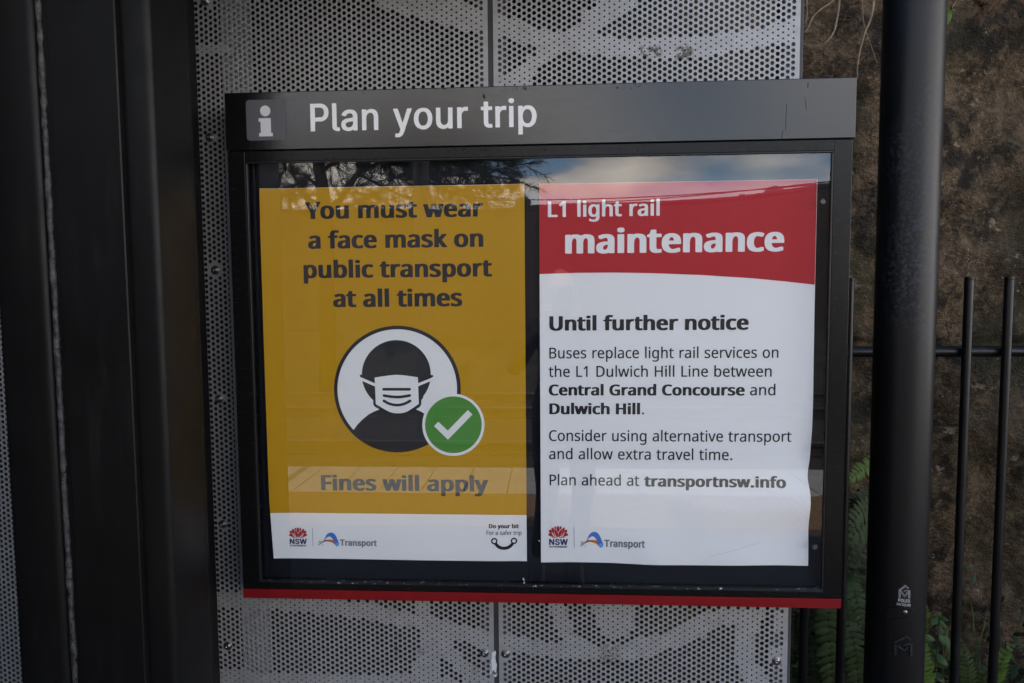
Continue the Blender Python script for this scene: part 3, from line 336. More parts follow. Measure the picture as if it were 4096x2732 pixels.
  'p': (176, (43, -119, 100, -120, 109, -115, 110, 15, 112, 16, 136, -2, 158, -10, 180, -13, 200, -13, 224, -10, 248, -2, 274, 13, 296, 35, 310, 57, 322, 85, 330, 125, 331, 167, 326, 201, 317, 231, 302, 258, 284, 279, 258, 298, 236, 308, 220, 312, 206, 313, 174, 313, 158, 311, 142, 306, 126, 297, 110, 285, 108, 287, 108, 303, 106, 306, 100, 309, 46, 309, 37, 305, 37, -113), (174, 45, 156, 50, 146, 56, 134, 67, 125, 81, 117, 99, 111, 123, 109, 147, 109, 167, 117, 203, 124, 221, 134, 235, 146, 246, 156, 252, 170, 256, 188, 257, 206, 253, 218, 247, 231, 235, 240, 223, 248, 205, 254, 183, 257, 155, 256, 137, 254, 119, 248, 97, 242, 83, 231, 67, 220, 56, 208, 49)),
  'r': (110, (43, -5, 100, -6, 109, -1, 109, 185, 113, 211, 117, 221, 127, 235, 144, 248, 166, 254, 204, 252, 212, 256, 213, 259, 213, 305, 212, 309, 210, 311, 204, 313, 190, 314, 152, 312, 134, 306, 110, 292, 107, 305, 100, 309, 46, 309, 37, 305, 37, 1)),
  't': (98, (127, -9, 154, -9, 172, -7, 184, -4, 189, 1, 184, 27, 179, 45, 172, 49, 144, 46, 131, 49, 123, 59, 119, 77, 119, 253, 122, 255, 172, 255, 180, 258, 182, 263, 182, 303, 180, 306, 174, 309, 124, 309, 120, 311, 119, 375, 116, 380, 110, 383, 56, 383, 48, 379, 47, 375, 46, 311, 44, 309, 10, 309, 2, 306, 0, 301, 0, 263, 2, 259, 8, 256, 44, 255, 46, 253, 47, 65, 49, 49, 55, 33, 64, 20, 82, 5)),
  'u': (171, (129, -9, 166, -10, 184, -7, 210, 2, 232, 16, 233, 13, 234, -1, 242, -6, 296, -6, 304, -1, 305, 301, 302, 307, 296, 309, 242, 309, 235, 307, 232, 303, 231, 117, 228, 97, 222, 81, 209, 63, 194, 52, 170, 47, 152, 49, 142, 52, 132, 59, 120, 74, 113, 91, 109, 119, 108, 305, 100, 309, 46, 309, 37, 305, 37, 101, 39, 79, 43, 61, 56, 35, 74, 15, 86, 6)),
  'y': (162, (56, -121, 94, -122, 122, -116, 138, -108, 146, -101, 160, -87, 170, -73, 184, -43, 314, 297, 315, 303, 312, 307, 306, 309, 248, 309, 239, 305, 164, 97, 162, 96, 86, 305, 76, 309, 20, 309, 10, 305, 9, 301, 11, 295, 123, -1, 110, -40, 104, -51, 96, -60, 90, -64, 82, -65, 62, -63, 52, -63, 43, -69, 33, -111, 35, -115)),
 },
 'heavy': {
  '0': (198, (172, -23, 222, -23, 246, -20, 264, -14, 277, -7, 308, 13, 329, 35, 346, 63, 360, 101, 368, 143, 370, 177, 370, 229, 368, 259, 362, 297, 348, 339, 338, 357, 328, 373, 304, 397, 278, 414, 262, 421, 232, 429, 186, 431, 154, 427, 140, 423, 122, 415, 92, 396, 75, 381, 65, 369, 47, 337, 35, 301, 27, 259, 24, 213, 27, 147, 35, 105, 41, 85, 51, 61, 61, 43, 75, 25, 100, 4, 120, -8, 138, -16), (198, 59, 184, 63, 174, 71, 161, 87, 151, 105, 143, 129, 139, 147, 135, 175, 134, 201, 135, 231, 139, 259, 145, 283, 151, 301, 161, 321, 174, 337, 182, 343, 198, 348, 214, 344, 222, 337, 232, 325, 242, 307, 250, 285, 256, 263, 261, 217, 261, 189, 258, 157, 252, 127, 244, 105, 234, 85, 220, 69)),
  '1': (198, (64, -17, 340, -18, 346, -16, 359, -7, 359, 49, 357, 53, 340, 62, 272, 62, 268, 63, 267, 65, 267, 411, 265, 415, 250, 424, 160, 424, 138, 410, 56, 349, 55, 281, 58, 278, 72, 270, 102, 270, 117, 279, 154, 306, 156, 306, 156, 303, 156, 65, 154, 62, 68, 62, 50, 52, 48, 49, 48, -5)),
  '2': (198, (54, -17, 338, -18, 346, -15, 357, -7, 358, 51, 356, 54, 340, 63, 198, 63, 193, 65, 276, 152, 312, 195, 336, 229, 342, 243, 348, 261, 351, 283, 351, 315, 348, 335, 342, 351, 328, 375, 314, 390, 300, 401, 280, 413, 250, 425, 224, 430, 170, 430, 144, 425, 114, 413, 88, 397, 68, 379, 52, 355, 45, 339, 41, 323, 39, 307, 39, 285, 42, 280, 58, 272, 128, 271, 136, 274, 148, 283, 151, 307, 156, 319, 163, 331, 176, 343, 190, 348, 198, 348, 210, 346, 218, 343, 224, 338, 236, 321, 240, 311, 242, 297, 240, 283, 234, 267, 224, 249, 212, 233, 180, 197, 39, 47)),
  '3': (198, (164, -23, 214, -23, 232, -22, 252, -18, 274, -10, 304, 7, 324, 22, 342, 43, 354, 67, 360, 95, 360, 135, 354, 163, 344, 185, 330, 203, 308, 222, 276, 239, 247, 249, 344, 361, 344, 413, 342, 416, 328, 424, 62, 425, 46, 416, 43, 413, 43, 355, 46, 352, 60, 344, 194, 343, 192, 339, 113, 249, 112, 243, 112, 193, 114, 189, 130, 180, 172, 180, 194, 178, 216, 172, 228, 164, 236, 155, 242, 143, 249, 119, 246, 99, 236, 79, 223, 67, 204, 61, 190, 59, 166, 64, 154, 71, 145, 81, 137, 97, 133, 113, 116, 123, 42, 123, 25, 115, 22, 109, 23, 85, 29, 63, 39, 43, 54, 25, 74, 9, 108, -10)),
  '4': (198, (228, -17, 302, -18, 318, -10, 320, -5, 321, 65, 324, 67, 360, 67, 374, 75, 377, 79, 377, 137, 360, 148, 324, 148, 320, 151, 320, 262, 302, 272, 232, 272, 222, 267, 218, 267, 294, 397, 294, 411, 292, 415, 276, 424, 202, 424, 184, 414, 23, 143, 18, 133, 19, 79, 22, 75, 36, 67, 210, 66, 212, 63, 212, -5), (150, 149, 149, 151, 203, 243, 210, 253, 212, 253)),
  '5': (198, (167, -23, 216, -23, 234, -21, 256, -16, 279, -5, 304, 10, 326, 31, 342, 53, 352, 77, 356, 93, 359, 115, 359, 147, 356, 169, 350, 191, 344, 205, 336, 219, 324, 235, 298, 257, 268, 274, 252, 280, 224, 285, 178, 285, 162, 283, 159, 285, 165, 339, 168, 343, 320, 343, 338, 352, 340, 357, 340, 413, 322, 424, 84, 425, 76, 422, 63, 413, 41, 213, 41, 195, 60, 184, 104, 179, 130, 179, 166, 197, 186, 202, 198, 201, 214, 196, 224, 187, 238, 169, 246, 147, 248, 131, 248, 123, 244, 107, 238, 91, 226, 75, 218, 67, 198, 60, 192, 59, 180, 62, 172, 65, 164, 71, 151, 89, 144, 112, 128, 122, 54, 123, 38, 114, 35, 111, 35, 91, 39, 67, 50, 45, 65, 25, 88, 6, 120, -12)),
  '6': (198, (172, -23, 220, -23, 238, -21, 260, -15, 282, -5, 306, 10, 326, 29, 342, 53, 354, 83, 358, 117, 356, 157, 348, 187, 334, 213, 322, 227, 310, 238, 276, 258, 254, 265, 220, 269, 216, 271, 302, 397, 303, 411, 302, 415, 286, 424, 208, 425, 189, 415, 81, 257, 55, 211, 43, 177, 37, 141, 39, 99, 45, 73, 59, 43, 80, 19, 94, 7, 112, -4), (194, 59, 178, 64, 163, 79, 151, 103, 147, 127, 149, 143, 153, 155, 163, 173, 178, 187, 198, 193, 216, 188, 230, 175, 237, 165, 244, 149, 248, 123, 244, 105, 240, 93, 226, 71, 214, 62)),
  '7': (198, (81, -17, 160, -18, 176, -10, 180, -6, 358, 349, 359, 411, 356, 416, 340, 425, 56, 425, 38, 414, 37, 355, 40, 352, 54, 344, 230, 343, 232, 341, 66, 11)),
  '8': (198, (170, -23, 222, -23, 242, -21, 268, -15, 296, -3, 326, 16, 344, 35, 358, 57, 366, 85, 366, 131, 362, 149, 356, 165, 340, 189, 328, 201, 311, 213, 311, 215, 326, 228, 334, 239, 342, 251, 348, 267, 352, 289, 352, 317, 346, 347, 339, 363, 330, 375, 308, 397, 270, 419, 252, 425, 232, 429, 212, 431, 164, 429, 138, 424, 110, 411, 82, 393, 63, 373, 49, 349, 43, 323, 43, 285, 49, 259, 62, 237, 72, 225, 84, 215, 84, 213, 68, 201, 53, 187, 41, 169, 33, 149, 29, 129, 28, 99, 29, 83, 35, 63, 41, 49, 54, 31, 70, 16, 84, 6, 108, -7, 128, -15), (192, 59, 168, 65, 156, 73, 143, 93, 139, 111, 145, 133, 158, 152, 172, 163, 198, 169, 222, 163, 236, 153, 244, 143, 251, 131, 254, 119, 255, 109, 248, 87, 242, 77, 234, 69, 226, 64, 214, 61), (196, 251, 178, 256, 167, 265, 157, 283, 153, 301, 158, 319, 168, 335, 178, 344, 198, 349, 218, 344, 228, 335, 238, 317, 241, 299, 237, 281, 225, 263)),
  '9': (198, (108, -17, 190, -18, 208, -7, 312, 147, 332, 181, 348, 217, 356, 251, 358, 285, 354, 319, 346, 345, 332, 369, 314, 390, 299, 401, 282, 412, 256, 424, 226, 430, 184, 431, 156, 428, 134, 422, 100, 404, 80, 389, 59, 365, 45, 337, 39, 313, 37, 295, 38, 257, 45, 225, 59, 197, 80, 174, 110, 154, 140, 142, 179, 137, 92, 9), (194, 215, 178, 220, 163, 235, 151, 259, 147, 283, 153, 309, 159, 321, 167, 333, 180, 344, 198, 349, 217, 343, 232, 327, 244, 303, 248, 277, 242, 253, 236, 240, 228, 229, 214, 218)),
  'E': (184, (50, -17, 328, -18, 346, -7, 346, 51, 344, 55, 330, 63, 150, 63, 146, 67, 148, 164, 312, 165, 328, 173, 330, 179, 330, 235, 328, 238, 314, 246, 148, 248, 148, 342, 328, 344, 342, 352, 344, 355, 344, 411, 342, 416, 326, 425, 54, 425, 36, 414, 34, -5)),
  'G': (225, (203, -23, 256, -23, 286, -20, 314, -12, 352, 8, 376, 26, 390, 40, 401, 55, 416, 83, 426, 117, 429, 153, 429, 209, 426, 214, 410, 223, 232, 223, 214, 213, 212, 209, 212, 155, 216, 150, 232, 141, 312, 141, 315, 139, 308, 115, 296, 95, 282, 79, 266, 69, 244, 63, 230, 61, 212, 65, 194, 71, 182, 79, 170, 89, 157, 105, 147, 123, 137, 151, 131, 183, 129, 203, 133, 241, 139, 265, 153, 295, 169, 317, 190, 335, 208, 342, 230, 346, 252, 342, 268, 336, 282, 325, 294, 310, 304, 293, 314, 271, 332, 261, 408, 261, 424, 271, 425, 289, 418, 315, 405, 343, 388, 366, 362, 390, 334, 407, 302, 421, 276, 428, 258, 430, 216, 431, 180, 427, 164, 424, 142, 416, 106, 396, 90, 384, 74, 369, 53, 343, 35, 307, 27, 283, 23, 261, 19, 231, 18, 195, 23, 145, 29, 117, 35, 99, 54, 63, 69, 43, 84, 29, 102, 14, 120, 3, 156, -14)),
  'L': (174, (50, -17, 316, -18, 333, -9, 335, -5, 335, 51, 332, 55, 318, 63, 150, 63, 147, 65, 146, 411, 144, 416, 128, 425, 54, 425, 38, 416, 35, 413, 34, -5)),
  'M': (268, (50, -17, 126, -18, 143, -7, 144, 159, 146, 166, 215, -7, 232, -17, 302, -18, 320, -8, 388, 164, 390, 164, 390, 159, 390, -7, 404, -16, 410, -18, 482, -18, 498, -9, 500, -5, 500, 411, 499, 415, 482, 425, 386, 424, 368, 415, 272, 167, 270, 161, 268, 161, 168, 414, 156, 422, 148, 425, 54, 425, 36, 415, 34, 411, 34, -5)),
  'N': (226, (50, -17, 128, -18, 146, -7, 148, 223, 298, -9, 314, -18, 398, -18, 416, -8, 417, -5, 417, 411, 415, 415, 398, 425, 326, 425, 310, 416, 306, 413, 306, 187, 306, 183, 304, 182, 155, 415, 140, 424, 136, 425, 54, 425, 36, 415, 34, 411, 34, -5)),
  'O': (230, (202, -23, 256, -23, 292, -18, 328, -4, 362, 17, 388, 41, 412, 73, 428, 109, 438, 149, 441, 195, 440, 229, 438, 257, 428, 297, 412, 333, 389, 365, 360, 391, 318, 416, 296, 423, 278, 428, 258, 430, 218, 431, 182, 427, 148, 418, 110, 397, 84, 377, 69, 363, 53, 341, 43, 323, 33, 301, 23, 263, 18, 213, 19, 177, 21, 155, 25, 133, 31, 111, 41, 87, 50, 71, 72, 41, 92, 22, 112, 8, 132, -3, 156, -14), (218, 63, 194, 71, 184, 77, 168, 91, 155, 109, 143, 131, 136, 151, 131, 177, 129, 203, 131, 229, 137, 257, 146, 281, 159, 305, 173, 321, 192, 336, 214, 343, 232, 346, 252, 342, 272, 334, 291, 317, 304, 301, 316, 277, 324, 255, 328, 231, 330, 197, 326, 163, 320, 139, 310, 117, 294, 93, 277, 77, 262, 68)),
  'P': (194, (50, -17, 128, -18, 146, -7, 148, 130, 230, 131, 252, 133, 276, 139, 298, 148, 324, 164, 344, 183, 354, 197, 364, 217, 372, 247, 373, 295, 372, 311, 364, 339, 354, 359, 342, 375, 332, 385, 318, 396, 298, 408, 280, 416, 256, 422, 234, 424, 54, 425, 36, 414, 34, -5), (148, 213, 148, 342, 200, 343, 222, 340, 236, 335, 244, 327, 252, 315, 258, 301, 262, 281, 258, 257, 252, 241, 247, 233, 236, 221, 216, 214)),
  'R': (196, (50, -17, 128, -18, 146, -7, 146, 137, 150, 140, 190, 139, 267, -5, 272, -10, 288, -18, 370, -18, 388, -7, 388, 10, 307, 159, 308, 161, 338, 182, 354, 201, 368, 231, 374, 263, 374, 299, 370, 323, 366, 339, 360, 353, 348, 371, 338, 382, 324, 393, 304, 405, 282, 416, 260, 421, 234, 425, 54, 425, 36, 414, 34, -5), (148, 223, 148, 342, 202, 343, 226, 339, 236, 336, 242, 331, 250, 321, 256, 309, 262, 283, 258, 259, 252, 245, 246, 237, 235, 229, 218, 224)),
  'S': (195, (176, -25, 212, -25, 252, -21, 280, -14, 304, -2, 332, 16, 352, 37, 366, 63, 372, 87, 373, 125, 369, 151, 364, 163, 356, 175, 338, 195, 311, 213, 284, 227, 250, 239, 188, 256, 166, 265, 152, 275, 143, 287, 139, 303, 144, 316, 151, 329, 160, 337, 168, 342, 196, 348, 220, 344, 236, 336, 248, 321, 257, 295, 274, 285, 348, 285, 366, 295, 367, 313, 362, 339, 354, 359, 340, 377, 320, 395, 290, 413, 264, 424, 236, 429, 184, 431, 156, 428, 128, 422, 102, 411, 74, 394, 53, 375, 43, 361, 37, 349, 29, 323, 28, 289, 29, 273, 33, 259, 44, 237, 60, 220, 80, 205, 118, 184, 140, 176, 208, 157, 240, 146, 252, 136, 259, 125, 262, 113, 260, 101, 256, 91, 246, 77, 232, 66, 214, 61, 196, 58, 172, 62, 154, 70, 139, 87, 133, 101, 129, 117, 114, 127, 38, 127, 18, 117, 17, 113, 18, 91, 25, 63, 37, 41, 58, 18, 86, -1, 112, -14)),
  'T': (196, (156, -17, 234, -18, 251, -7, 252, 341, 256, 343, 360, 343, 378, 352, 380, 357, 380, 413, 364, 424, 32, 425, 16, 416, 12, 413, 12, 355, 26, 346, 32, 343, 138, 343, 140, 341, 140, -5)),
  'V': (208, (165, -17, 250, -18, 266, -10, 270, -6, 416, 395, 416, 413, 404, 422, 396, 425, 322, 425, 316, 422, 302, 413, 210, 150, 207, 153, 114, 414, 96, 425, 20, 425, 4, 416, 1, 413, 1, 395, 147, -1)),
  'W': (291, (126, -17, 212, -18, 218, -16, 231, -7, 287, 201, 290, 208, 292, 209, 352, -8, 370, -18, 452, -18, 470, -8, 474, 3, 581, 395, 582, 411, 580, 415, 562, 425, 490, 425, 482, 422, 470, 414, 414, 201, 412, 192, 410, 191, 350, 414, 332, 425, 252, 425, 244, 422, 234, 416, 230, 411, 172, 191, 169, 195, 112, 414, 94, 425, 20, 425, 2, 415, 0, 411, 1, 395, 109, -3)),
  'a': (172, (108, -23, 122, -25, 176, -24, 196, -20, 216, -12, 228, -18, 298, -18, 315, -7, 316, 215, 312, 245, 304, 265, 290, 285, 274, 298, 242, 315, 222, 322, 194, 325, 148, 325, 130, 323, 108, 318, 80, 305, 50, 285, 32, 265, 21, 245, 20, 227, 22, 223, 38, 214, 82, 202, 108, 201, 112, 203, 126, 211, 137, 229, 148, 238, 170, 245, 178, 245, 190, 241, 198, 233, 204, 219, 206, 207, 204, 202, 108, 188, 86, 182, 70, 175, 46, 162, 35, 153, 24, 140, 17, 129, 11, 105, 11, 69, 15, 49, 21, 33, 37, 13, 52, 1), (144, 57, 132, 62, 123, 75, 121, 87, 125, 97, 129, 103, 136, 108, 154, 113, 206, 121, 207, 119, 206, 109, 204, 97, 196, 81, 187, 69, 180, 63, 170, 58)),
  'h': (181, (44, -17, 118, -18, 124, -16, 137, -7, 137, 171, 139, 193, 145, 213, 157, 231, 168, 240, 184, 244, 200, 240, 208, 232, 218, 215, 222, 197, 224, -7, 242, -18, 314, -18, 330, -10, 332, -5, 332, 215, 328, 241, 320, 263, 308, 282, 292, 298, 266, 314, 246, 321, 222, 325, 176, 325, 162, 323, 138, 317, 137, 411, 134, 416, 118, 425, 48, 425, 32, 416, 29, 413, 28, -5)),
  'n': (180, (44, -17, 118, -18, 124, -16, 137, -7, 137, 171, 139, 193, 145, 213, 157, 231, 168, 240, 184, 244, 200, 240, 208, 232, 218, 215, 222, 197, 224, -7, 236, -15, 244, -18, 314, -18, 332, -8, 332, 197, 330, 229, 326, 247, 318, 267, 305, 285, 292, 298, 262, 316, 246, 321, 222, 325, 168, 324, 154, 321, 132, 314, 116, 321, 48, 321, 30, 311, 28, -5)),
  'o': (183, (146, -23, 166, -25, 218, -23, 248, -16, 272, -4, 297, 13, 318, 35, 336, 63, 346, 93, 351, 131, 350, 179, 344, 213, 334, 241, 319, 265, 298, 288, 264, 310, 234, 321, 206, 325, 158, 325, 126, 319, 98, 307, 68, 287, 48, 267, 31, 241, 19, 207, 14, 167, 15, 121, 21, 87, 27, 69, 35, 53, 52, 29, 66, 15, 80, 5), (178, 57, 166, 60, 160, 64, 150, 74, 139, 89, 131, 107, 127, 123, 124, 155, 131, 191, 137, 207, 143, 219, 154, 232, 162, 239, 176, 244, 184, 245, 204, 239, 214, 229, 224, 216, 230, 205, 236, 187, 240, 169, 242, 149, 236, 113, 228, 93, 220, 79, 212, 69, 202, 61)),
  'p': (186, (44, -131, 118, -132, 136, -122, 137, -119, 137, -19, 139, -15, 160, -22, 182, -25, 228, -24, 252, -19, 278, -8, 306, 11, 324, 29, 338, 51, 350, 79, 358, 119, 358, 173, 354, 207, 342, 243, 328, 267, 316, 281, 302, 293, 277, 309, 254, 320, 222, 325, 168, 324, 152, 321, 134, 313, 116, 321, 48, 321, 29, 311, 28, -119), (192, 57, 174, 62, 164, 71, 155, 83, 143, 111, 139, 129, 137, 151, 141, 185, 147, 203, 155, 219, 162, 229, 174, 239, 194, 245, 212, 239, 223, 229, 232, 217, 240, 199, 244, 185, 248, 161, 248, 145, 242, 109, 236, 93, 228, 79)),
  'r': (120, (44, -17, 118, -18, 124, -16, 137, -7, 137, 179, 139, 199, 149, 221, 156, 230, 164, 236, 184, 242, 198, 240, 224, 240, 241, 251, 241, 313, 240, 316, 228, 323, 222, 325, 208, 326, 164, 325, 146, 322, 130, 315, 116, 321, 48, 321, 29, 311, 28, -5)),
  's': (162, (124, -23, 144, -25, 194, -24, 218, -20, 236, -14, 256, -4, 282, 13, 299, 33, 308, 53, 311, 71, 310, 109, 304, 128, 290, 147, 274, 160, 240, 178, 148, 202, 140, 209, 135, 219, 138, 231, 146, 240, 152, 244, 166, 247, 182, 243, 192, 231, 202, 214, 220, 204, 246, 204, 276, 211, 288, 214, 304, 223, 305, 227, 304, 245, 294, 267, 284, 282, 270, 295, 248, 309, 218, 321, 192, 325, 142, 325, 118, 322, 98, 316, 80, 307, 54, 289, 37, 271, 27, 249, 24, 231, 24, 207, 27, 189, 37, 167, 50, 153, 76, 136, 96, 126, 112, 121, 188, 102, 193, 97, 198, 89, 200, 83, 198, 77, 190, 64, 180, 59, 164, 55, 154, 57, 140, 62, 130, 73, 121, 93, 104, 103, 76, 103, 40, 95, 30, 92, 16, 83, 16, 65, 21, 47, 32, 28, 46, 13, 62, 1, 88, -13)),
  't': (107, (128, -21, 172, -21, 190, -19, 202, -16, 214, -9, 216, -5, 216, 13, 208, 50, 190, 61, 154, 60, 149, 69, 147, 83, 147, 241, 150, 243, 192, 244, 208, 253, 210, 257, 210, 309, 208, 312, 192, 321, 152, 321, 148, 323, 147, 383, 134, 392, 128, 395, 58, 395, 42, 386, 39, 383, 38, 322, 10, 321, -7, 311, -8, 257, -6, 253, 10, 244, 36, 243, 38, 241, 39, 59, 41, 43, 47, 27, 55, 15, 64, 6, 84, -7)),
 },
}
# ---------------------------------------------------------------- lettering
def glyph(font, ch):
    q = GLYPHS[font][ch]
    return q[0]/400.0, [[(l[i]/800.0, l[i+1]/800.0) for i in range(0, len(l), 2)] for l in q[1:]]
SPACE = {'medium': 0.26, 'bold': 0.26, 'regular': 0.26, 'signage': 0.25, 'heavy': 0.28}
_FLAT = {'medium': 'L', 'bold': 'H', 'regular': 'H', 'signage': 'P', 'heavy': 'T'}
CAPH = {}
for _k, _c in (('bold', 'H'), ('medium', 'L'), ('regular', 'B'), ('signage', 'P'), ('heavy', 'T')):
    CAPH[_k] = max(v for l in glyph(_k, _c)[1] for u, v in l)
TRACK = {'medium': -0.012, 'bold': -0.022, 'regular': -0.004, 'signage': 0.0, 'heavy': -0.012}
def line_loops(font, text, xl, xr, zb, cap, track=None):
    """outlines of a text line whose ink spans xl..xr, baseline zb, capital height cap"""
    raw, x = [], 0.0
    if track is None: track = TRACK[font]
    for ch in text:
        if ch == ' ': x += SPACE[font]+track; continue
        a, L = glyph(font, ch)
        raw += [[(u+x, v) for u, v in l] for l in L]; x += a+track
    sz0 = min(v for l in glyph(font, _FLAT[font])[1] for u, v in l)
    lo = min(u for l in raw for u, v in l); hi = max(u for l in raw for u, v in l)
    sx = (xr-xl)/(hi-lo); sz = cap/(CAPH[font]-sz0)
    return [[(xl+(u-lo)*sx, zb+(v-sz0)*sz) for u, v in l] for l in raw]
def inside(x, z, loops):
    c = False
    for l in loops:
        a = l[-1]
        for b in l:
            if (b[1] > z) != (a[1] > z) and x < (a[0]-b[0])*(z-b[1])/(a[1]-b[1])+b[0]: c = not c
            a = b
    return c
def fill(loops):
    """triangles of closed outlines (holes even-odd) -> verts2d, faces"""
    pts, ed = [], []
    ox, oz = loops[0][0]
    for l in loops:
        b = len(pts); k = len(l)
        pts += [Vector(((x-ox)*100, (z-oz)*100)) for x, z in l]; ed += [(b+i, b+(i+1) % k) for i in range(k)]
    v, e, f, _1, _2, _3 = delaunay_2d_cdt(pts, ed, [], 0, 1e-5)
    vs = [(q.x/100+ox, q.y/100+oz) for q in v]; fs = []
    for t in f:
        cx = sum(vs[i][0] for i in t)/len(t); cz = sum(vs[i][1] for i in t)/len(t)
        if inside(cx, cz, loops): fs.append(tuple(t))
    return vs, fs
def sheet(name, loops, yf, m, parent):
    """flat print: outlines in X-Z laid on the surface y = yf(x, z), facing -Y"""
    vs, fs = fill(loops)
    out = [(x, yf(x, z), z) for x, z in vs]
    ff = []
    for f in fs:
        a, b, c = (Vector((vs[i][0], vs[i][1])) for i in f[:3])
        ff.append(f if (b-a).cross(c-a) > 0 else tuple(reversed(f)))
    return mesh(name, out, ff, m, parent)
def circle(cx, cz, r, n=72, a0=0, a1=360):
    full = abs(a1-a0) >= 360
    return [(cx+r*math.cos(R(a0+(a1-a0)*i/(n if full else n-1))), cz+r*math.sin(R(a0+(a1-a0)*i/(n if full else n-1)))) for i in range(n)]
def stroke(pts, wd, cap=True, n=8):
    """outline of a round-ended stroke along pts; wd number or list"""
    k = len(pts); L, Rr = [], []
    W = wd if isinstance(wd, (list, tuple)) else [wd]*k
    nrm = []
    for i in range(k):
        a = Vector(pts[max(i-1, 0)]); b = Vector(pts[min(i+1, k-1)]); t = (b-a).normalized(); nrm.append(Vector((-t.y, t.x)))
    for p, q, r in zip(pts, nrm, W):
        L.append((p[0]+q.x*r/2, p[1]+q.y*r/2)); Rr.append((p[0]-q.x*r/2, p[1]-q.y*r/2))
    def endcap(p, q, r, s):
        a0 = math.atan2(q.y, q.x); return [(p[0]+r/2*math.cos(a0+s*math.pi*i/n), p[1]+r/2*math.sin(a0+s*math.pi*i/n)) for i in range(1, n)]
    e1 = endcap(pts[-1], nrm[-1], W[-1], -1) if cap else []
    e0 = endcap(pts[0], -nrm[0], W[0], -1) if cap else []
    return L+e1+list(reversed(Rr))+e0
def smoothline(pts, n=6):
    """Catmull-Rom through points"""
    out = []; k = len(pts)
    for i in range(k-1):
        p0, p1, p2, p3 = (Vector(pts[max(min(j, k-1), 0)]) for j in (i-1, i, i+1, i+2))
        for s in range(n):
            t = s/n
            out.append(tuple(0.5*((2*p1)+(-p0+p2)*t+(2*p0-5*p1+4*p2-p3)*t*t+(-p0+3*p1-3*p2+p3)*t**3)))
    out.append(tuple(pts[-1])); return out
def smoothloop(pts, n=5):
    k = len(pts); out = []
    for i in range(k):
        p0, p1, p2, p3 = (Vector(pts[(i+j) % k]) for j in (-1, 0, 1, 2))
        for s in range(n):
            t = s/n
            out.append(tuple(0.5*((2*p1)+(-p0+p2)*t+(2*p0-5*p1+4*p2-p3)*t*t+(-p0+3*p1-3*p2+p3)*t**3)))
    return out
# ---------------------------------------------------------------- setting: ground, track
EDGE, TAC0, TAC1 = -3.92, -3.22, -2.55
m = M('asphalt_paving'); v = m.noise(180, 4); m.set(base=m.mix(m.ramp(m.noise(3, 5), [(0.3, 0.0), (0.7, 1.0)]), (0.05, 0.048, 0.045), (0.085, 0.08, 0.074)), rough=0.85).bump(v, 0.4, 0.004)
box('platform', -14, 14, EDGE, 12, -0.4, 0.0, m.m)['kind'] = 'structure'
m = M('coping_concrete'); m.set(base=m.mix(m.ramp(m.noise(9, 6), [(0.3, 0.0), (0.7, 1.0)]), (0.38, 0.36, 0.32), (0.50, 0.475, 0.43)), rough=0.8).bump(m.noise(300, 3), 0.3, 0.002)
bm = bmesh.new(); x = -5.0; TW = 0.312
while x < 6:
    bbox(bm, x+0.0045, x+TW-0.0045, EDGE-0.03, EDGE+0.342, 0.001, 0.010, 0.0015, 1)
    bbox(bm, x+0.0045, x+TW-0.0045, EDGE+0.354, TAC0-0.004, 0.001, 0.010, 0.0015, 1); x += TW
frombm('platform_coping', bm, m.m)['kind'] = 'structure'
m = M('tactile_yellow'); m.set(base=m.mix(m.ramp(m.noise(12, 6), [(0.35, 0.0), (0.7, 1.0)]), (0.24, 0.145, 0.070), (0.31, 0.19, 0.090)), rough=0.7)
bm = bmesh.new(); bbox(bm, -5, 6, TAC0, TAC1, 0.001, 0.010)
x = -2.6; odd = 0
while x < 3.4:
    y = TAC0+0.03
    while y < TAC1-0.02:
        bmesh.ops.create_cone(bm, cap_ends=True, segments=8, radius1=0.0185, radius2=0.014, depth=0.009, matrix=Matrix.Translation((x, y, 0.0146))); y += 0.056
    x += 0.056
frombm('tactile_strip', bm, m.m)['kind'] = 'structure'
m = M('track_ballast'); m.set(base=m.mix(m.ramp(m.noise(20, 5), [(0.35, 0.0), (0.65, 1.0)]), (0.022, 0.019, 0.014), (0.06, 0.052, 0.04)), rough=0.9).bump(m.noise(45, 3), 0.9, 0.03)
box('track_bed', -60, 60, -60, EDGE, -0.6, -0.36, m.m)['kind'] = 'structure'
railm = M('rail_steel').set(base=(0.20, 0.17, 0.14), metal=0.9, rough=0.35).m
for yr in (-4.5, -5.94, -8.2, -9.64):
    bm = bmesh.new(); bbox(bm, -30, 30, yr-0.035, yr+0.035, -0.24, -0.20, 0.006); bbox(bm, -30, 30, yr-0.01, yr+0.01, -0.33, -0.241); bbox(bm, -30, 30, yr-0.07, yr+0.07, -0.36, -0.331)
    tag(frombm('track_rail', bm, railm), 'steel track rail reflected below the poster pictogram', 'rail', 'steel rails of the tram track')

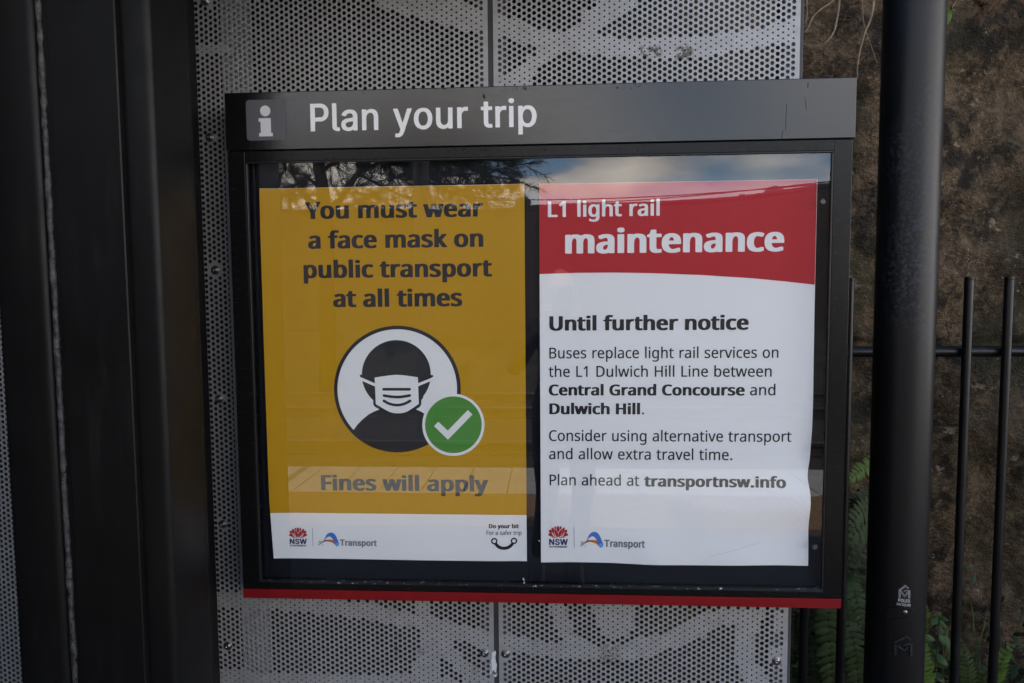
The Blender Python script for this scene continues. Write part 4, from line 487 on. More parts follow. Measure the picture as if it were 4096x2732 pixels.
# ---------------------------------------------------------------- sandstone wall behind everything
m = M('sandstone')
big = m.noise(2.2, 6, 0.6); mid = m.noise(9, 7, 0.65, (1, 1, 1.25)); fine = m.noise(55, 5, 0.65, (1, 1, 1.5)); vf = m.noise(170, 4)
c = m.mix(m.ramp(mid, [(0.36, 0.0), (0.60, 1.0)]), (0.052, 0.037, 0.022), (0.200, 0.136, 0.078))
c = m.mix(m.ramp(fine, [(0.48, 0.0), (0.62, 0.75)]), c, (0.265, 0.190, 0.118))
c = m.mix(m.ramp(m.noise(42, 5, 0.7), [(0.50, 0.0), (0.60, 0.6)]), c, (0.040, 0.032, 0.023))
c = m.mix(m.ramp(m.noise(5.2, 6, 0.68), [(0.51, 0.0), (0.58, 0.9)]), c, (0.024, 0.020, 0.015))
c = m.mix(m.ramp(big, [(0.50, 0.0), (0.62, 0.55)]), c, (0.045, 0.040, 0.027))
c = m.mix(m.ramp(m.noise(3.4, 5, 0.6, (1, 1, 0.6)), [(0.50, 0.0), (0.66, 0.55)]), c, (0.066, 0.060, 0.030))
c = m.mix(m.ramp(m.noise(11, 5, 0.6, (1, 1, 1.6)), [(0.655, 0.0), (0.69, 0.9)]), c, (0.36, 0.275, 0.185))
c = m.mix(m.ramp(m.noise(75, 2, 0.5), [(0.71, 0.0), (0.75, 0.8)]), c, (0.36, 0.34, 0.28))
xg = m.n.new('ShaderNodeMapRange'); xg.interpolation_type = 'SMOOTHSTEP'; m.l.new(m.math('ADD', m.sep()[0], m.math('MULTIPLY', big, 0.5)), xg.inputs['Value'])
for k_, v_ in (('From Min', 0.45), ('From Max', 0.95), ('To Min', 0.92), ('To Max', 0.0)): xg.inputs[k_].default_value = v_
c = m.mix(xg.outputs[0], c, (0.016, 0.016, 0.011))      # shade behind the screen, painted into the stone colour
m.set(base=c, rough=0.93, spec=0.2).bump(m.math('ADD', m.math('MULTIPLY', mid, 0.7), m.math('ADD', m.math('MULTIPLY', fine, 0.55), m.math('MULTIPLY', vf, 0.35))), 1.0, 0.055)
WALLY = 0.78
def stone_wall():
    x0, x1, z0, z1 = 0.25, 2.6, -0.02, 2.9
    NX, NZ = 190, 230
    xs = [-7, -3, -1.2]+[x0+(x1-x0)*i/NX for i in range(NX+1)]+[3.5, 6, 10]
    zs = [z0+(z1-z0)*i/NZ for i in range(NZ+1)]+[3.6, 4.6]
    joints = [(P(4000, 1368, WALLY)[1], 0.8, 1.3, 0.5), (P(4050, 2010, WALLY)[1], 0.7, 1.62, 0.12), (P(3470, 860, WALLY)[1], 0.7, 1.13, 0.10), (P(4050, 830, WALLY)[1], 0.6, 1.70, 0.16)]
    vs = []
    for z in zs:
        for x in xs:
            y = WALLY
            y += 0.08*mnoise.noise(Vector((x*1.9, 3.1, z*1.7)))+0.042*mnoise.noise(Vector((x*6, 7.7, z*5)))+0.015*mnoise.noise(Vector((x*19, 1.7, z*15)))+0.008*mnoise.noise(Vector((x*50, 0.7, z*40)))
            for jz, am, jx, jw in joints:
                am = am*math.exp(-((x-jx)/jw)**4)
                jl = jz+0.018*mnoise.noise(Vector((x*4, jz*9, 0)))
                d = (z-jl)/0.012; y += 0.030*am*math.exp(-d*d)
                if z < jl: y += 0.012*am
            vs.append((x, y, z))
    w_ = len(xs); fs = [(j*w_+i, j*w_+i+1, (j+1)*w_+i+1, (j+1)*w_+i) for j in range(len(zs)-1) for i in range(w_-1)]
    # depth: a top and a back
    b = len(vs)
    n = len(zs)-1
    vs += [(x, 2.6, zs[-1]) for x in xs]+[(x, 2.6, z0) for x in xs]
    for i in range(w_-1):
        fs.append((n*w_+i, n*w_+i+1, b+i+1, b+i)); fs.append((b+i, b+i+1, b+w_+i+1, b+w_+i))
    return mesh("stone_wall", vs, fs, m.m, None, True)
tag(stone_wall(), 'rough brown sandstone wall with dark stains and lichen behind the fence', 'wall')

# ---------------------------------------------------------------- perforated screen
PY0 = 0.092; PT = 0.0025
def inpoly(x, z, poly):
    c_ = False; j = len(poly)-1
    for i in range(len(poly)):
        xi, zi = poly[i]; xj, zj = poly[j]
        if (zi > z) != (zj > z) and x < (xj-xi)*(z-zi)/(zj-zi)+xi: c_ = not c_
        j = i
    return c_
SMALL = []
def small(ox, oy, s, pts): SMALL.append([P(ox+a/s, oy+b/s, PY0) for a, b in pts])
small(800, 0, 1.8838, [(1290, -60), (1330, 35), (1480, 95), (1600, 125), (1740, 150), (1900, 200), (2040, 240), (2200, 225), (2200, 90), (2060, 60), (1960, -20), (1930, -60)])
small(800, 0, 1.8838, [(-300, 330), (230, 345), (230, 400), (-300, 410)])
small(2000, 0, 1.8085, [(-30, 130), (0, 120), (90, 130), (170, 165), (300, 205), (400, 222), (480, 222), (575, 165), (605, 80), (690, 45), (725, -60), (1040, -60), (1020, -20), (960, 50), (850, 120), (740, 185), (680, 235), (780, 262), (940, 285), (1300, 275), (1520, 262), (1700, 228), (1900, 195), (2030, 165), (2110, 115), (2200, 120), (2200, 290), (1990, 320), (1850, 345), (1750, 365), (1600, 385), (1480, 405), (1400, 415), (860, 415), (640, 385), (430, 380), (380, 440), (290, 485), (240, 570), (180, 640), (-30, 640), (-30, 545), (85, 545), (120, 500), (190, 425), (270, 385), (270, 325), (90, 300), (60, 270), (-30, 255)])
small(840, 2250, 1.8659, [(-200, 205), (60, 215), (230, 225), (450, 265), (950, 265), (1000, 290), (1250, 300), (1350, 350), (1540, 380), (1540, 250), (1650, 250), (1650, 390), (1750, 430), (1830, 460), (1960, 480), (2060, 510), (2110, 520), (2110, 700), (2000, 690), (2010, 630), (1940, 600), (1860, 580), (1800, 570), (1800, 620), (1860, 680), (1920, 740), (1970, 770), (2010, 790), (2040, 850), (2080, 870), (2080, 950), (1900, 950), (1890, 850), (1840, 815), (1790, 740), (1730, 715), (1725, 790), (1690, 810), (1720, 850), (1800, 870), (1900, 950), (1500, 950), (1500, 810), (1540, 720), (1565, 640), (1565, 500), (1480, 480), (1350, 465), (1200, 430), (1000, 400), (850, 390), (640, 360), (450, 350), (60, 340), (-200, 330)])
small(840, 2250, 1.8659, [(-200, 790), (60, 800), (400, 815), (900, 830), (1300, 840), (1500, 820), (1500, 960), (-200, 960)])
small(1900, 2250, 1.5673, [(455, 255), (560, 255), (570, 300), (600, 380), (630, 450), (670, 495), (760, 520), (880, 520), (980, 505), (1010, 480), (1180, 450), (1260, 410), (1380, 350), (1440, 310), (1550, 295), (1780, 290), (1840, 300), (1820, 330), (1790, 370), (1785, 430), (1760, 450), (1760, 620), (1790, 660), (1820, 700), (1850, 780), (1680, 780), (1670, 700), (1640, 640), (1640, 580), (1610, 560), (1625, 520), (1650, 400), (1600, 385), (1530, 405), (1480, 440), (1430, 470), (1360, 500), (1280, 530), (1220, 535), (1160, 560), (1100, 590), (1000, 610), (860, 620), (700, 600), (560, 600), (400, 590), (240, 550), (150, 530), (150, 450), (240, 455), (330, 480), (480, 510), (565, 510), (520, 440), (490, 360)])
small(1900, 2250, 1.5673, [(740, 240), (1010, 240), (1015, 330), (1010, 400), (960, 460), (860, 480), (800, 450), (760, 390), (745, 320)])
small(1900, 2250, 1.5673, [(1875, 320), (1960, 320), (1960, 430), (1860, 430)])
small(1900, 2250, 1.5673, [(1830, 540), (1960, 540), (1960, 680), (1860, 650)])
for q in (-0.4, 0.2, 0.9, 1.5):   # bands out of frame, above and below
    SMALL.append([(x_, 2.22+0.05*q+0.05*math.sin(5*x_+q*3)) for x_ in (-2+0.1*i for i in range(40))]+[(x_, 2.27+0.05*q+0.05*math.sin(4*x_+q*3)) for x_ in (2-0.1*i for i in range(40))])
CSP, RSP, RB, RS = 0.01140, 0.01325, 0.00466, 0.00225
NSEG = 12
panelm = M('silver_perforated_paint')
v = panelm.noise(40, 6, 0.6); sp_ = panelm.noise(1400, 2)
c = panelm.mix(panelm.ramp(v, [(0.40, 0.0), (0.75, 1.0)]), (0.345, 0.345, 0.352), (0.285, 0.281, 0.278))
chip = panelm.noise(95, 5, 0.65)
msk = None
for (a, b, e, d) in (((1005, 338), (1165, 412), 0, 0), ((1275, 335), (1395, 430), 0, 0)):
    x0_, z1_ = P(2000+a[0]/1.8085, a[1]/1.8085, PY0); x1_, z0_ = P(2000+b[0]/1.8085, b[1]/1.8085, PY0)
    q = panelm.math('MULTIPLY', panelm.boxmask(x0_, x1_, z0_, z1_, 0.006), panelm.ramp(chip, [(0.47, 0.0), (0.50, 1.0)]))
    msk = q if msk is None else panelm.math('MAXIMUM', msk, q)
for (px_, py_, rx_, rz_) in ((1687, 2607, 12, 14), (2437, 2615, 42, 40), (1585, 2590, 14, 22), (1900, 2676, 10, 20)):
    cx_, cz_ = P(px_, py_, PY0); q = panelm.math('MULTIPLY', panelm.boxmask(cx_-rx_*6e-4, cx_+rx_*6e-4, cz_-rz_*6e-4, cz_+rz_*6e-4, 0.006), panelm.ramp(panelm.noise(150, 4), [(0.45, 0.0), (0.6, 0.75)])); msk = panelm.math('MAXIMUM', msk, q)
c = panelm.mix(msk, c, (0.085, 0.078, 0.060))
panelm.set(base=c, rough=0.48, metal=0.25).bump(sp_, 0.15, 0.0005)
BOLTS = []
def panel(root, x0, x1, z0, z1, skip=None, bolts=()):
    vs, fs = [], []
    cs = [(math.cos(2*math.pi*k/NSEG), math.sin(2*math.pi*k/NSEG)) for k in range(NSEG)]
    s3 = RSP/2
    hexc = []
    for k in range(NSEG):            # where each spoke leaves the hexagonal cell
        a = 2*math.pi*k/NSEG; r_ = a % (math.pi/3)
        best = min(((s3)/max(1e-6, abs(math.cos(a-math.pi/2-j*math.pi/3))) for j in range(6)))
        hexc.append((math.cos(a)*best, math.sin(a)*best))
    nx = int((x1-x0-0.012)/CSP); cx0 = x0+(x1-x0-(nx-1)*CSP)/2
    for i in range(nx):
        cx = cx0+i*CSP
        j = 0
        while True:
            cz = z0+RSP*(j+(0.75 if i % 2 else 0.25))+0.008; j += 1
            if cz > z1-0.012: break
            inside = skip and skip[0] < cx < skip[1] and skip[2] < cz < skip[3]
            r = RB
            if any(inpoly(cx, cz, p) for p in SMALL): r = RS
            if any((cx-bx)**2+(cz-bz)**2 < 0.0145**2 for bx, bz in bolts): inside = True
            b = len(vs)
            r *= 1+0.02*math.sin(i*12.9+j*78.2)
            for (hx, hz) in hexc:
                X = min(max(cx+hx, x0), x1); Z = min(max(cz+hz, z0), z1); vs.append((X, PY0, Z))
            if inside:
                fs.append(tuple(b+k for k in range(NSEG))); continue
            for (u, t) in cs: vs.append((cx+u*r, PY0, cz+t*r))
            for (u, t) in cs: vs.append((cx+u*r, PY0+PT, cz+t*r))
            for k in range(NSEG):
                k2 = (k+1) % NSEG
                fs.append((b+k, b+k2, b+NSEG+k2, b+NSEG+k))
                fs.append((b+NSEG+k, b+NSEG+k2, b+2*NSEG+k2, b+2*NSEG+k))
    # plain margins left and right, top and bottom
    e = 0.0004
    xl, xr = cx0-0.0040, cx0+(nx-1)*CSP+0.0040
    bm = bmesh.new()
    for q in ((x0, xl, z0, z1), (xr, x1, z0, z1)):
        if q[1]-q[0] > 0.0005: bbox(bm, q[0], q[1], PY0+e, PY0+PT, q[2], q[3])
    tmp = bpy.data.meshes.new('t'); bm.to_mesh(tmp); bm.free()
    b = len(vs); vs += [tuple(v_.co) for v_ in tmp.vertices]; fs += [tuple(b+k for k in p.vertices) for p in tmp.polygons]; bpy.data.meshes.remove(tmp)
    return mesh('perforated_sheet', vs, fs, panelm.m, root)
steel = M('stainless_bolt').set(base=(0.26, 0.25, 0.24), metal=1.0, rough=0.32).m
darksteel = plain('bolt_recess', (0.02, 0.02, 0.02), 0.6)
def bolt(parent, x, z, y=PY0, r=0.0075, name='bolt'):
    bm = bmesh.new(); n = 20
    prof = [(1.45, 0.0), (1.45, 0.12), (1.28, 0.17), (1.0, 0.19), (0.97, 0.34), (0.82, 0.55), (0.55, 0.68), (0.38, 0.72), (0.34, 0.45), (0.0, 0.42)]
    rings = []
    for q, h in prof:
        if q == 0: rings.append([bm.verts.new((x, y-h*r, z))]); continue
        rings.append([bm.verts.new((x+q*r*(0.78+0.22*abs(math.cos(3*2*math.pi*k/n)) if 0.3 < q < 0.4 else 1)*math.cos(2*math.pi*k/n), y-h*r, z+q*r*(0.78+0.22*abs(math.cos(3*2*math.pi*k/n)) if 0.3 < q < 0.4 else 1)*math.sin(2*math.pi*k/n))) for k in range(n)])
    for a, b in zip(rings, rings[1:]):
        for k in range(n):
            if len(b) == 1: bm.faces.new((a[k], a[(k+1) % n], b[0]))
            else: bm.faces.new((a[k], a[(k+1) % n], b[(k+1) % n], b[k]))
    bmesh.ops.recalc_face_normals(bm, faces=bm.faces)
    o = frombm(name, bm, steel, parent, True)
    bm = bmesh.new(); bmesh.ops.create_circle(bm, cap_ends=True, segments=6, radius=r*0.3, matrix=Matrix.Translation((x, y-0.425*r, z)) @ Matrix.Rotation(R(90), 4, 'X'))
    frombm('drive_socket', bm, darksteel, o); return o
C4 = lambda ox, oy, s, x, y: P(ox+x/s, oy+y/s, PY0)
XS0, XS1 = PX(1963, PY0), PX(1984, PY0)
XR = (C4(2000, 0, 1.8085, 2185, 250)[0]+C4(1900, 2250, 1.5673, 1948, 600)[0])/2
lb = [C4(0, 0, 1.1475, 943, 5), C4(0, 0, 1.1475, 963, 631), C4(0, 0, 1.1475, 988, 1240), C4(0, 1366, 1.1475, 1006, 263), C4(0, 1366, 1.1475, 1023, 838), C4(0, 1366, 1.1475, 1046, 1397), C4(840, 2250, 1.8659, 2048, 675)]
rb = [C4(840, 2250, 1.8659, 2207, 680), C4(1900, 2250, 1.5673, 1890, 617)]
SKIP = (-0.66, 0.57, 0.80, 1.80)
t = thing('perforated_panel', (-0.5, PY0, 0), 'silver perforated metal panel behind the left half of the sign', 'panel', 'perforated screen panels')
panel(t, -1.05, XS0, 0.40, 2.26, SKIP, lb)
for x, z in lb: bolt(t, x, z)
t = thing('perforated_panel', (0.3, PY0, 0), 'silver perforated metal panel with dark right edge, right of the seam', 'panel', 'perforated screen panels')
panel(t, XS1, XR, 0.40, 2.26, SKIP, rb)
for x, z in rb: bolt(t, x, z)
t = thing('perforated_panel', (-1.4, PY0, 0), 'sliver of perforated panel left of the black column', 'panel', 'perforated screen panels')
panel(t, -1.55, -1.10, 0.30, 1.6)
framem = powder('charcoal_frame_paint', (0.040, 0.040, 0.044), 0.5)
t = thing('screen_frame', (0, PY0, 0), 'charcoal steel frame with uprights carrying the perforated panels', 'frame')
sm = (XS0+XS1)/2
box('upright', sm-0.034, sm+0.034, PY0+PT+0.001, PY0+0.055, 0.0, 2.261, framem, t, 0.003)
box('upright', XR-0.038, XR+0.009, PY0+PT+0.001, PY0+0.055, 0.0, 2.261, framem, t, 0.003)
box('upright', -1.06, -0.93, PY0+PT+0.001, PY0+0.055, 0.0, 2.261, framem, t, 0.003)
box('crossbar', -1.1, XR, PY0+0.004, PY0+0.05, 2.262, 2.285, framem, t, 0.003)
box('crossbar', -1.1, XR, PY0+0.004, PY0+0.05, 0.33, 0.396, framem, t, 0.003)
galv = M('galvanised_plate'); galv.set(base=galv.mix(galv.ramp(galv.noise(60, 3), [(0.35, 0.0), (0.65, 1.0)]), (0.36, 0.37, 0.385), (0.46, 0.47, 0.485)), metal=0.2, rough=0.5)
xb0, xb1 = PX(925, PY0+0.012), PX(1038, PY0+0.012)
box('mounting_strip', xb0, xb1, PY0+0.013, PY0+0.018, 0.40, 2.26, galv.m, t, 0.001)
# white paint smear on the seam
cx, cz = P(1975, 2652, PY0)
random.seed(5)
pmm = M('white_paint_smear'); pmm.set(base=pmm.mix(pmm.ramp(pmm.noise(260, 4, 0.6, (1, 1, 0.18)), [(0.52, 0.0), (0.60, 1.0)]), (0.66, 0.66, 0.67), (0.05, 0.05, 0.055)), rough=0.35); pm = pmm.m
lo = [(cx-0.003, cz+0.029), (cx+0.001, cz+0.0315), (cx+0.006, cz+0.030), (cx+0.0045, cz+0.012), (cx+0.0075, cz-0.004), (cx+0.0065, cz-0.018), (cx+0.009, cz-0.028), (cx+0.004, cz-0.035), (cx-0.002, cz-0.031), (cx-0.009, cz-0.026), (cx-0.0085, cz-0.019), (cx-0.0055, cz-0.012), (cx-0.009, cz-0.003), (cx-0.0055, cz+0.008), (cx-0.0045, cz+0.018)]
sheet('paint_smear', [smoothloop(lo, 4)], lambda x_, z_: PY0-0.0012+0.0006*math.sin(z_*900), pm, t)
# ---------------------------------------------------------------- information sign
SX0, SX1, SZ0, SZ1, HZ, RZ = -0.7225, 0.6425, 0.7385, 1.8715, 1.7450, 0.7155
OX0, OX1, OZ0, OZ1 = -0.6828, 0.6028, 0.7538, 1.7203
sign = thing('information_sign', (0, 0, 0), 'black framed sign with Plan your trip header holding two posters behind glass', 'sign')
# case material: powder coat with dirt under the seams and small scuffs
def casemat(name, dirt, spec, rlo):
    m = M(name)
    base = m.mix(m.ramp(m.noise(5, 5), [(0.35, 0.0), (0.75, 1.0)]), (0.0050, 0.0050, 0.0052), (0.0070, 0.0070, 0.0068))
    d = m.ramp(m.noise(130, 5, 0.7), [(0.56, 0.0), (0.60, 1.0)])
    spread = m.ramp(m.noise(13, 3, 0.5, (1, 1, 2.0)), [(0.50, 0.0), (0.60, 1.0)])
    mask = None
    for b in dirt:
        q = m.boxmask(*b, 0.006); mask = q if mask is None else m.math('MAXIMUM', mask, q)
    mk = m.math('MULTIPLY', m.math('MULTIPLY', d, spread), mask)
    m.set(base=m.mix(mk, base, (0.006, 0.005, 0.004)))
    rg = m.ramp(m.noise(30, 6, 0.6, (1, 1, 4)), [(0.3, rlo), (0.7, rlo+0.07)])
    m.set(rough=m.mix(mk, rg, (0.8, 0.8, 0.8)), spec=spec)
    m.bump(m.math('ADD', m.noise(800, 2), m.math('MULTIPLY', m.noise(26, 3), 1.2)), 0.12, 0.0007); return m.m
case_m = casemat('black_case_paint', [(SX0, SX1, 1.7235, 1.745)], 0.20, 0.22)
head_m = casemat('black_header_paint', [(-0.45, 0.35, 1.860, 1.873)], 0.56, 0.15)
ring = []
YF, YB = 0.0, 0.062
for q in ((SX0, OX0, SZ0, HZ-0.0012), (OX1, SX1, SZ0, HZ-0.0012)): box('frame_side', q[0], q[1], YF, YB, q[2], q[3], case_m, sign, 0.0016, 2)
bm = bmesh.new(); bbox(bm, OX0-0.0005, OX1+0.0005, YF+0.0002, YB, OZ1, HZ-0.0012, 0.0012, 2); frombm('frame_top', bm, case_m, sign)
bm = bmesh.new(); bbox(bm, OX0-0.0005, OX1+0.0005, YF+0.0002, YB, SZ0, OZ0, 0.0012, 2); frombm('frame_bottom', bm, case_m, sign)
# glazing trim inside the opening, with paint worn off its edge
m = M('worn_trim')
wr = m.ramp(m.noise(75, 5, 0.7), [(0.60, 0.0), (0.62, 1.0)])
low = m.boxmask(OX0-0.1, OX1+0.1, OZ0-0.1, OZ0+0.006, 0.003); wr2 = m.ramp(m.noise(60, 5, 0.75), [(0.69, 0.0), (0.71, 1.0)])
wr = m.math('MAXIMUM', m.math('MULTIPLY', wr, low), wr2)
m.set(base=m.mix(wr, (0.010, 0.010, 0.012), (0.50, 0.50, 0.52)), rough=0.34, spec=0.35)
bm = bmesh.new(); tw = 0.0042
bbox(bm, OX0, OX0+tw, -0.0008, 0.010, OZ0+tw, OZ1-tw, 0.0012, 3); bbox(bm, OX1-tw, OX1, -0.0008, 0.010, OZ0+tw, OZ1-tw, 0.0012, 3)
bbox(bm, OX0, OX1, -0.0008, 0.010, OZ0, OZ0+tw, 0.0012, 3); bbox(bm, OX0, OX1, -0.0008, 0.010, OZ1-tw, OZ1, 0.0012, 3)
frombm('glazing_trim', bm, m.m, sign)
navy = M('dark_backing_board').set(base=(0.0080, 0.0088, 0.0130), rough=0.6, spec=0.08).m
box('backing_board', OX0, OX1, 0.030, 0.0615, OZ0+0.0002, OZ1-0.0002, navy, sign)
# header panel
hd = box('header_panel', SX0-0.0015, SX1+0.0040, -0.0022, 0.0625, HZ, SZ1, head_m, sign, 0.0018, 3)
yh = lambda x, z: -0.0022
vinyl = plain('white_vinyl', (0.80, 0.80, 0.80), 0.4)
zb = PZ(524, 0, 1429); ztop = P(800+835/1.8838, 785/1.8838)[1]
xl = P(1243, 470)[0]; xr = P(2000+265/1.8085, 850/1.8085)[0]
sheet('header_lettering', line_loops('signage', 'Plan your trip', xl, xr, 1.7833, 0.0600), lambda x, z: -0.0026, vinyl, hd)
plate_m = plain('grey_vinyl', (0.085, 0.086, 0.098), 0.5)
ip = sheet('information_icon', [rrect(-0.6753, -0.5863, 1.7662, 1.8548, 0.0075)], lambda x, z: -0.0026, plate_m, hd)
gl = plain('pale_grey_vinyl', (0.60, 0.61, 0.62), 0.45)
sheet('letter_i', [circle(-0.6315, 1.8302, 0.0117, 40), [(-0.6470, 1.8145), (-0.6196, 1.8145), (-0.6196, 1.7823), (-0.6160, 1.7823), (-0.6160, 1.7748), (-0.6470, 1.7748), (-0.6470, 1.7823), (-0.6430, 1.7823), (-0.6430, 1.8070), (-0.6470, 1.8070)]], lambda x, z: -0.0029, gl, ip)
redm = M('red_strip_paint'); redm.set(base=redm.mix(redm.ramp(redm.noise(20, 5), [(0.3, 0.0), (0.7, 1.0)]), (0.175, 0.0075, 0.0095), (0.20, 0.009, 0.011)), rough=0.42, spec=0.15)
box('red_strip', SX0, SX1, -0.0010, 0.060, RZ, SZ0-0.0012, redm.m, sign, 0.001, 2)
shadow_m = plain('case_inside', (0.02, 0.02, 0.02), 0.6)
# dark scuff strokes on the header's right end and hairline scratches
scr = plain('scuff_mark', (0.012, 0.012, 0.012), 0.8)
def hstroke(pts, wd, parent, mat, y, name): sheet(name, [stroke([P(*p) for p in pts], wd, True, 4)], lambda x, z: y, mat, parent)
C5 = lambda x, y: (3072+x/1.1475, y/1.1475)
hstroke([C5(167, 448), C5(172, 478), C5(174, 508)], 0.0008, hd, scr, -0.0026, 'scuff')
hstroke([C5(182, 383), C5(181, 402)], 0.0016, hd, scr, -0.0026, 'scuff')
hstroke([C5(83, 480), C5(81, 545), C5(79, 600)], 0.0010, hd, scr, -0.0025, 'scuff')
hstroke([C5(66, 600), C5(60, 640)], 0.0012, hd, scr, -0.0025, 'scuff')
hstroke([(1935, 383), (1938, 392)], 0.0055, hd, plain('cocoon_brown', (0.05, 0.03, 0.015), 0.9), -0.0030, 'insect_cocoon')
for bx0, bx1, bz in ((-0.45, -0.35, 1.55), (0.30, 0.40, 1.55), (-0.45, -0.35, 0.95), (0.30, 0.40, 0.95)): box('mounting_bracket', bx0, bx1, 0.0632, PY0-0.0003, bz-0.03, bz+0.03, case_m, sign, 0.002)
# glass
m = bpy.data.materials.new('display_glass'); m.use_nodes = True
t_ = m.node_tree; t_.nodes.clear()
out = t_.nodes.new('ShaderNodeOutputMaterial'); mxs = t_.nodes.new('ShaderNodeMixShader'); tr = t_.nodes.new('ShaderNodeBsdfTransparent'); gs = t_.nodes.new('ShaderNodeBsdfGlossy'); fr = t_.nodes.new('ShaderNodeFresnel')
tr.inputs[0].default_value = (0.985, 0.99, 0.99, 1); gs.inputs['Roughness'].default_value = 0.0; gs.inputs[0].default_value = (1, 1, 1, 1); fr.inputs['IOR'].default_value = 1.72
geo = t_.nodes.new('ShaderNodeNewGeometry'); mm = t_.nodes.new('ShaderNodeMath'); mm.operation = 'SUBTRACT'; mm.inputs[0].default_value = 1.0
mk = t_.nodes.new('ShaderNodeMath'); mk.operation = 'MULTIPLY'
t_.links.new(geo.outputs['Backfacing'], mm.inputs[1]); t_.links.new(fr.outputs[0], mk.inputs[0]); t_.links.new(mm.outputs[0], mk.inputs[1])
t_.links.new(mk.outputs[0], mxs.inputs[0]); t_.links.new(tr.outputs[0], mxs.inputs[1]); t_.links.new(gs.outputs[0], mxs.inputs[2]); t_.links.new(mxs.outputs[0], out.inputs[0])
glass = box('glass_pane', OX0+tw, OX1-tw, 0.0030, 0.0070, OZ0+tw, OZ1-tw, m, sign)
def glass_lock(px, py):
    x, z = P(px, py)
    bm = bmesh.new(); bmesh.ops.create_cone(bm, cap_ends=True, segments=28, radius1=0.0065, radius2=0.0056, depth=0.003, matrix=Matrix.Translation((x, 0.0015, z)) @ Matrix.Rotation(R(90), 4, 'X'))
    o = frombm('lock', bm, plain('lock_black', (0.015, 0.015, 0.015), 0.35), sign)
    vs, fs = [], []
    for rr in (0.0038, 0.0018):
        tube(vs, fs, [(x+rr*math.cos(2*math.pi*k/24), -0.0002, z+rr*math.sin(2*math.pi*k/24)) for k in range(25)], 0.0005, 5, False)
    mesh('lock_ring', vs, fs, steel, o, True)
glass_lock(3072+253/1.1475, 925/1.1475)
glass_lock(3100+302/1.884, 1900+545/1.884)
dust = plain('paint_drip', (0.45, 0.45, 0.46), 0.5)
for a, b, wd in (((2093, 2316), (2095, 2322), .0035), ((2097, 2331), (2096, 2334), .003), ((2156, 2163), (2158, 2167), .002)):
    sheet('paint_drip', [stroke([P(*a), P(*b)], wd, True, 4)], lambda x, z: 0.0026, dust, glass)

# ---------------------------------------------------------------- posters
PYP = 0.0235
def T(px, py): return P(px, py, PYP)
def poster_y(x0, x1, z0, z1, bumps):
    def f(x, z):
        y = PYP
        u = (x-x0)/(x1-x0); v = (z-z0)/(z1-z0)
        for cu, cv, su, sv, h in bumps:
            y -= h*math.exp(-((u-cu)/su)**2-((v-cv)/sv)**2)
        return y
    return f
def paper(name, x0, x1, zt, zbf, yf, off, mat, parent, nx=64, nz=96, edge=None):
    """curved sheet between zbf(x) below and zt above"""
    vs, fs = [], []
    for j in range(nz+1):
        for i in range(nx+1):
            x = x0+(x1-x0)*i/nx; zb_ = zbf(x); z = zb_+(zt-zb_)*j/nz
            if edge: x += edge(x, z)
            vs.append((x, yf(x, z)-off, z))
    for j in range(nz):
        for i in range(nx):
            a = j*(nx+1)+i; fs.append((a, a+1, a+nx+2, a+nx+1))
    b = len(vs); 
    return mesh(name, vs, fs, mat, parent, True)
def ink(name, c, rough=0.45): return plain(name, c, rough, spec=0.12)
white_p = M('poster_paper'); white_p.set(base=(0.80, 0.80, 0.80), rough=0.5, spec=0.3)
white_p = white_p.m
charcoal = ink('charcoal_ink', (0.026, 0.026, 0.031))
def tl(parent, yf, font, text, left, right, base_px, cap_px, mat=charcoal, name='lettering', off=0.0006):
    """text line measured on the photo: ink left/right, a baseline point and the capital-top point (pixels)"""
    xl_ = T(*left)[0]; xr_ = T(*right)[0]; zb_ = T(*base_px)[1]; cap = T(*cap_px)[1]-zb_ if not isinstance(cap_px, float) else cap_px
    return sheet(name, line_loops(font, text, xl_, xr_, zb_, cap), lambda x, z: yf(x, z)-off, mat, parent)
# --- yellow poster
x0 = (T(1039, 754)[0]+T(1088, 2232)[0])/2; x1 = (T(2098, 736)[0]+T(2107, 2244)[0])/2
z1 = (T(1039, 754.6)[1]+T(2098, 736)[1])/2; z0 = (T(1098, 2234)[1]+T(2107, 2244)[1])/2
yf1 = poster_y(x0, x1, z0, z1, [(-0.02, 0.55, 0.07, 0.75, 0.006), (0.08, 1.02, 0.10, 0.07, -0.004), (1.0, 0.85, 0.10, 0.5, 0.004), (0.62, 0.03, 0.16, 0.05, 0.002), (0.97, 0.03, 0.06, 0.12, -0.003)])
yp = thing('mask_poster', (0.5*(x0+x1), PYP, z0), 'yellow face mask poster with round masked head pictogram', 'poster', 'posters in the sign case')
cut = lambda x, z: 0.0055*max(0, 1-(x-x0)/0.02)*max(0, 1-(z-z0)/0.14)
paper('paper', x0, x1, z1, lambda x: z0, yf1, 0.0, white_p, yp, edge=cut)
yellow = ink('yellow_ink', (0.500, 0.268, 0.010), 0.42)
zy = T(960+1247/1.959, 1800+500/1.959)[1]
paper('yellow_field', x0, x1, z1-0.0004, lambda x: zy, yf1, 0.0004, yellow, yp, edge=cut)
A = lambda x, y: (960+x/1.959, 580+y/1.959)
tl(yp, yf1, 'bold', 'You must wear', A(508, 470), A(1905, 470), A(1215, 571), A(1215, 571-136))
tl(yp, yf1, 'bold', 'a face mask on', A(533, 760), A(1907, 760), A(1215, 806), A(1215, 806-136))
tl(yp, yf1, 'bold', 'public transport', A(498, 980), A(1975, 980), A(1235, 1037), A(1235, 1037-136))
tl(yp, yf1, 'bold', 'at all times', A(730, 1220), A(1742, 1220), A(1236, 1267), A(1236, 1267-136))
B = lambda x, y: (960+x/1.959, 1800+y/1.959)
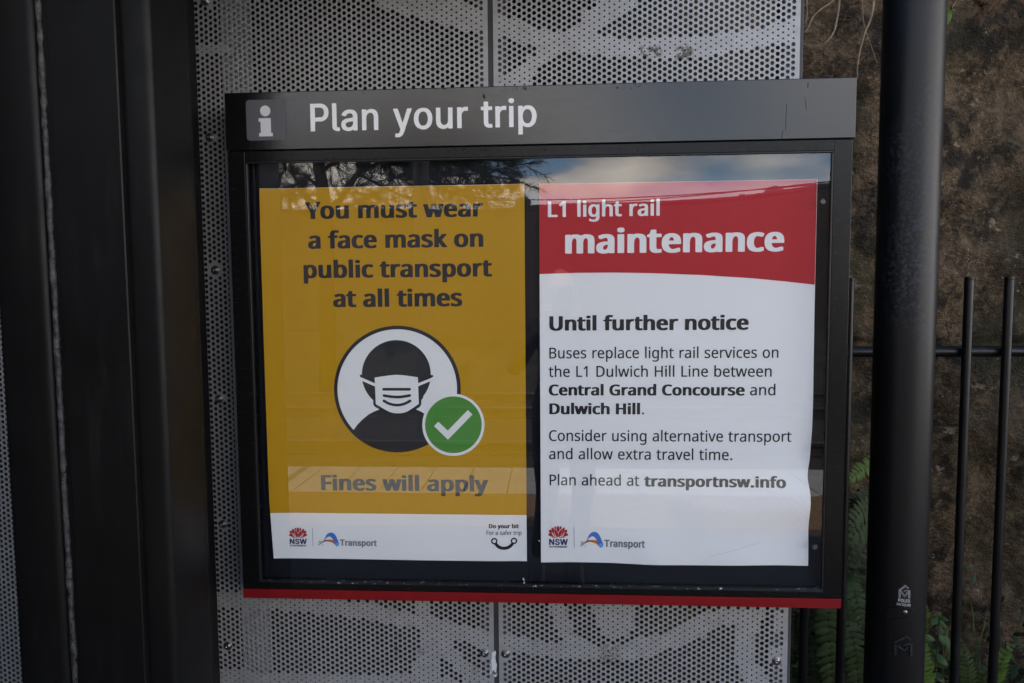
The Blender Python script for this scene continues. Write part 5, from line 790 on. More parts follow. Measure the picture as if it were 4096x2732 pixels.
tl(yp, yf1, 'bold', 'Fines will apply', B(636, 280), B(1945, 280), B(1290, 320), B(1290, 320-119), ink('faded_ink', (0.030, 0.030, 0.034)))
# pictogram
C = lambda x, y: T(1300+x/2.703, 1280+y/2.703)
def cpx(cx, cy, r, n=96): return [C(cx+r*math.cos(2*math.pi*k/n), cy+r*math.sin(2*math.pi*k/n)) for k in range(n)]
def L(k): return lambda x, z: yf1(x, z)-0.0004-0.00018*k
pic = sheet('mask_pictogram', [cpx(783, 746, 685)], L(1), charcoal, yp)
# white field: disc minus shoulders
a0 = math.degrees(math.atan2(1180-746, 318-783)); 
pts = [(782+646*math.cos(R(a)), 746+646*math.sin(R(a))) for a in [136.9+k*(403.1-136.9)/80 for k in range(81)]]
sh = [(1250, 1180), (1215, 1130), (1165, 1080), (1100, 1027), (1040, 990), (985, 966), (780, 900), (590, 966), (530, 990), (470, 1022), (400, 1080), (350, 1132)]
sheet('white_disc', [[C(*p) for p in pts+sh]], L(2), white_p, pic)
sheet('head', [cpx(772, 590, 373)], L(3), charcoal, pic)
sheet('head', [[C(*p) for p in [(500, 830), (522, 870), (522, 905), (530, 925), (548, 942), (590, 966), (700, 1010), (880, 1010), (985, 966), (1028, 938), (1042, 910), (1043, 866), (1065, 835), (1000, 600), (560, 600)]]], L(3.5), charcoal, pic)
for s_ in ([(390, 603), (560, 678)], [(1157, 606), (985, 680)]): sheet('strap', [stroke([C(*p) for p in s_], 29/2.703*5.55e-4)], L(4), charcoal, pic)
for s_ in ([(385, 618), (410, 627), (545, 686), (545, 719), (407, 659), (380, 640)], [(1162, 622), (1000, 686), (1000, 719), (1141, 661), (1165, 645)]): sheet('strap', [[C(*p) for p in s_]], L(4.5), white_p, pic)
mk_ = smoothline([(538, 622), (640, 606), (772, 592), (900, 603), (1005, 619)], 5)+smoothline([(1016, 905), (905, 980), (845, 1003), (790, 1008), (735, 1003), (675, 980), (551, 908)], 5)
face = sheet('face_mask', [[C(*p) for p in mk_]], L(5.5), white_p, pic)
for q in ([(635, 748), (775, 748), (916, 748)], [(640, 816), (710, 827), (783, 832), (850, 827), (917, 815)], [(639, 873), (700, 905), (783, 919), (860, 905), (922, 873)]):
    sheet('mask_crease', [stroke([C(*p) for p in smoothline(q, 6)], 31/2.703*5.55e-4)], L(6.5), charcoal, face)
bad = sheet('tick_badge', [cpx(1389, 1132, 336)], L(7), white_p, pic)
sheet('green_disc', [cpx(1389.5, 1131, 306)], L(8), ink('green_ink', (0.078, 0.262, 0.048), 0.42), bad)
sheet('tick_mark', [[C(*p) for p in [(1181, 1145), (1227, 1098), (1329, 1195), (1545, 972), (1595, 1019), (1331, 1292)]]], L(9), white_p, bad)
# printed marks along the foot of both posters
navyink = ink('navy_ink', (0.035, 0.035, 0.125)); redink = ink('red_ink', (0.40, 0.028, 0.030)); greyink = ink('grey_ink', (0.19, 0.19, 0.20))
bluei = ink('blue_ink', (0.055, 0.17, 0.52)); sky_i = ink('light_blue_ink', (0.11, 0.37, 0.78)); orange = ink('orange_ink', (0.50, 0.14, 0.025)); greeni = ink('leaf_green_ink', (0.12, 0.33, 0.05)); rust = ink('rust_ink', (0.30, 0.045, 0.02))
def marks(parent, yf, K):
    """K maps the yellow poster's logo-crop coordinates (1080,2060 @4.702) to the poster"""
    Y = lambda k: (lambda x, z: yf(x, z)-0.0006-0.00015*k)
    def sh_(name, polys, mat, k, par): return sheet(name, [[K(*p) for p in q] for q in polys], Y(k), mat, par)
    em = None
    petals = [
        [(357, 374), (385, 350), (430, 338), (450, 370), (470, 410), (420, 408), (380, 393)],
        [(704, 374), (676, 350), (632, 338), (612, 370), (592, 410), (640, 408), (682, 393)],
        [(369, 300), (400, 294), (415, 300), (416, 335), (385, 345)], [(686, 298), (658, 294), (642, 300), (640, 335), (675, 343)],
        [(468, 238), (492, 248), (500, 262), (480, 290), (466, 270)], [(582, 234), (560, 245), (552, 262), (570, 290), (588, 265)],
        [(420, 255), (455, 275), (468, 300), (462, 350), (480, 408), (450, 400), (424, 350), (415, 300)], [(635, 252), (606, 275), (592, 300), (598, 350), (582, 408), (612, 400), (636, 350), (642, 300)],
        [(525, 225), (550, 268), (556, 300), (528, 330), (500, 300), (503, 268)],
        [(466, 282), (505, 315), (528, 350), (528, 408), (500, 410), (478, 370), (465, 320)], [(590, 282), (560, 312), (532, 355), (530, 408), (562, 408), (588, 365), (598, 320)],
        [(425, 414), (480, 418), (525, 421), (490, 428), (440, 426)], [(640, 414), (590, 418), (535, 421), (570, 428), (622, 426)]]
    em = sh_('government_emblem', [smoothloop(q, 3) for q in petals], redink, 0, parent)
    l1, l2 = K(375, 542), K(697, 542)
    sheet('lettering', line_loops('heavy', 'NSW', l1[0], l2[0], l1[1], K(375, 443)[1]-l1[1]), Y(0), navyink, em)
    l1, l2 = K(378, 587), K(692, 587)
    sheet('lettering', line_loops('heavy', 'GOVERNMENT', l1[0], l2[0], l1[1], K(375, 556)[1]-l1[1]), Y(0), navyink, em)
    sh_('divider', [[(795, 245), (801, 245), (811, 585), (805, 585)]], navyink, 0, em)
    lg = sh_('transport_logo', [smoothline([(985, 592), (1010, 500), (1040, 420), (1080, 355), (1150, 328), (1215, 355), (1260, 430), (1300, 530)], 4)+smoothline([(1300, 560), (1262, 590), (1230, 560), (1195, 470), (1150, 415), (1110, 403), (1060, 430), (1020, 490), (990, 585)], 4)], bluei, 2, parent)
    sh_('orange_arc', [smoothline([(918, 562), (970, 508), (1030, 470), (1100, 461), (1170, 466), (1195, 472), (1225, 555)], 4)+smoothline([(1228, 566), (1190, 528), (1130, 503), (1060, 495), (1000, 508), (920, 570)], 4)], orange, 1, lg)
    sh_('rust_arc', [smoothline([(914, 566), (970, 506), (1030, 470), (1060, 464)], 4)+smoothline([(1060, 494), (1010, 505), (965, 530), (920, 572)], 4)], rust, 1.5, lg)
    sh_('green_curve', [smoothline([(913, 570), (920, 510), (940, 483), (960, 505), (983, 592)], 4)+smoothline([(978, 580), (955, 520), (940, 503), (928, 525), (918, 562)], 4)], greeni, 1.8, lg)
    sh_('blue_dot', [circle(1262, 548, 33, 28)], sky_i, 3, lg)
    l1, l2 = K(1318, 576), K(2010, 576)
    sheet('lettering', line_loops('heavy', 'Transport', l1[0], l2[0], l1[1], K(1318, 457)[1]-l1[1]), Y(0), greyink, lg)
marks(yp, yf1, lambda x, y: T(1080+x/4.702, 2060+y/4.702))
D = lambda x, y: (1900+x/7.838, 2060+y/7.838)
dk = ink('black_ink', (0.018, 0.016, 0.015))
tl(yp, yf1, 'bold', 'Do your bit', D(437, 350), D(1378, 350), D(900, 416), D(900, 416-130), dk)
tl(yp, yf1, 'regular', 'For a safer trip', D(360, 560), D(1460, 560), D(900, 626), D(900, 626-131), dk)
DD = lambda x, y: T(*D(x, y))
def dcirc(cx, cy, r): return [DD(cx+r*math.cos(2*math.pi*k/40), cy+r*math.sin(2*math.pi*k/40)) for k in range(40)]
sm_ = sheet('smile_logo', [dcirc(605, 818, 102), dcirc(605, 818, 57)], lambda x, z: yf1(x, z)-0.0006, dk, yp)
sheet('smile_ring', [dcirc(1222, 820, 102), dcirc(1222, 820, 57)], lambda x, z: yf1(x, z)-0.0006, dk, sm_)
sheet('smile_curve', [[DD(*p) for p in smoothline([(602, 912), (660, 990), (730, 1048), (820, 1085), (915, 1094), (1010, 1085), (1100, 1048), (1170, 990), (1235, 908)], 4)+smoothline([(1140, 880), (1080, 940), (1000, 983), (915, 997), (830, 983), (750, 940), (692, 878)], 4)]], lambda x, z: yf1(x, z)-0.00075, dk, sm_)
# --- red and white poster
x0 = (T(2157, 735)[0]+T(2164, 2251)[0])/2; x1 = (T(3268.8, 717)[0]+T(3231, 2263)[0])/2
z1 = (T(2157, 735.6)[1]+T(3268.8, 717)[1])/2; z0 = (T(2164, 2251)[1]+T(3231, 2263)[1])/2
X0r, X1r, Z0r, Z1r = x0, x1, z0, z1
yf2 = poster_y(x0, x1, z0, z1, [(1.02, 0.17, 0.16, 0.055, 0.0095), (0.80, 0.15, 0.30, 0.045, 0.005), (1.0, 0.30, 0.09, 0.05, -0.0045), (1.0, 0.55, 0.06, 0.16, 0.003), (0.42, 0.02, 0.09, 0.045, 0.0045), (0.75, 0.01, 0.12, 0.035, 0.004), (-0.01, 0.6, 0.05, 0.5, 0.003), (0.99, 0.86, 0.05, 0.3, 0.0035)])
rp = thing('maintenance_poster', (0.5*(x0+x1), PYP, z0), 'white notice poster with red top about light rail maintenance', 'poster', 'posters in the sign case')
edge2 = lambda x, z: max(0, (x-x1+0.06)/0.06)*(-0.006*math.exp(-((z-z0-0.24*(z1-z0))/0.03)**2)-0.003*math.exp(-((z-z0-0.13*(z1-z0))/0.05)**2)+0.002*math.exp(-((z-z0-0.40*(z1-z0))/0.1)**2))
paper('paper', x0, x1, z1, lambda x: z0+0.0016*math.sin(9*(x-x0)/(x1-x0)), yf2, 0.0, white_p, rp, 84, 120, edge2)
E1 = lambda x, y: (2080+x/1.7287, 580+y/1.7287)
wave = [T(*E1(*p)) for p in ((135, 893), (400, 884), (660, 882), (900, 886), (1250, 899), (1600, 921), (1830, 943), (2030, 966))]
def wz(x):
    for a, b in zip(wave, wave[1:]):
        if x <= b[0] or b is wave[-1]:
            t = (x-a[0])/(b[0]-a[0]); t = t; return a[1]+(b[1]-a[1])*t
redp = ink('crimson_ink', (0.43, 0.018, 0.028), 0.42)
paper('red_band', x0, x1-0.0008, z1-0.0004, wz, yf2, 0.0004, redp, rp, 84, 40)
wi = ink('white_print', (0.80, 0.80, 0.80))
tl(rp, yf2, 'medium', 'L1 light rail', E1(193, 450), E1(966, 450), E1(580, 494), E1(580, 494-110), wi)
tl(rp, yf2, 'bold', 'maintenance', E1(312, 700), E1(1826, 700), E1(1070, 743), E1(1070, 743-172), wi)
F_ = lambda x, y: (2080+x/1.7287, 1200+y/1.7287)
tl(rp, yf2, 'bold', 'Until further notice', F_(203, 180), F_(1581, 180), F_(890, 209), F_(890, 209-101))
def rl(text, l, r_, yb, ct, font='regular', fn=F_): tl(rp, yf2, font, text, fn(l, yb-30), fn(r_, yb-30), fn((l+r_)/2, yb), fn((l+r_)/2, yb-ct*1.035))
rl('Buses replace light rail services on', 203, 1787, 402, 73)
rl('the L1 Dulwich Hill Line between', 198, 1740, 531, 73)
rl('Central Grand Concourse', 199, 1554, 660, 73, 'bold'); rl('and', 1590, 1766, 659, 73)
rl('Dulwich Hill', 203, 830, 790, 73, 'bold'); rl('.', 844, 857, 790, 73)
rl('Consider using alternative transport', 201, 1878, 978, 73)
rl('and allow extra travel time.', 201, 1468, 1104, 73)
G_ = lambda x, y: (2080+x/1.7287, 1750+y/1.7287)
fad = charcoal
rl('Plan ahead at', 205, 824, 332, 72, 'regular', G_); rl('transportnsw.info', 858, 1836, 342, 72, 'bold', G_)
def K2(x, y):   # the same marks, mapped onto this poster
    X = 194+(x-357)*(862-194)/(2010-357); Yp = 608+(y-225)*(761-608)/(588-225)
    return T(*G_(X, Yp))
marks(rp, yf2, K2)
hair = plain('pencil_scratch', (0.45, 0.49, 0.50), 0.6)
sheet('scratch', [stroke([T(*G_(1310, 822)), T(*G_(1490, 776)), T(*G_(1655, 724))], 0.0006, True, 3)], lambda x, z: yf2(x, z)-0.0007, hair, rp)
# ---------------------------------------------------------------- shelter column at the left
CY = -0.29
def px(pxl, Y): return P(pxl, 1366, Y)[0]
ct = thing('shelter_column', (-0.85, -0.2, 0), 'black steel shelter column of stacked tubes and a cover plate, left of the sign', 'column')
ZT = 2.285
xr = px(650, CY)
prism('square_tube', rrect(px(505, CY), xr, CY, -0.150, 0.013, 6), 0.0, ZT, black_post, ct)
xp0, xp1 = px(254, CY-0.014), px(519, CY-0.014)
prism('cover_plate', [(xp0, CY-0.0005), (xp0, CY-0.0125), (xp0+0.0015, CY-0.014), (xp1-0.002, CY-0.014), (xp1, CY-0.012), (xp1, CY-0.0005)], 0.0, ZT, black_post, ct)
xa1 = px(196, CY-0.02)
prism('square_tube', rrect(px(-4, CY-0.02), xa1, CY-0.02, CY+0.08, 0.011, 6), 0.0, ZT, black_post, ct)
prism('infill_strip', [(xa1-0.010, CY+0.010), (xp0+0.002, CY+0.010), (xp0+0.002, CY+0.020), (xa1-0.010, CY+0.020)], 0.0, ZT, black_post, ct)
prism('infill_strip', [(px(236, CY), CY+0.0005), (px(236, CY), CY-0.006), (xp0-0.0005, CY-0.006), (xp0-0.0005, CY+0.0005)], 0.0, ZT, black_post, ct)
xf = px(806, -0.135)
prism('flange', [(xr-0.02, -0.1495), (xf-0.0015, -0.1495), (xf, -0.148), (xf, -0.137), (xr-0.02, -0.137)], 0.0, ZT, black_post, ct)
xk = px(838, PY0)
prism('square_tube', [(xk-0.08, -0.1365), (xk-0.004, -0.1365), (xk-0.004, PY0-0.004), (xk-0.08, PY0-0.004)], 0.0, ZT, black_post, ct)
box('added_shade_roof', -4.2, 0.18, -0.80, 0.72, 2.29, 2.37, black_post, ct, 0.01)  # unseen roof, added to shade the panels, sign top and wall behind
box('added_shade_wall', -2.06, -2.0, -2.30, 0.70, 0.0, 3.6, black_post, ct, 0.005)  # unseen wall, added to block light from the left and darken the column
sl = M('sealant'); sn = sl.noise(60, 6, 0.7, (1, 1, 0.7))
sl.set(base=sl.mix(sl.ramp(sn, [(0.42, 0.0), (0.60, 1.0)]), (0.008, 0.008, 0.008), (0.065, 0.065, 0.065)), rough=0.38).bump(sl.noise(240, 4), 1.0, 0.003)
pts, rad = [], []
xs_ = px(229, CY-0.006)
for k in range(300):
    z = 0.3+k*0.0066
    pts.append((xs_+0.0012*mnoise.noise(Vector((z*9, 1, 0)))+0.0005*mnoise.noise(Vector((z*70, 4, 0))), CY-0.0065+0.001*mnoise.noise(Vector((z*30, 9, 0))), z))
    rad.append(0.0060+0.0016*mnoise.noise(Vector((z*14, 5, 2)))+0.0013*mnoise.noise(Vector((z*60, 2, 7)))+0.0006*mnoise.noise(Vector((z*160, 2, 7))))
tube_obj('sealant_bead', pts, rad, sl.m, ct, 10)
# ---------------------------------------------------------------- lamp pole at the right
PYY, PR = 0.17, 0.0655
PCX = (lambda d: CAM.x+d.x/d.y*(PYY-CAM.y))(ray(3615, 1366))
pole = thing('lamp_pole', (PCX, PYY, 0), 'thick round black lamp pole with small sticker and access hatch, right of the sign', 'pole')
vs, fs = [], []
tube(vs, fs, [(PCX, PYY, z*0.13) for z in range(36)], PR, 64)
pm_ = M('pole_paint'); pn = pm_.noise(9, 6, 0.65, (1, 1, 0.5)); pf = pm_.noise(120, 5, 0.7)
bandm = pm_.ramp(pm_.sep()[2], [(0.0, 0.0), (1.0, 1.0)])
wearz = pm_.boxmask(PCX-0.1, PCX+0.1, 1.34, 1.94, 0.12)
wear = pm_.math('MULTIPLY', pm_.math('MULTIPLY', pm_.ramp(pf, [(0.47, 0.0), (0.62, 1.0)]), pm_.ramp(pn, [(0.40, 0.0), (0.56, 1.0)])), wearz)
pm_.set(base=pm_.mix(wear, (0.0038, 0.0038, 0.0045), (0.032, 0.036, 0.048)), rough=pm_.mix(wear, (0.40, 0.40, 0.40), (0.55, 0.55, 0.55)), spec=0.34)
pm_.bump(pm_.noise(650, 2), 0.2, 0.0006)
smooth_by_angle(mesh('shaft', vs, fs, pm_.m, pole, True), 50)
def cyl_hit(pxl, pyl):
    """angle round the pole and height where a photo pixel meets it"""
    d = ray(pxl, pyl); ox, oy = CAM.x-PCX, CAM.y-PYY
    a = d.x*d.x+d.y*d.y; b = 2*(ox*d.x+oy*d.y); c_ = ox*ox+oy*oy-PR*PR
    s = (-b-math.sqrt(max(0, b*b-4*a*c_)))/(2*a)
    x, y, z = ox+d.x*s, oy+d.y*s, CAM.z+d.z*s
    return (math.atan2(x, -y)*PR, z)      # arc length, height
def wrap(name, loops, r, thick, mat, parent, sub=0.006):
    """a plate of outline loops (arc length, height) wrapped on the pole, r above its surface"""
    vs2, fs2 = fill(loops)
    bm = bmesh.new(); bv = [bm.verts.new((u, v, 0)) for u, v in vs2]
    for f in fs2:
        try: bm.faces.new([bv[i] for i in f])
        except ValueError: pass
    for k in range(3):
        es = [e for e in bm.edges if abs(e.verts[0].co.x-e.verts[1].co.x) > sub]
        if es: bmesh.ops.subdivide_edges(bm, edges=es, cuts=1); bmesh.ops.triangulate(bm, faces=bm.faces)
    bmesh.ops.recalc_face_normals(bm, faces=bm.faces)
    if thick > 0:
        r_ = bmesh.ops.extrude_face_region(bm, geom=list(bm.faces))
        for v in r_['geom']:
            if isinstance(v, bmesh.types.BMVert): v.co.z = thick
    for v in bm.verts:
        a = v.co.x/PR; rr = PR+r+v.co.z
        v.co = Vector((PCX+rr*math.sin(a), PYY-rr*math.cos(a), v.co.y))
    bmesh.ops.recalc_face_normals(bm, faces=bm.faces)
    o = frombm(name, bm, mat, parent); return smooth_by_angle(o, 40)
H = lambda x, y: cyl_hit(3480+x/3.47, 2280+y/3.47)
def arch(x0_, x1_, ytop, rr):
    a, zt = H((x0_+x1_)/2, ytop); l = H(x0_, 900)[0]; r_ = H(x1_, 900)[0]
    pts = []; n = 14; c_ = (l+r_)/2; w_ = (r_-l)/2; hgt = w_*0.72
    for k in range(n+1):
        q = math.pi*k/n; pts.append((c_-w_*math.cos(q), zt-hgt+hgt*math.sin(q)**0.9))
    return [(l, 0.12)]+pts+[(r_, 0.12)]
hatch_m = pm_.m; emb_m = powder('emblem_paint', (0.022, 0.022, 0.025), 0.3)
hatch = wrap('access_hatch', [arch(222, 643, 500, 0)], 0.0004, 0.0040, hatch_m, pole)
wrap('hatch_inset', [arch(272, 605, 655, 0)], 0.0045, 0.0028, hatch_m, hatch)
def em(pts, wd, r, th, mat, parent, name): wrap(name, [stroke([H(*p) for p in pts], wd, False)], r, th, mat, parent)
for q in ([(340, 980), (478, 897), (537, 945)], [(352, 1160), (352, 995)], [(372, 1018), (455, 1086), (503, 1042)], [(462, 1018), (490, 1002), (562, 998)], [(542, 1165), (542, 1012)]):
    em(q, 0.0046, 0.0074, 0.0026, emb_m, hatch, 'emblem')
a, z = H(479, 575)
bx, by = PCX+(PR+0.002)*math.sin(a/PR), PYY-(PR+0.002)*math.cos(a/PR)
vs, fs = [], []
dirv = Vector((math.sin(a/PR), -math.cos(a/PR), 0))
tube(vs, fs, [Vector((bx, by, z))+dirv*q for q in (0, 0.0015, 0.0032, 0.0042, 0.0044)], [0.0056, 0.0056, 0.0046, 0.0026, 0.0008], 18)
mesh('hatch_screw', vs, fs, steel, hatch, True)
stk = plain('sticker_black', (0.006, 0.006, 0.007), 0.35); stw = plain('sticker_silver', (0.42, 0.42, 0.43), 0.4)
sticker = wrap('sticker', [[H(*p) for p in [(362, 495), (378, 370), (383, 238), (418, 234), (432, 225), (445, 185), (470, 179), (495, 190), (505, 215), (548, 252), (556, 305), (576, 345), (566, 497)]]], 0.0004, 0.0, stk, pole)
for q in ([(404, 382), (404, 272)], [(418, 384), (420, 318)], [(404, 276), (492, 208), (536, 250)], [(420, 280), (492, 226), (526, 258)], [(404, 276), (480, 375), (552, 290)], [(424, 278), (480, 352), (530, 292)], [(470, 296), (490, 284), (555, 287)], [(552, 288), (549, 390)], [(537, 310), (534, 392)]):
    em(q, 0.0011, 0.0007, 0.0, stw, sticker, 'printed_emblem')
def sttext(txt, x0_, x1_, yb, yt):
    l = H(x0_, yb); r_ = H(x1_, yb); t_ = H((x0_+x1_)/2, yt)
    wrap('lettering', line_loops('heavy', txt, l[0], r_[0], l[1], t_[1]-l[1]), 0.0007, 0.0, stw, sticker)
sttext('POLES', 390, 552, 436, 402); sttext('Ph 07 3718 4900', 371, 561, 487, 464)
# ---------------------------------------------------------------- fence
FY = 0.37
fence = thing('metal_fence', (1.2, FY, 0), 'black tubular metal fence with round pickets in front of the sandstone wall', 'fence')
fm = powder('fence_black', (0.0036, 0.0036, 0.004), 0.35)
zr = PZ(1406, FY+0.024, 3900)
ztop = PZ(1107, FY, 3872)
tube_obj('rail', [(XR+0.02, FY+0.026, zr), (2.9, FY+0.026, zr)], 0.0150, fm, fence, 16)
tube_obj('rail', [(XR+0.02, FY+0.026, 0.16), (2.9, FY+0.026, 0.16)], 0.0150, fm, fence, 16)
tops = [3398, 3569, 3722, 3874, 4034]
xs_ = [P(3213, 2600, FY)[0], P(3368, 2600, FY)[0]]
xs_ = [xs_[0]] + [P(q, 1200, FY)[0] for q in tops]
st = xs_[-1]-xs_[-2]
xs_ += [xs_[-1]+st*(k+1) for k in range(8)]
for x in xs_:
    vs, fs = [], []
    tube(vs, fs, [(x, FY, 0.06), (x, FY, ztop-0.004), (x, FY, ztop-0.0012), (x, FY, ztop)], [0.0115, 0.0115, 0.0112, 0.0095], 18)
    pk = smooth_by_angle(mesh('picket', vs, fs, fm, fence, True), 40)
    vs, fs = [], []
    tube(vs, fs, [(x, FY, ztop-0.009), (x, FY, ztop-0.0085), (x, FY, ztop-0.0055), (x, FY, ztop-0.005)], [0.0112, 0.0122, 0.0122, 0.0112], 18); mesh('cap', vs, fs, fm, pk, True)
    vs, fs = [], []
    tube(vs, fs, [(x, FY+0.008, zr), (x, FY+0.016, zr)], 0.0085, 8); mesh('weld', vs, fs, fm, pk, True)
    if x == xs_[-8]: pass
# ---------------------------------------------------------------- ferns
def leafmat(name, c0, c1, rough=0.55):
    m = M(name); m.set(base=m.mix(m.ramp(m.noise(22, 3), [(0.3, 0.0), (0.7, 1.0)]), c0, c1), rough=rough)
    m.b.inputs['Specular IOR Level'].default_value = 0.16
    m.b.inputs['Subsurface Weight'].default_value = 0.0; return m.m
fern_a = leafmat('fern_green', (0.020, 0.036, 0.011), (0.042, 0.066, 0.019)); fern_b = leafmat('fern_dark', (0.010, 0.018, 0.007), (0.021, 0.034, 0.012)); fern_c = leafmat('fern_bright', (0.050, 0.092, 0.014), (0.085, 0.140, 0.024))
stemm = plain('frond_stalk', (0.055, 0.050, 0.022), 0.6)
def frond(parent, pts, width, mat, seed, pairs=None, facing=Vector((0, -1, 0.25))):
    """one pinnate frond along a smooth 3-D midrib"""
    rnd = random.Random(seed)
    mid = []
    k = len(pts); V3 = [Vector(p) for p in pts]
    for i in range(k-1):
        p0, p1, p2, p3 = (V3[max(min(j, k-1), 0)] for j in (i-1, i, i+1, i+2))
        for s in range(14):
            t = s/14; mid.append(0.5*((2*p1)+(-p0+p2)*t+(2*p0-5*p1+4*p2-p3)*t*t+(-p0+3*p1-3*p2+p3)*t**3))
    mid.append(V3[-1])
    acc = [0.0]
    for a_, b_ in zip(mid, mid[1:]): acc.append(acc[-1]+(b_-a_).length)
    Lt = acc[-1]; step = width*0.21; n = pairs or int(Lt/step)
    vs, fs = [], []
    facing = facing.normalized()
    j = 0
    for q in range(n):
        s = (q+0.6)/n*Lt
        while j < len(acc)-2 and acc[j+1] < s: j += 1
        t = (s-acc[j])/max(1e-9, acc[j+1]-acc[j]); p = mid[j].lerp(mid[j+1], t); d = (mid[j+1]-mid[j]).normalized()
        side = d.cross(facing).normalized(); up = side.cross(d).normalized()
        u = s/Lt; env = min(1.0, 0.45+u*3.0)*(1-max(0, (u-0.55)/0.45)**1.6*0.88)
        for sg in (1, -1):
            l = width*0.5*env*rnd.uniform(0.88, 1.08); wd = step*0.47*(0.55+0.45*env)*rnd.uniform(0.9, 1.08)
            ang = R(rnd.uniform(60, 76)); ax = (side*sg*math.sin(ang)+d*math.cos(ang)+up*rnd.uniform(-0.12, 0.22)).normalized()
            bx_ = ax.cross(up).normalized()*sg; nn = up
            b = len(vs); dr = -nn*0.10*l
            prof = [(0.0, 0.40), (0.12, 0.95), (0.35, 1.0), (0.62, 0.86), (0.85, 0.55), (1.0, 0.0)]
            for (f, w_) in prof:
                c_ = p+ax*l*f+dr*f*f*1.4
                if w_ == 0: vs.append(c_)
                else:
                    ear = 1.25 if f == 0.12 else 1.0
                    vs += [c_+bx_*wd*w_*ear-nn*0.14*wd, c_+nn*0.10*wd, c_-bx_*wd*w_-nn*0.14*wd]
            for i in range(4):
                o_ = b+i*3; fs += [(o_, o_+1, o_+4, o_+3), (o_+1, o_+2, o_+5, o_+4)]
            o_ = b+12; fs += [(o_, o_+1, o_+3), (o_+1, o_+2, o_+3)]
    fr_ = mesh('frond', vs, fs, mat, parent, True)
    vs, fs = [], []; tube(vs, fs, mid[::3]+[mid[-1]], [0.0012*(1-0.6*i/len(mid[::3])) for i in range(len(mid[::3])+1)], 5)
    mesh('midrib', vs, fs, stemm, fr_, True); return fr_
def W3(px_, py_, Y): x, z = P(px_, py_, Y); return (x, Y, z)
def fern(label, base, fronds, seed, mat):
    t = thing('fern', base, label, 'fern', 'ferns growing behind the fence')
    for i, f in enumerate(fronds):
        pts, wd, mt = f
        frond(t, pts, wd, mt or mat, seed+i)
    return t
# under the sign, between the panel and the pole: long fronds hanging down
fern('dark fern with long hanging fronds below the red strip, between two pickets', W3(3300, 2380, 0.62),
     [([W3(3290, 2330, 0.66), W3(3315, 2390, 0.60), W3(3318, 2560, 0.57), W3(3345, 2860, 0.56)], 0.098, None),
      ([W3(3235, 2350, 0.68), W3(3240, 2480, 0.64), W3(3255, 2640, 0.62), W3(3262, 2900, 0.62)], 0.088, fern_b),
      ([W3(3180, 2370, 0.70), W3(3172, 2500, 0.66), W3(3168, 2640, 0.65), W3(3160, 2880, 0.65)], 0.075, fern_b),
      ([W3(3270, 2320, 0.72), W3(3282, 2480, 0.69), W3(3290, 2700, 0.68), W3(3300, 2860, 0.68)], 0.09, fern_b)], 10, fern_a)
fern('bright fern with drooping fronds between the sign edge and the lamp pole', W3(3470, 2080, 0.68),
     [([W3(3550, 2020, 0.70), W3(3470, 2035, 0.64), W3(3420, 2070, 0.60), W3(3392, 2120, 0.58)], 0.085, None),
      ([W3(3560, 2060, 0.70), W3(3480, 2090, 0.63), W3(3425, 2130, 0.59), W3(3380, 2200, 0.57)], 0.090, fern_a),
      ([W3(3540, 1835, 0.74), W3(3480, 1862, 0.69), W3(3420, 1900, 0.66), W3(3380, 1940, 0.64)], 0.062, fern_c),
      ([W3(3540, 2120, 0.72), W3(3470, 2150, 0.66), W3(3420, 2195, 0.63), W3(3385, 2290, 0.61)], 0.085, fern_b),
      ([W3(3530, 1985, 0.75), W3(3470, 1985, 0.72), W3(3425, 2000, 0.70), W3(3390, 2030, 0.70)], 0.055, fern_b)], 30, fern_a)
fern('fern with a long frond falling across the gap left of the lamp pole', W3(3400, 2280, 0.64),
     [([W3(3370, 2270, 0.66), W3(3400, 2330, 0.60), W3(3428, 2420, 0.57), W3(3455, 2520, 0.56)], 0.078, fern_a),
      ([W3(3370, 2380, 0.68), W3(3390, 2480, 0.62), W3(3420, 2620, 0.59), W3(3452, 2860, 0.58)], 0.088, None),
      ([W3(3450, 2180, 0.74), W3(3440, 2280, 0.70), W3(3445, 2400, 0.69), W3(3480, 2560, 0.69)], 0.085, fern_b),
      ([W3(3480, 2240, 0.76), W3(3420, 2330, 0.73), W3(3390, 2460, 0.72), W3(3395, 2640, 0.72)], 0.09, fern_b),
      ([W3(3420, 2440, 0.75), W3(3440, 2560, 0.72), W3(3470, 2700, 0.71), W3(3490, 2860, 0.71)], 0.09, fern_b)], 50, fern_a)
fern('fern with narrow bright fronds against the right side of the lamp pole foot', W3(3700, 2740, 0.50),
     [([W3(3655, 2880, 0.50), W3(3680, 2740, 0.47), W3(3690, 2610, 0.46), W3(3678, 2520, 0.46)], 0.070, None),
      ([W3(3700, 2900, 0.52), W3(3712, 2780, 0.48), W3(3704, 2640, 0.47), W3(3690, 2560, 0.48)], 0.062, fern_c),
      ([W3(3690, 2560, 0.64), W3(3697, 2490, 0.60), W3(3700, 2440, 0.58), W3(3694, 2400, 0.58)], 0.045, fern_c),
      ([W3(3640, 1958, 0.76), W3(3690, 1958, 0.73), W3(3720, 1955, 0.71), W3(3750, 1957, 0.70)], 0.028, fern_c)], 70, fern_c)
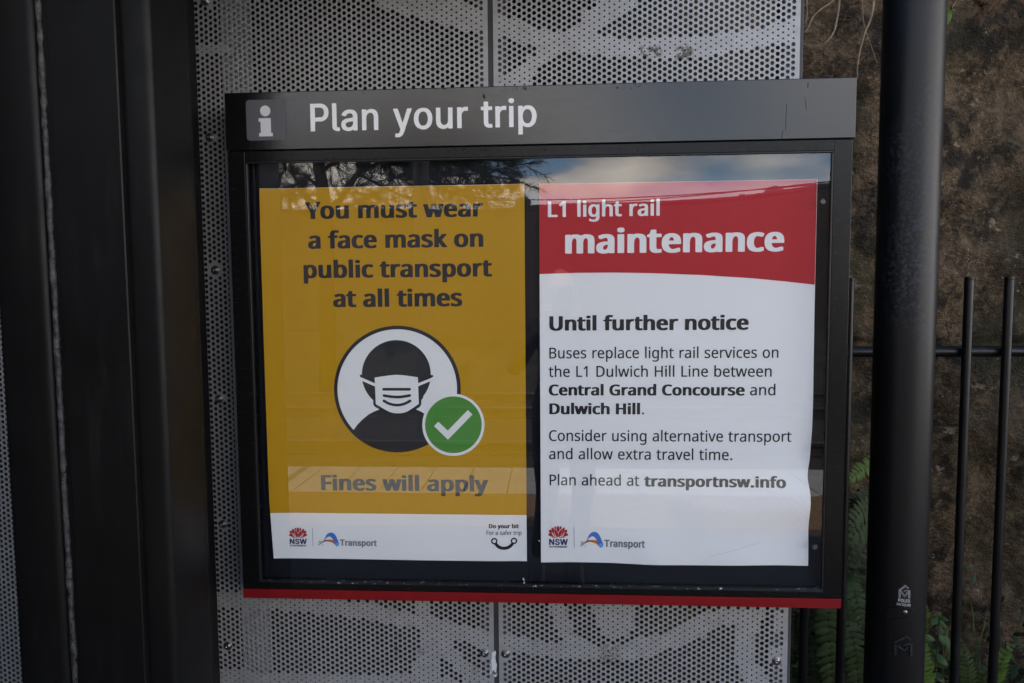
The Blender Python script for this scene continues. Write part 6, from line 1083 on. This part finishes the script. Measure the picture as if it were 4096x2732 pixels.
fern('small fern with upright fronds between the two right pickets', W3(3880, 2760, 0.58),
     [([W3(3890, 2900, 0.60), W3(3880, 2780, 0.55), W3(3868, 2660, 0.53), W3(3845, 2560, 0.53)], 0.068, None),
      ([W3(3850, 2920, 0.62), W3(3838, 2840, 0.58), W3(3828, 2730, 0.56), W3(3826, 2650, 0.57)], 0.078, fern_b),
      ([W3(3880, 2860, 0.62), W3(3910, 2760, 0.58), W3(3940, 2690, 0.56), W3(3970, 2640, 0.56)], 0.070, fern_a),
      ([W3(3890, 2900, 0.64), W3(3930, 2820, 0.60), W3(3965, 2760, 0.58), W3(4000, 2730, 0.58)], 0.07, None)], 90, fern_a)
fern('fern with fresh fronds at the picture\'s lower right, beyond the last picket', W3(4020, 2740, 0.58),
     [([W3(3960, 2820, 0.60), W3(3990, 2700, 0.56), W3(4020, 2620, 0.55), W3(4058, 2578, 0.55)], 0.072, None),
      ([W3(3990, 2840, 0.62), W3(4000, 2740, 0.59), W3(4010, 2660, 0.58), W3(4030, 2600, 0.59)], 0.062, fern_a),
      ([W3(4010, 2880, 0.60), W3(4050, 2800, 0.56), W3(4090, 2750, 0.55), W3(4130, 2720, 0.55)], 0.075, fern_b)], 110, fern_c)
# broad leaved herb beside the pole and grass blades
herb_m = leafmat('herb_leaf', (0.036, 0.072, 0.022), (0.066, 0.118, 0.036), 0.45)
def blade(vs, fs, base, tip, wd, sag=0.1, nrm=Vector((0, -1, 0.3)), n=7, round_=False):
    base, tip = Vector(base), Vector(tip); d = tip-base; l = d.length; t = d.normalized(); s = t.cross(nrm).normalized(); u = s.cross(t)
    b = len(vs)
    for i in range(n+1):
        f = i/n; c_ = base+d*f+u*sag*l*math.sin(math.pi*f)+Vector((0, 0, -sag*l*f*f*0.5))
        w_ = wd*(2.05*(f+0.02)**0.62*(1-f)**0.95 if round_ else (1-f)**0.6*0.5+0.02)
        vs += [c_+s*w_-u*w_*0.25, c_, c_-s*w_-u*w_*0.25]
    for i in range(n):
        o_ = b+i*3; fs += [(o_, o_+1, o_+4, o_+3), (o_+1, o_+2, o_+5, o_+4)]
herb = thing('herb_plant', W3(3720, 2700, 0.55), 'broad leaved green weed beside the foot of the lamp pole', 'plant')
rnd = random.Random(3)
for i, (bx_, by_, tx, ty, wd) in enumerate([(3755, 2470, 3797, 2482, .010), (3753, 2470, 3728, 2500, .011), (3760, 2480, 3795, 2520, .009), (3762, 2465, 3752, 2445, .008), (3752, 2500, 3768, 2550, .010), (3740, 2560, 3700, 2540, .012), (3762, 2540, 3790, 2590, .011), (3772, 2530, 3796, 2620, .012), (3745, 2620, 3790, 2660, .016), (3725, 2600, 3760, 2640, .015), (3740, 2660, 3690, 2640, .014), (3742, 2660, 3800, 2655, .015), (3735, 2690, 3780, 2730, .016), (3720, 2700, 3690, 2720, .015), (3770, 2640, 3800, 2610, .012), (3790, 2560, 3792, 2500, .010), (3700, 2545, 3725, 2575, .012), (3720, 2740, 3780, 2760, .017), (3700, 2660, 3725, 2690, .014), (3710, 2580, 3755, 2590, .013)]):
    Y = 0.50+0.14*rnd.random(); vs, fs = [], []
    blade(vs, fs, W3(bx_, by_, Y), (W3(tx, ty, Y-0.02)), wd, rnd.uniform(-0.1, 0.2), Vector((rnd.uniform(-.4, .4), -1, rnd.uniform(0.1, 0.8))), 8, True)
    mesh('leaf', vs, fs, herb_m, herb, True)
for q in ([W3(3735, 2800, 0.56), W3(3745, 2640, 0.55), W3(3757, 2470, 0.54)], [W3(3760, 2800, 0.57), W3(3775, 2640, 0.56), W3(3765, 2530, 0.55)]): tube_obj('stem', q, 0.0016, stemm, herb, 6)
grass_m = leafmat('grass_blade', (0.06, 0.095, 0.028), (0.10, 0.15, 0.045))
gr = thing('grass_tuft', W3(3885, 2740, 0.62), 'thin grass tuft with long blades growing up the wall between pickets', 'grass')
for bx_, by_, tx, ty, wd in ((3880, 2650, 3955, 2410, .0038), (3895, 2520, 3880, 2395, .0034), (3882, 2640, 3935, 2610, .003), (4000, 2320, 4020, 2275, .002), (4010, 2080, 4095, 2062, .002), (3730, 1500, 3790, 1480, .0016), (4000, 2410, 4080, 2440, .0018), (3700, 2545, 3740, 2548, .003), (3895, 2700, 3905, 2560, .003)):
    vs, fs = [], []; blade(vs, fs, W3(bx_, by_, 0.66), W3(tx, ty, 0.64), wd*1.3, 0.06, n=8); mesh('blade', vs, fs, grass_m, gr, True)
# low dark undergrowth behind the ferns
ug = []; vs, fs = [], []
rnd = random.Random(8)
for i in range(900):
    x = rnd.uniform(0.55, 1.9); z = abs(rnd.gauss(0, 0.26))*(1.1 if x < 1.02 else 0.62)+0.02
    if x < 1.02 and rnd.random() < 0.4: z = rnd.uniform(0.2, 0.85)
    y = rnd.uniform(0.62, 0.76); a = rnd.uniform(0, 6.28); l = rnd.uniform(0.02, 0.05)
    blade(vs, fs, (x, y, z), (x+l*math.cos(a), y-rnd.uniform(0, 0.03), z+l*math.sin(a)-0.01), l*0.28, 0.1, Vector((rnd.uniform(-.5, .5), -1, rnd.uniform(0, .9))), 3, True)
tag(mesh('undergrowth', vs, fs, fern_b, None, True), None, None, None, 'stuff')
# hanging roots from above the wall
rootm = M('dry_root'); rootm.set(base=rootm.mix(rootm.ramp(rootm.noise(60, 3), [(0.3, 0.0), (0.7, 1.0)]), (0.15, 0.095, 0.055), (0.30, 0.215, 0.145)), rough=0.8)
def root(label, pts, r, extra=()):
    q = [W3(3072+a/1.1475, b/1.1475, 0.66+c_) for a, b, c_ in pts]
    sm__ = []
    V3 = [Vector(p) for p in q]; k = len(V3)
    for i in range(k-1):
        p0, p1, p2, p3 = (V3[max(min(j, k-1), 0)] for j in (i-1, i, i+1, i+2))
        for s in range(7):
            t = s/7; sm__.append(0.5*((2*p1)+(-p0+p2)*t+(2*p0-5*p1+4*p2-p3)*t*t+(-p0+3*p1-3*p2+p3)*t**3))
    sm__.append(V3[-1])
    o = tube_obj('hanging_root', sm__, [r*(1-0.5*i/len(sm__)) for i in range(len(sm__))], rootm.m, None, 7)
    tag(o, label, 'root', 'dry roots hanging on the wall'); return o
root('pale curved root looping down beside the panel edge then back to it', [(330, -60, 0), (326, 20, 0), (316, 90, 0), (300, 150, -.01), (265, 195, -.01), (225, 212, 0), (170, 208, .01)], 0.0034)
root('long straight pale root descending beside the lamp pole to the sign', [(490, -80, 0), (484, 20, 0), (470, 90, 0), (445, 150, 0), (425, 220, 0), (412, 290, 0), (408, 360, 0)], 0.0038)
root('thin twisted root crossing above the panel corner', [(345, -40, .02), (290, 10, .02), (240, 45, .01), (205, 80, .01), (188, 120, 0), (170, 150, 0)], 0.0030)
root('short root hugging the panel edge at the top', [(182, -60, .01), (178, 10, .01), (180, 60, .02), (172, 110, .02)], 0.0026)
root('faint thin root left of the long straight one', [(430, -60, .05), (434, 40, .05), (440, 110, .05), (470, 200, .05), (500, 290, .06)], 0.0018)
root('wispy root tip at the top behind the lamp pole', [(520, -60, .03), (530, 10, .03), (550, 60, .03)], 0.0024)
# leaf sprig and dead fronds at the top right
sp = thing('leaf_sprig', W3(3790, 60, 0.55), 'young bright green leaf sprig hanging at the top beside the lamp pole', 'plant')
for bx_, by_, tx, ty, wd in ((3800, 38, 3790, 96, .010), (3802, 36, 3780, 40, .006), (3806, 34, 3826, 48, .005), (3800, 40, 3808, 22, .005)):
    vs, fs = [], []; blade(vs, fs, W3(bx_, by_, 0.56), W3(tx, ty, 0.54), wd, 0.08, n=8, round_=True); mesh('leaf', vs, fs, fern_c, sp, True)
tube_obj('stem', [W3(3840, -30, 0.58), W3(3822, 10, 0.57), W3(3800, 40, 0.56)], 0.0012, rootm.m, sp, 6)
deadm = leafmat('dead_leaf', (0.040, 0.020, 0.009), (0.085, 0.042, 0.018), 0.7)
df = thing('dead_fronds', W3(3990, 0, 0.6), 'curled brown dead fronds hanging over the top right of the wall', 'plant')
rnd = random.Random(12)
for i in range(16):
    x = rnd.uniform(3900, 4120); y0_ = rnd.uniform(-120, -20); ln = rnd.uniform(60, 160)
    q = [W3(x, y0_, 0.64), W3(x+rnd.uniform(-25, 25), y0_+ln*0.6, 0.60), W3(x+rnd.uniform(-40, 40), y0_+ln, 0.59)]
    frond(df, q, 0.032, deadm, 200+i)
# moss and crevice plants high on the wall
# ---------------------------------------------------------------- what the glass reflects: the far side of the tracks
def mir(px_, py_, S):
    """world point at total path depth S seen mirrored in the glass at a photo pixel"""
    d = ray(px_, py_); s = S/d.y
    return (CAM.x+d.x*s, -(S-1.516), CAM.z+d.z*s)
SB = 17.0
def BX(px_): return mir(px_, 840, SB)[0]
def BZ(py_, px_=2400): return mir(px_, py_, SB)[2]
brick = M('dark_brick'); brick.set(base=brick.mix(brick.ramp(brick.noise(3, 5), [(0.3, 0.0), (0.7, 1.0)]), (0.035, 0.026, 0.020), (0.06, 0.045, 0.036)), rough=0.9)
sheetm = plain('ventilator_metal', (0.07, 0.068, 0.065), 0.6)
bt = thing('track_building', (4, -(SB-1.516)-3, -0.36), 'dark brick building across the tracks with a stepped roofline, reflected in the glass', 'building')
prof = [(-2600, 480), (-600, 520), (500, 590), (690, 610), (692, 850), (1914, 848), (2157, 834), (2641, 816), (2790, 808), (2936, 798), (3050, 783), (3260, 753), (3420, 728), (3600, 715)]  # tall left part is unseen, raised to darken what the column reflects
yb0 = -(SB-1.516); vs, fs = [], []
top = [mir(a, b, SB) for a, b in prof]
n = len(top)
for q in top: vs.append((q[0], yb0, q[2]))
for q in top: vs.append((q[0], yb0-7, q[2]-0.05))
for q in top: vs.append((q[0], yb0, -0.4))
for q in top: vs.append((q[0], yb0-7, -0.4))
for i in range(n-1):
    fs += [(2*n+i, 2*n+i+1, i+1, i), (i, i+1, n+i+1, n+i), (n+i, n+i+1, 3*n+i+1, 3*n+i)]
fs += [(2*n, 0, n, 3*n), (n-1, 3*n-1, 4*n-1, 2*n-1)]
wl = mesh('wall', vs, fs, brick.m, bt)
pts = [(q[0], yb0-0.02, q[2]+0.02) for q in top]
tube_obj('coping', pts[4:], 0.06, brick.m, bt, 6)
def ventilator(px_, py_, r_):
    x, y, z = mir(px_, py_, SB+1.5); z -= r_*2.2
    vs, fs = [], []
    tube(vs, fs, [(x, y, z), (x, y, z+r_*1.0), (x, y, z+r_*1.02), (x, y, z+r_*1.35), (x, y, z+r_*1.36), (x, y, z+r_*1.75), (x, y, z+r_*2.05), (x, y, z+r_*2.2)], [r_*.92, r_*.92, r_*1.0, r_*1.0, r_*1.12, r_*0.95, r_*0.5, 0.02], 20)
    o = mesh('roof_ventilator', vs, fs, sheetm, bt, True); smooth_by_angle(o, 40)
    for k in range(10):
        a = 2*math.pi*k/10; bm = bmesh.new(); bbox(bm, -0.02, 0.02, -0.03, 0.03, z+r_*0.1, z+r_*1.0)
        for v in bm.verts: v.co = Vector((x+math.cos(a)*(r_*.94+v.co.y)-math.sin(a)*v.co.x, y+math.sin(a)*(r_*.94+v.co.y)+math.cos(a)*v.co.x, v.co.z))
        frombm('louvre', bm, brick.m, o)
ventilator(2092, 785, 0.20); ventilator(3100, 742, 0.27)
x, y, z = mir(2967, 778, SB+1); box('chimney', x-0.06, x+0.06, y-0.1, y+0.1, z-0.6, z, brick.m, bt)
# low retaining wall and embankment across the tracks
emb = M('embankment'); emb.set(base=emb.mix(emb.ramp(emb.noise(4, 6), [(0.35, 0.0), (0.65, 1.0)]), (0.018, 0.019, 0.010), (0.05, 0.045, 0.028)), rough=0.95)
vs, fs = [], []
NX = 60
for j, (y, z) in enumerate(((-10.4, -0.36), (-10.8, -0.05), (-12.0, 0.35), (-14.0, 0.5), (-15.6, 0.5))):
    for i in range(NX+1):
        x = -14+28*i/NX; vs.append((x, y+0.2*mnoise.noise(Vector((x, y, 0))), z+0.18*mnoise.noise(Vector((x*1.7, y, 3)))*(1 if j else 0)))
fs = [(j*(NX+1)+i+1, j*(NX+1)+i, (j+1)*(NX+1)+i, (j+1)*(NX+1)+i+1) for j in range(4) for i in range(NX)]
mesh('embankment', vs, fs, emb.m, None, True)['kind'] = 'structure'
# overhead line mast and wires
mast = thing('line_mast', (0, -7.0, -0.36), 'slim dark overhead line mast beside the pine tree, reflected in the glass', 'mast')
xm = mir(1683, 700, 8.4)[0]
mastm = plain('mast_grey', (0.035, 0.035, 0.038), 0.6)
tube_obj('shaft', [(xm, -6.9, -0.36), (xm, -6.9, 6.5)], 0.10, mastm, mast, 16)
box('bracket', xm-0.03, xm+0.03, -7.0, -4.8, 5.2, 5.28, mastm, mast)
for k, (a, b) in enumerate((((2100, 822), (3300, 728)), ((2100, 838), (3300, 752)), ((2100, 800), (3300, 735)))):
    p = mir(*a, 11.0); q = mir(*b, 9.0); pts = [tuple(Vector(p).lerp(Vector(q), t/10)-Vector((0, 0, 0.05*math.sin(math.pi*t/10)))) for t in range(-6, 15)]
    tag(tube_obj('overhead_wire', pts, 0.008, mastm, None, 5), 'thin overhead wire above the roofline, reflected in the red poster', 'wire', 'overhead wires above the tracks')
# pine tree
ST = 12.0
tree = thing('pine_tree', mir(1290, 900, ST), 'dark needle pine across the tracks, reflected above the yellow poster', 'tree')
barkm = plain('pine_bark', (0.030, 0.024, 0.020), 0.9)
needm = plain('pine_needles', (0.022, 0.032, 0.016), 0.7)
rnd = random.Random(21)
tv, tf = [], []
def tpt(px_, py_, dz=0): p = mir(px_, py_, ST+dz); return Vector(p)
bx_ = mir(1305, 1300, ST)
tube(tv, tf, [(bx_[0], bx_[1], -0.3), tpt(1305, 900), tpt(1296, 820), tpt(1288, 740), tpt(1275, 660), tpt(1262, 560), tpt(1240, 300), tpt(1255, 60)], [0.16, 0.13, 0.125, 0.115, 0.105, 0.095, 0.07, 0.03], 9)
limbs = [([(1300, 850), (1360, 800), (1410, 720), (1480, 640), (1560, 560), (1640, 480)], .07), ([(1400, 740), (1440, 690), (1500, 655), (1580, 640)], .03), ([(1290, 760), (1240, 720), (1190, 730), (1150, 760), (1090, 790)], .035),
         ([(1296, 820), (1240, 800), (1180, 780), (1110, 775)], .03), ([(1283, 690), (1320, 660), (1360, 640), (1420, 600), (1500, 580)], .04), ([(1300, 840), (1370, 820), (1430, 815), (1500, 840), (1560, 850)], .03),
         ([(1480, 640), (1600, 650), (1720, 690), (1820, 700), (1960, 690), (2050, 660)], .035), ([(1500, 600), (1640, 600), (1800, 620), (1960, 640), (2070, 645)], .035), ([(1600, 650), (1700, 720), (1800, 770), (1900, 790), (1990, 800)], .03), ([(1440, 700), (1520, 740), (1600, 780), (1700, 800), (1800, 830)], .03),
         ([(1270, 620), (1200, 590), (1130, 600), (1060, 640)], .035), ([(1560, 560), (1700, 540), (1850, 540), (1980, 560)], .04), ([(1262, 560), (1180, 520), (1100, 500)], .04), ([(1640, 480), (1760, 440), (1900, 430)], .04), ([(1250, 460), (1350, 420), (1480, 380)], .04)]
limbs += [([(1700, 560), (1760, 620), (1850, 660), (1950, 700), (2060, 720)], .03), ([(1560, 600), (1680, 640), (1780, 650), (1900, 660), (2030, 690)], .03), ([(1420, 620), (1500, 640), (1570, 700), (1650, 740)], .025), ([(1700, 700), (1780, 740), (1860, 760), (1950, 740)], .025), ([(1550, 720), (1640, 690), (1740, 660), (1860, 620)], .025), ([(1450, 600), (1530, 610), (1620, 620), (1700, 600)], .025), ([(1180, 560), (1150, 640), (1130, 690)], .02), ([(1340, 780), (1400, 770), (1460, 780), (1520, 800)], .02)]
nv, nf = [], []
def tuft(p, d, L_, n=14):
    for _ in range(n):
        q = (d+Vector((rnd.gauss(0, .55), rnd.gauss(0, .55), rnd.gauss(-0.05, .5)))).normalized(); l = L_*rnd.uniform(0.6, 1.1)
        s = q.cross(Vector((rnd.gauss(0, 1), rnd.gauss(0, 1), rnd.gauss(0, 1)))).normalized()*0.0055
        b = len(nv); o_ = p+d*rnd.uniform(-.15, .15); nv.extend([o_-s, o_+s, o_+q*l+Vector((0, 0, -0.12*l))]); nf.append((b, b+1, b+2))
for pts, r_ in limbs:
    q = [tpt(a, b, rnd.uniform(-0.5, 0.5)) for a, b in pts]
    tube(tv, tf, q, [r_*(1-0.75*i/len(q)) for i in range(len(q))], 7)
    for a_, b_ in zip(q, q[1:]):
        for k in range(9):
            t = rnd.random(); p = a_.lerp(b_, t); dd = (b_-a_).normalized()
            if a_ is q[0] and t < 0.6: continue
            tw = (dd*0.6+Vector((rnd.gauss(0, .5), rnd.gauss(0, .5), rnd.gauss(-.05, .5)))).normalized(); l = rnd.uniform(0.15, 0.55)
            e = p+tw*l; tube(tv, tf, [p, e], [0.009, 0.004], 4); tuft(p.lerp(e, 0.55), tw, 0.26, 14); tuft(e, tw, 0.28, 22)
mesh('trunk', tv, tf, barkm, tree, True); mesh('needles', nv, nf, needm, tree)

# ---------------------------------------------------------------- the photographer, seen as dark legs in the glass
def skin_body(name, joints, bones, mat, parent, root_i=0, sub=2):
    me = bpy.data.meshes.new(name); me.from_pydata([j[0] for j in joints], bones, []); me.update()
    ob = bpy.data.objects.new(name, me); col.objects.link(ob)
    md = ob.modifiers.new('s', 'SKIN'); sv = me.skin_vertices[0].data
    for i, j in enumerate(joints):
        r_ = j[1]; sv[i].radius = (r_, r_) if not isinstance(r_, tuple) else r_
        sv[i].use_root = (i == root_i)
    sb = ob.modifiers.new('b', 'SUBSURF'); sb.levels = sub; sb.render_levels = sub
    dg = bpy.context.evaluated_depsgraph_get(); ev = ob.evaluated_get(dg); m2 = bpy.data.meshes.new_from_object(ev)
    bpy.data.objects.remove(ob); m2.materials.clear(); m2.materials.append(mat)
    m2.polygons.foreach_set('use_smooth', [True]*len(m2.polygons))
    return put(bpy.data.objects.new(name, m2), parent)
cloth = M('dark_clothing'); cloth.set(base=(0.020, 0.021, 0.026), rough=0.85).bump(cloth.noise(24, 4), 0.5, 0.01); cloth = cloth.m
skinm = plain('skin', (0.42, 0.27, 0.20), 0.55)
GX, GY = 0.045, -1.80
per = thing('person', (GX, GY, 0), 'photographer in dark trousers and jacket, seen as a reflection of legs in the white poster', 'person')
def J(x, y, z, r_): return ((GX+x, GY+y, z), r_)
joints = [J(0.02, 0, 0.84, 0.125), J(0.015, -0.01, 1.00, 0.12), J(0.01, -0.015, 1.16, 0.135), J(0, -0.02, 1.27, 0.10), J(0, 0.0, 1.345, 0.05),   # 0-4 spine, neck
          J(-0.075, 0, 0.76, 0.085), J(-0.065, 0.01, 0.44, 0.060), J(-0.115, -0.02, 0.10, 0.042),          # 5-7 left leg
          J(0.100, 0, 0.76, 0.085), J(0.110, 0.01, 0.44, 0.060), J(0.065, -0.02, 0.10, 0.042),             # 8-10 right leg
          J(-0.16, -0.01, 1.245, 0.055), J(-0.235, 0.05, 1.04, 0.043), J(-0.085, 0.200, 1.27, 0.032),      # 11-13 left arm
          J(0.16, -0.01, 1.245, 0.055), J(0.235, 0.05, 1.04, 0.043), J(0.085, 0.200, 1.27, 0.032)]         # 14-16 right arm
bones = [(0, 1), (1, 2), (2, 3), (3, 4), (0, 5), (5, 6), (6, 7), (0, 8), (8, 9), (9, 10), (3, 11), (11, 12), (12, 13), (3, 14), (14, 15), (15, 16)]
body = skin_body('body', joints, bones, cloth, per)
# head with face, hair
bm = bmesh.new(); bmesh.ops.create_uvsphere(bm, u_segments=32, v_segments=24, radius=1)
for v in bm.verts:
    x, y, z = v.co
    jaw = 1-0.25*max(0, -z-0.2); X = x*0.073*jaw; Y_ = y*0.092*(1-0.12*max(0, -z)); Z = z*0.112
    if y > 0.3:
        nose = math.exp(-((x/0.16)**2)-((z+0.12)/0.20)**2); Y_ += 0.020*nose
        for ex in (-0.42, 0.42): Y_ -= 0.008*math.exp(-((x-ex)/0.16)**2-((z-0.05)/0.10)**2)
        Y_ += 0.004*math.exp(-(x/0.3)**2-((z+0.50)/0.07)**2); Y_ += 0.006*math.exp(-(x/0.3)**2-((z+0.85)/0.15)**2)
    v.co = Vector((GX+X, GY+0.045+Y_, 1.435+Z))
head = frombm('head', bm, skinm, body, True)
bm = bmesh.new(); bmesh.ops.create_uvsphere(bm, u_segments=24, v_segments=16, radius=1)
for v in bm.verts:
    x, y, z = v.co; v.co = Vector((GX+x*0.083, GY+0.030+min(y, 0.55)*0.10, 1.452+z*0.112))
frombm('hair', bm, plain('dark_hair', (0.015, 0.011, 0.009), 0.6), head, True)
for s in (-1, 1):
    bm = bmesh.new(); bmesh.ops.create_uvsphere(bm, u_segments=12, v_segments=8, radius=1)
    for v in bm.verts: v.co = Vector((GX+s*0.077+v.co.x*0.010, GY+0.035+v.co.y*0.018, 1.425+v.co.z*0.030))
    frombm('ear', bm, skinm, head, True)
    bm = bmesh.new(); bbox(bm, -0.045, 0.045, -0.11, 0.15, 0.0, 0.085, 0.03, 3)
    for v in bm.verts: v.co = Vector((GX+(-0.117 if s < 0 else 0.068)+v.co.x*(1-0.15*max(0, v.co.y/0.15)), GY+v.co.y, v.co.z*(1-0.45*max(0, v.co.y/0.15))))
    frombm('shoe', bm, plain('shoe_black', (0.012, 0.012, 0.012), 0.5), body, True)
    # hand closed round the camera body
    hx, hy, hz = s*0.083, 0.215, 1.285
    hj = [J(hx, hy, hz-0.01, 0.022), J(hx-s*0.004, hy+0.045, hz+0.045, 0.026)]; hb = [(0, 1)]
    for f in range(4):
        o_ = len(hj); zz = hz+0.022+f*0.019; ll = (0.9, 1.0, 0.95, 0.8)[f]
        hj += [J(hx, hy+0.035, zz, 0.0095), J(hx-s*0.004, hy+0.035+0.030*ll, zz+0.004, 0.0088), J(hx-s*0.024, hy+0.035+0.036*ll, zz+0.004, 0.008), J(hx-s*0.036, hy+0.030*ll+0.028, zz+0.002, 0.007)]
        hb += [(1, o_), (o_, o_+1), (o_+1, o_+2), (o_+2, o_+3)]
    o_ = len(hj); hj += [J(hx-s*0.016, hy+0.005, hz+0.02, 0.011), J(hx-s*0.030, hy+0.005, hz+0.045, 0.0095), J(hx-s*0.038, hy+0.012, hz+0.070, 0.008)]; hb += [(0, o_), (o_, o_+1), (o_+1, o_+2)]
    skin_body('hand', hj, hb, skinm, body)
cm_ = thing('camera', (GX, GY+0.22, 1.36), 'black handheld camera raised to the photographer\'s face, in the reflection only', 'camera')
ck = plain('camera_black', (0.012, 0.012, 0.012), 0.5)
box('camera_body', -0.055+GX, 0.052+GX, -1.60, -1.566, 1.375, 1.455, ck, cm_, 0.008, 3)
o = tube_obj('lens', [(0, -1.566, 1.42), (0, -1.535, 1.42), (0, -1.530, 1.42)], [0.030, 0.030, 0.026], ck, cm_, 24)
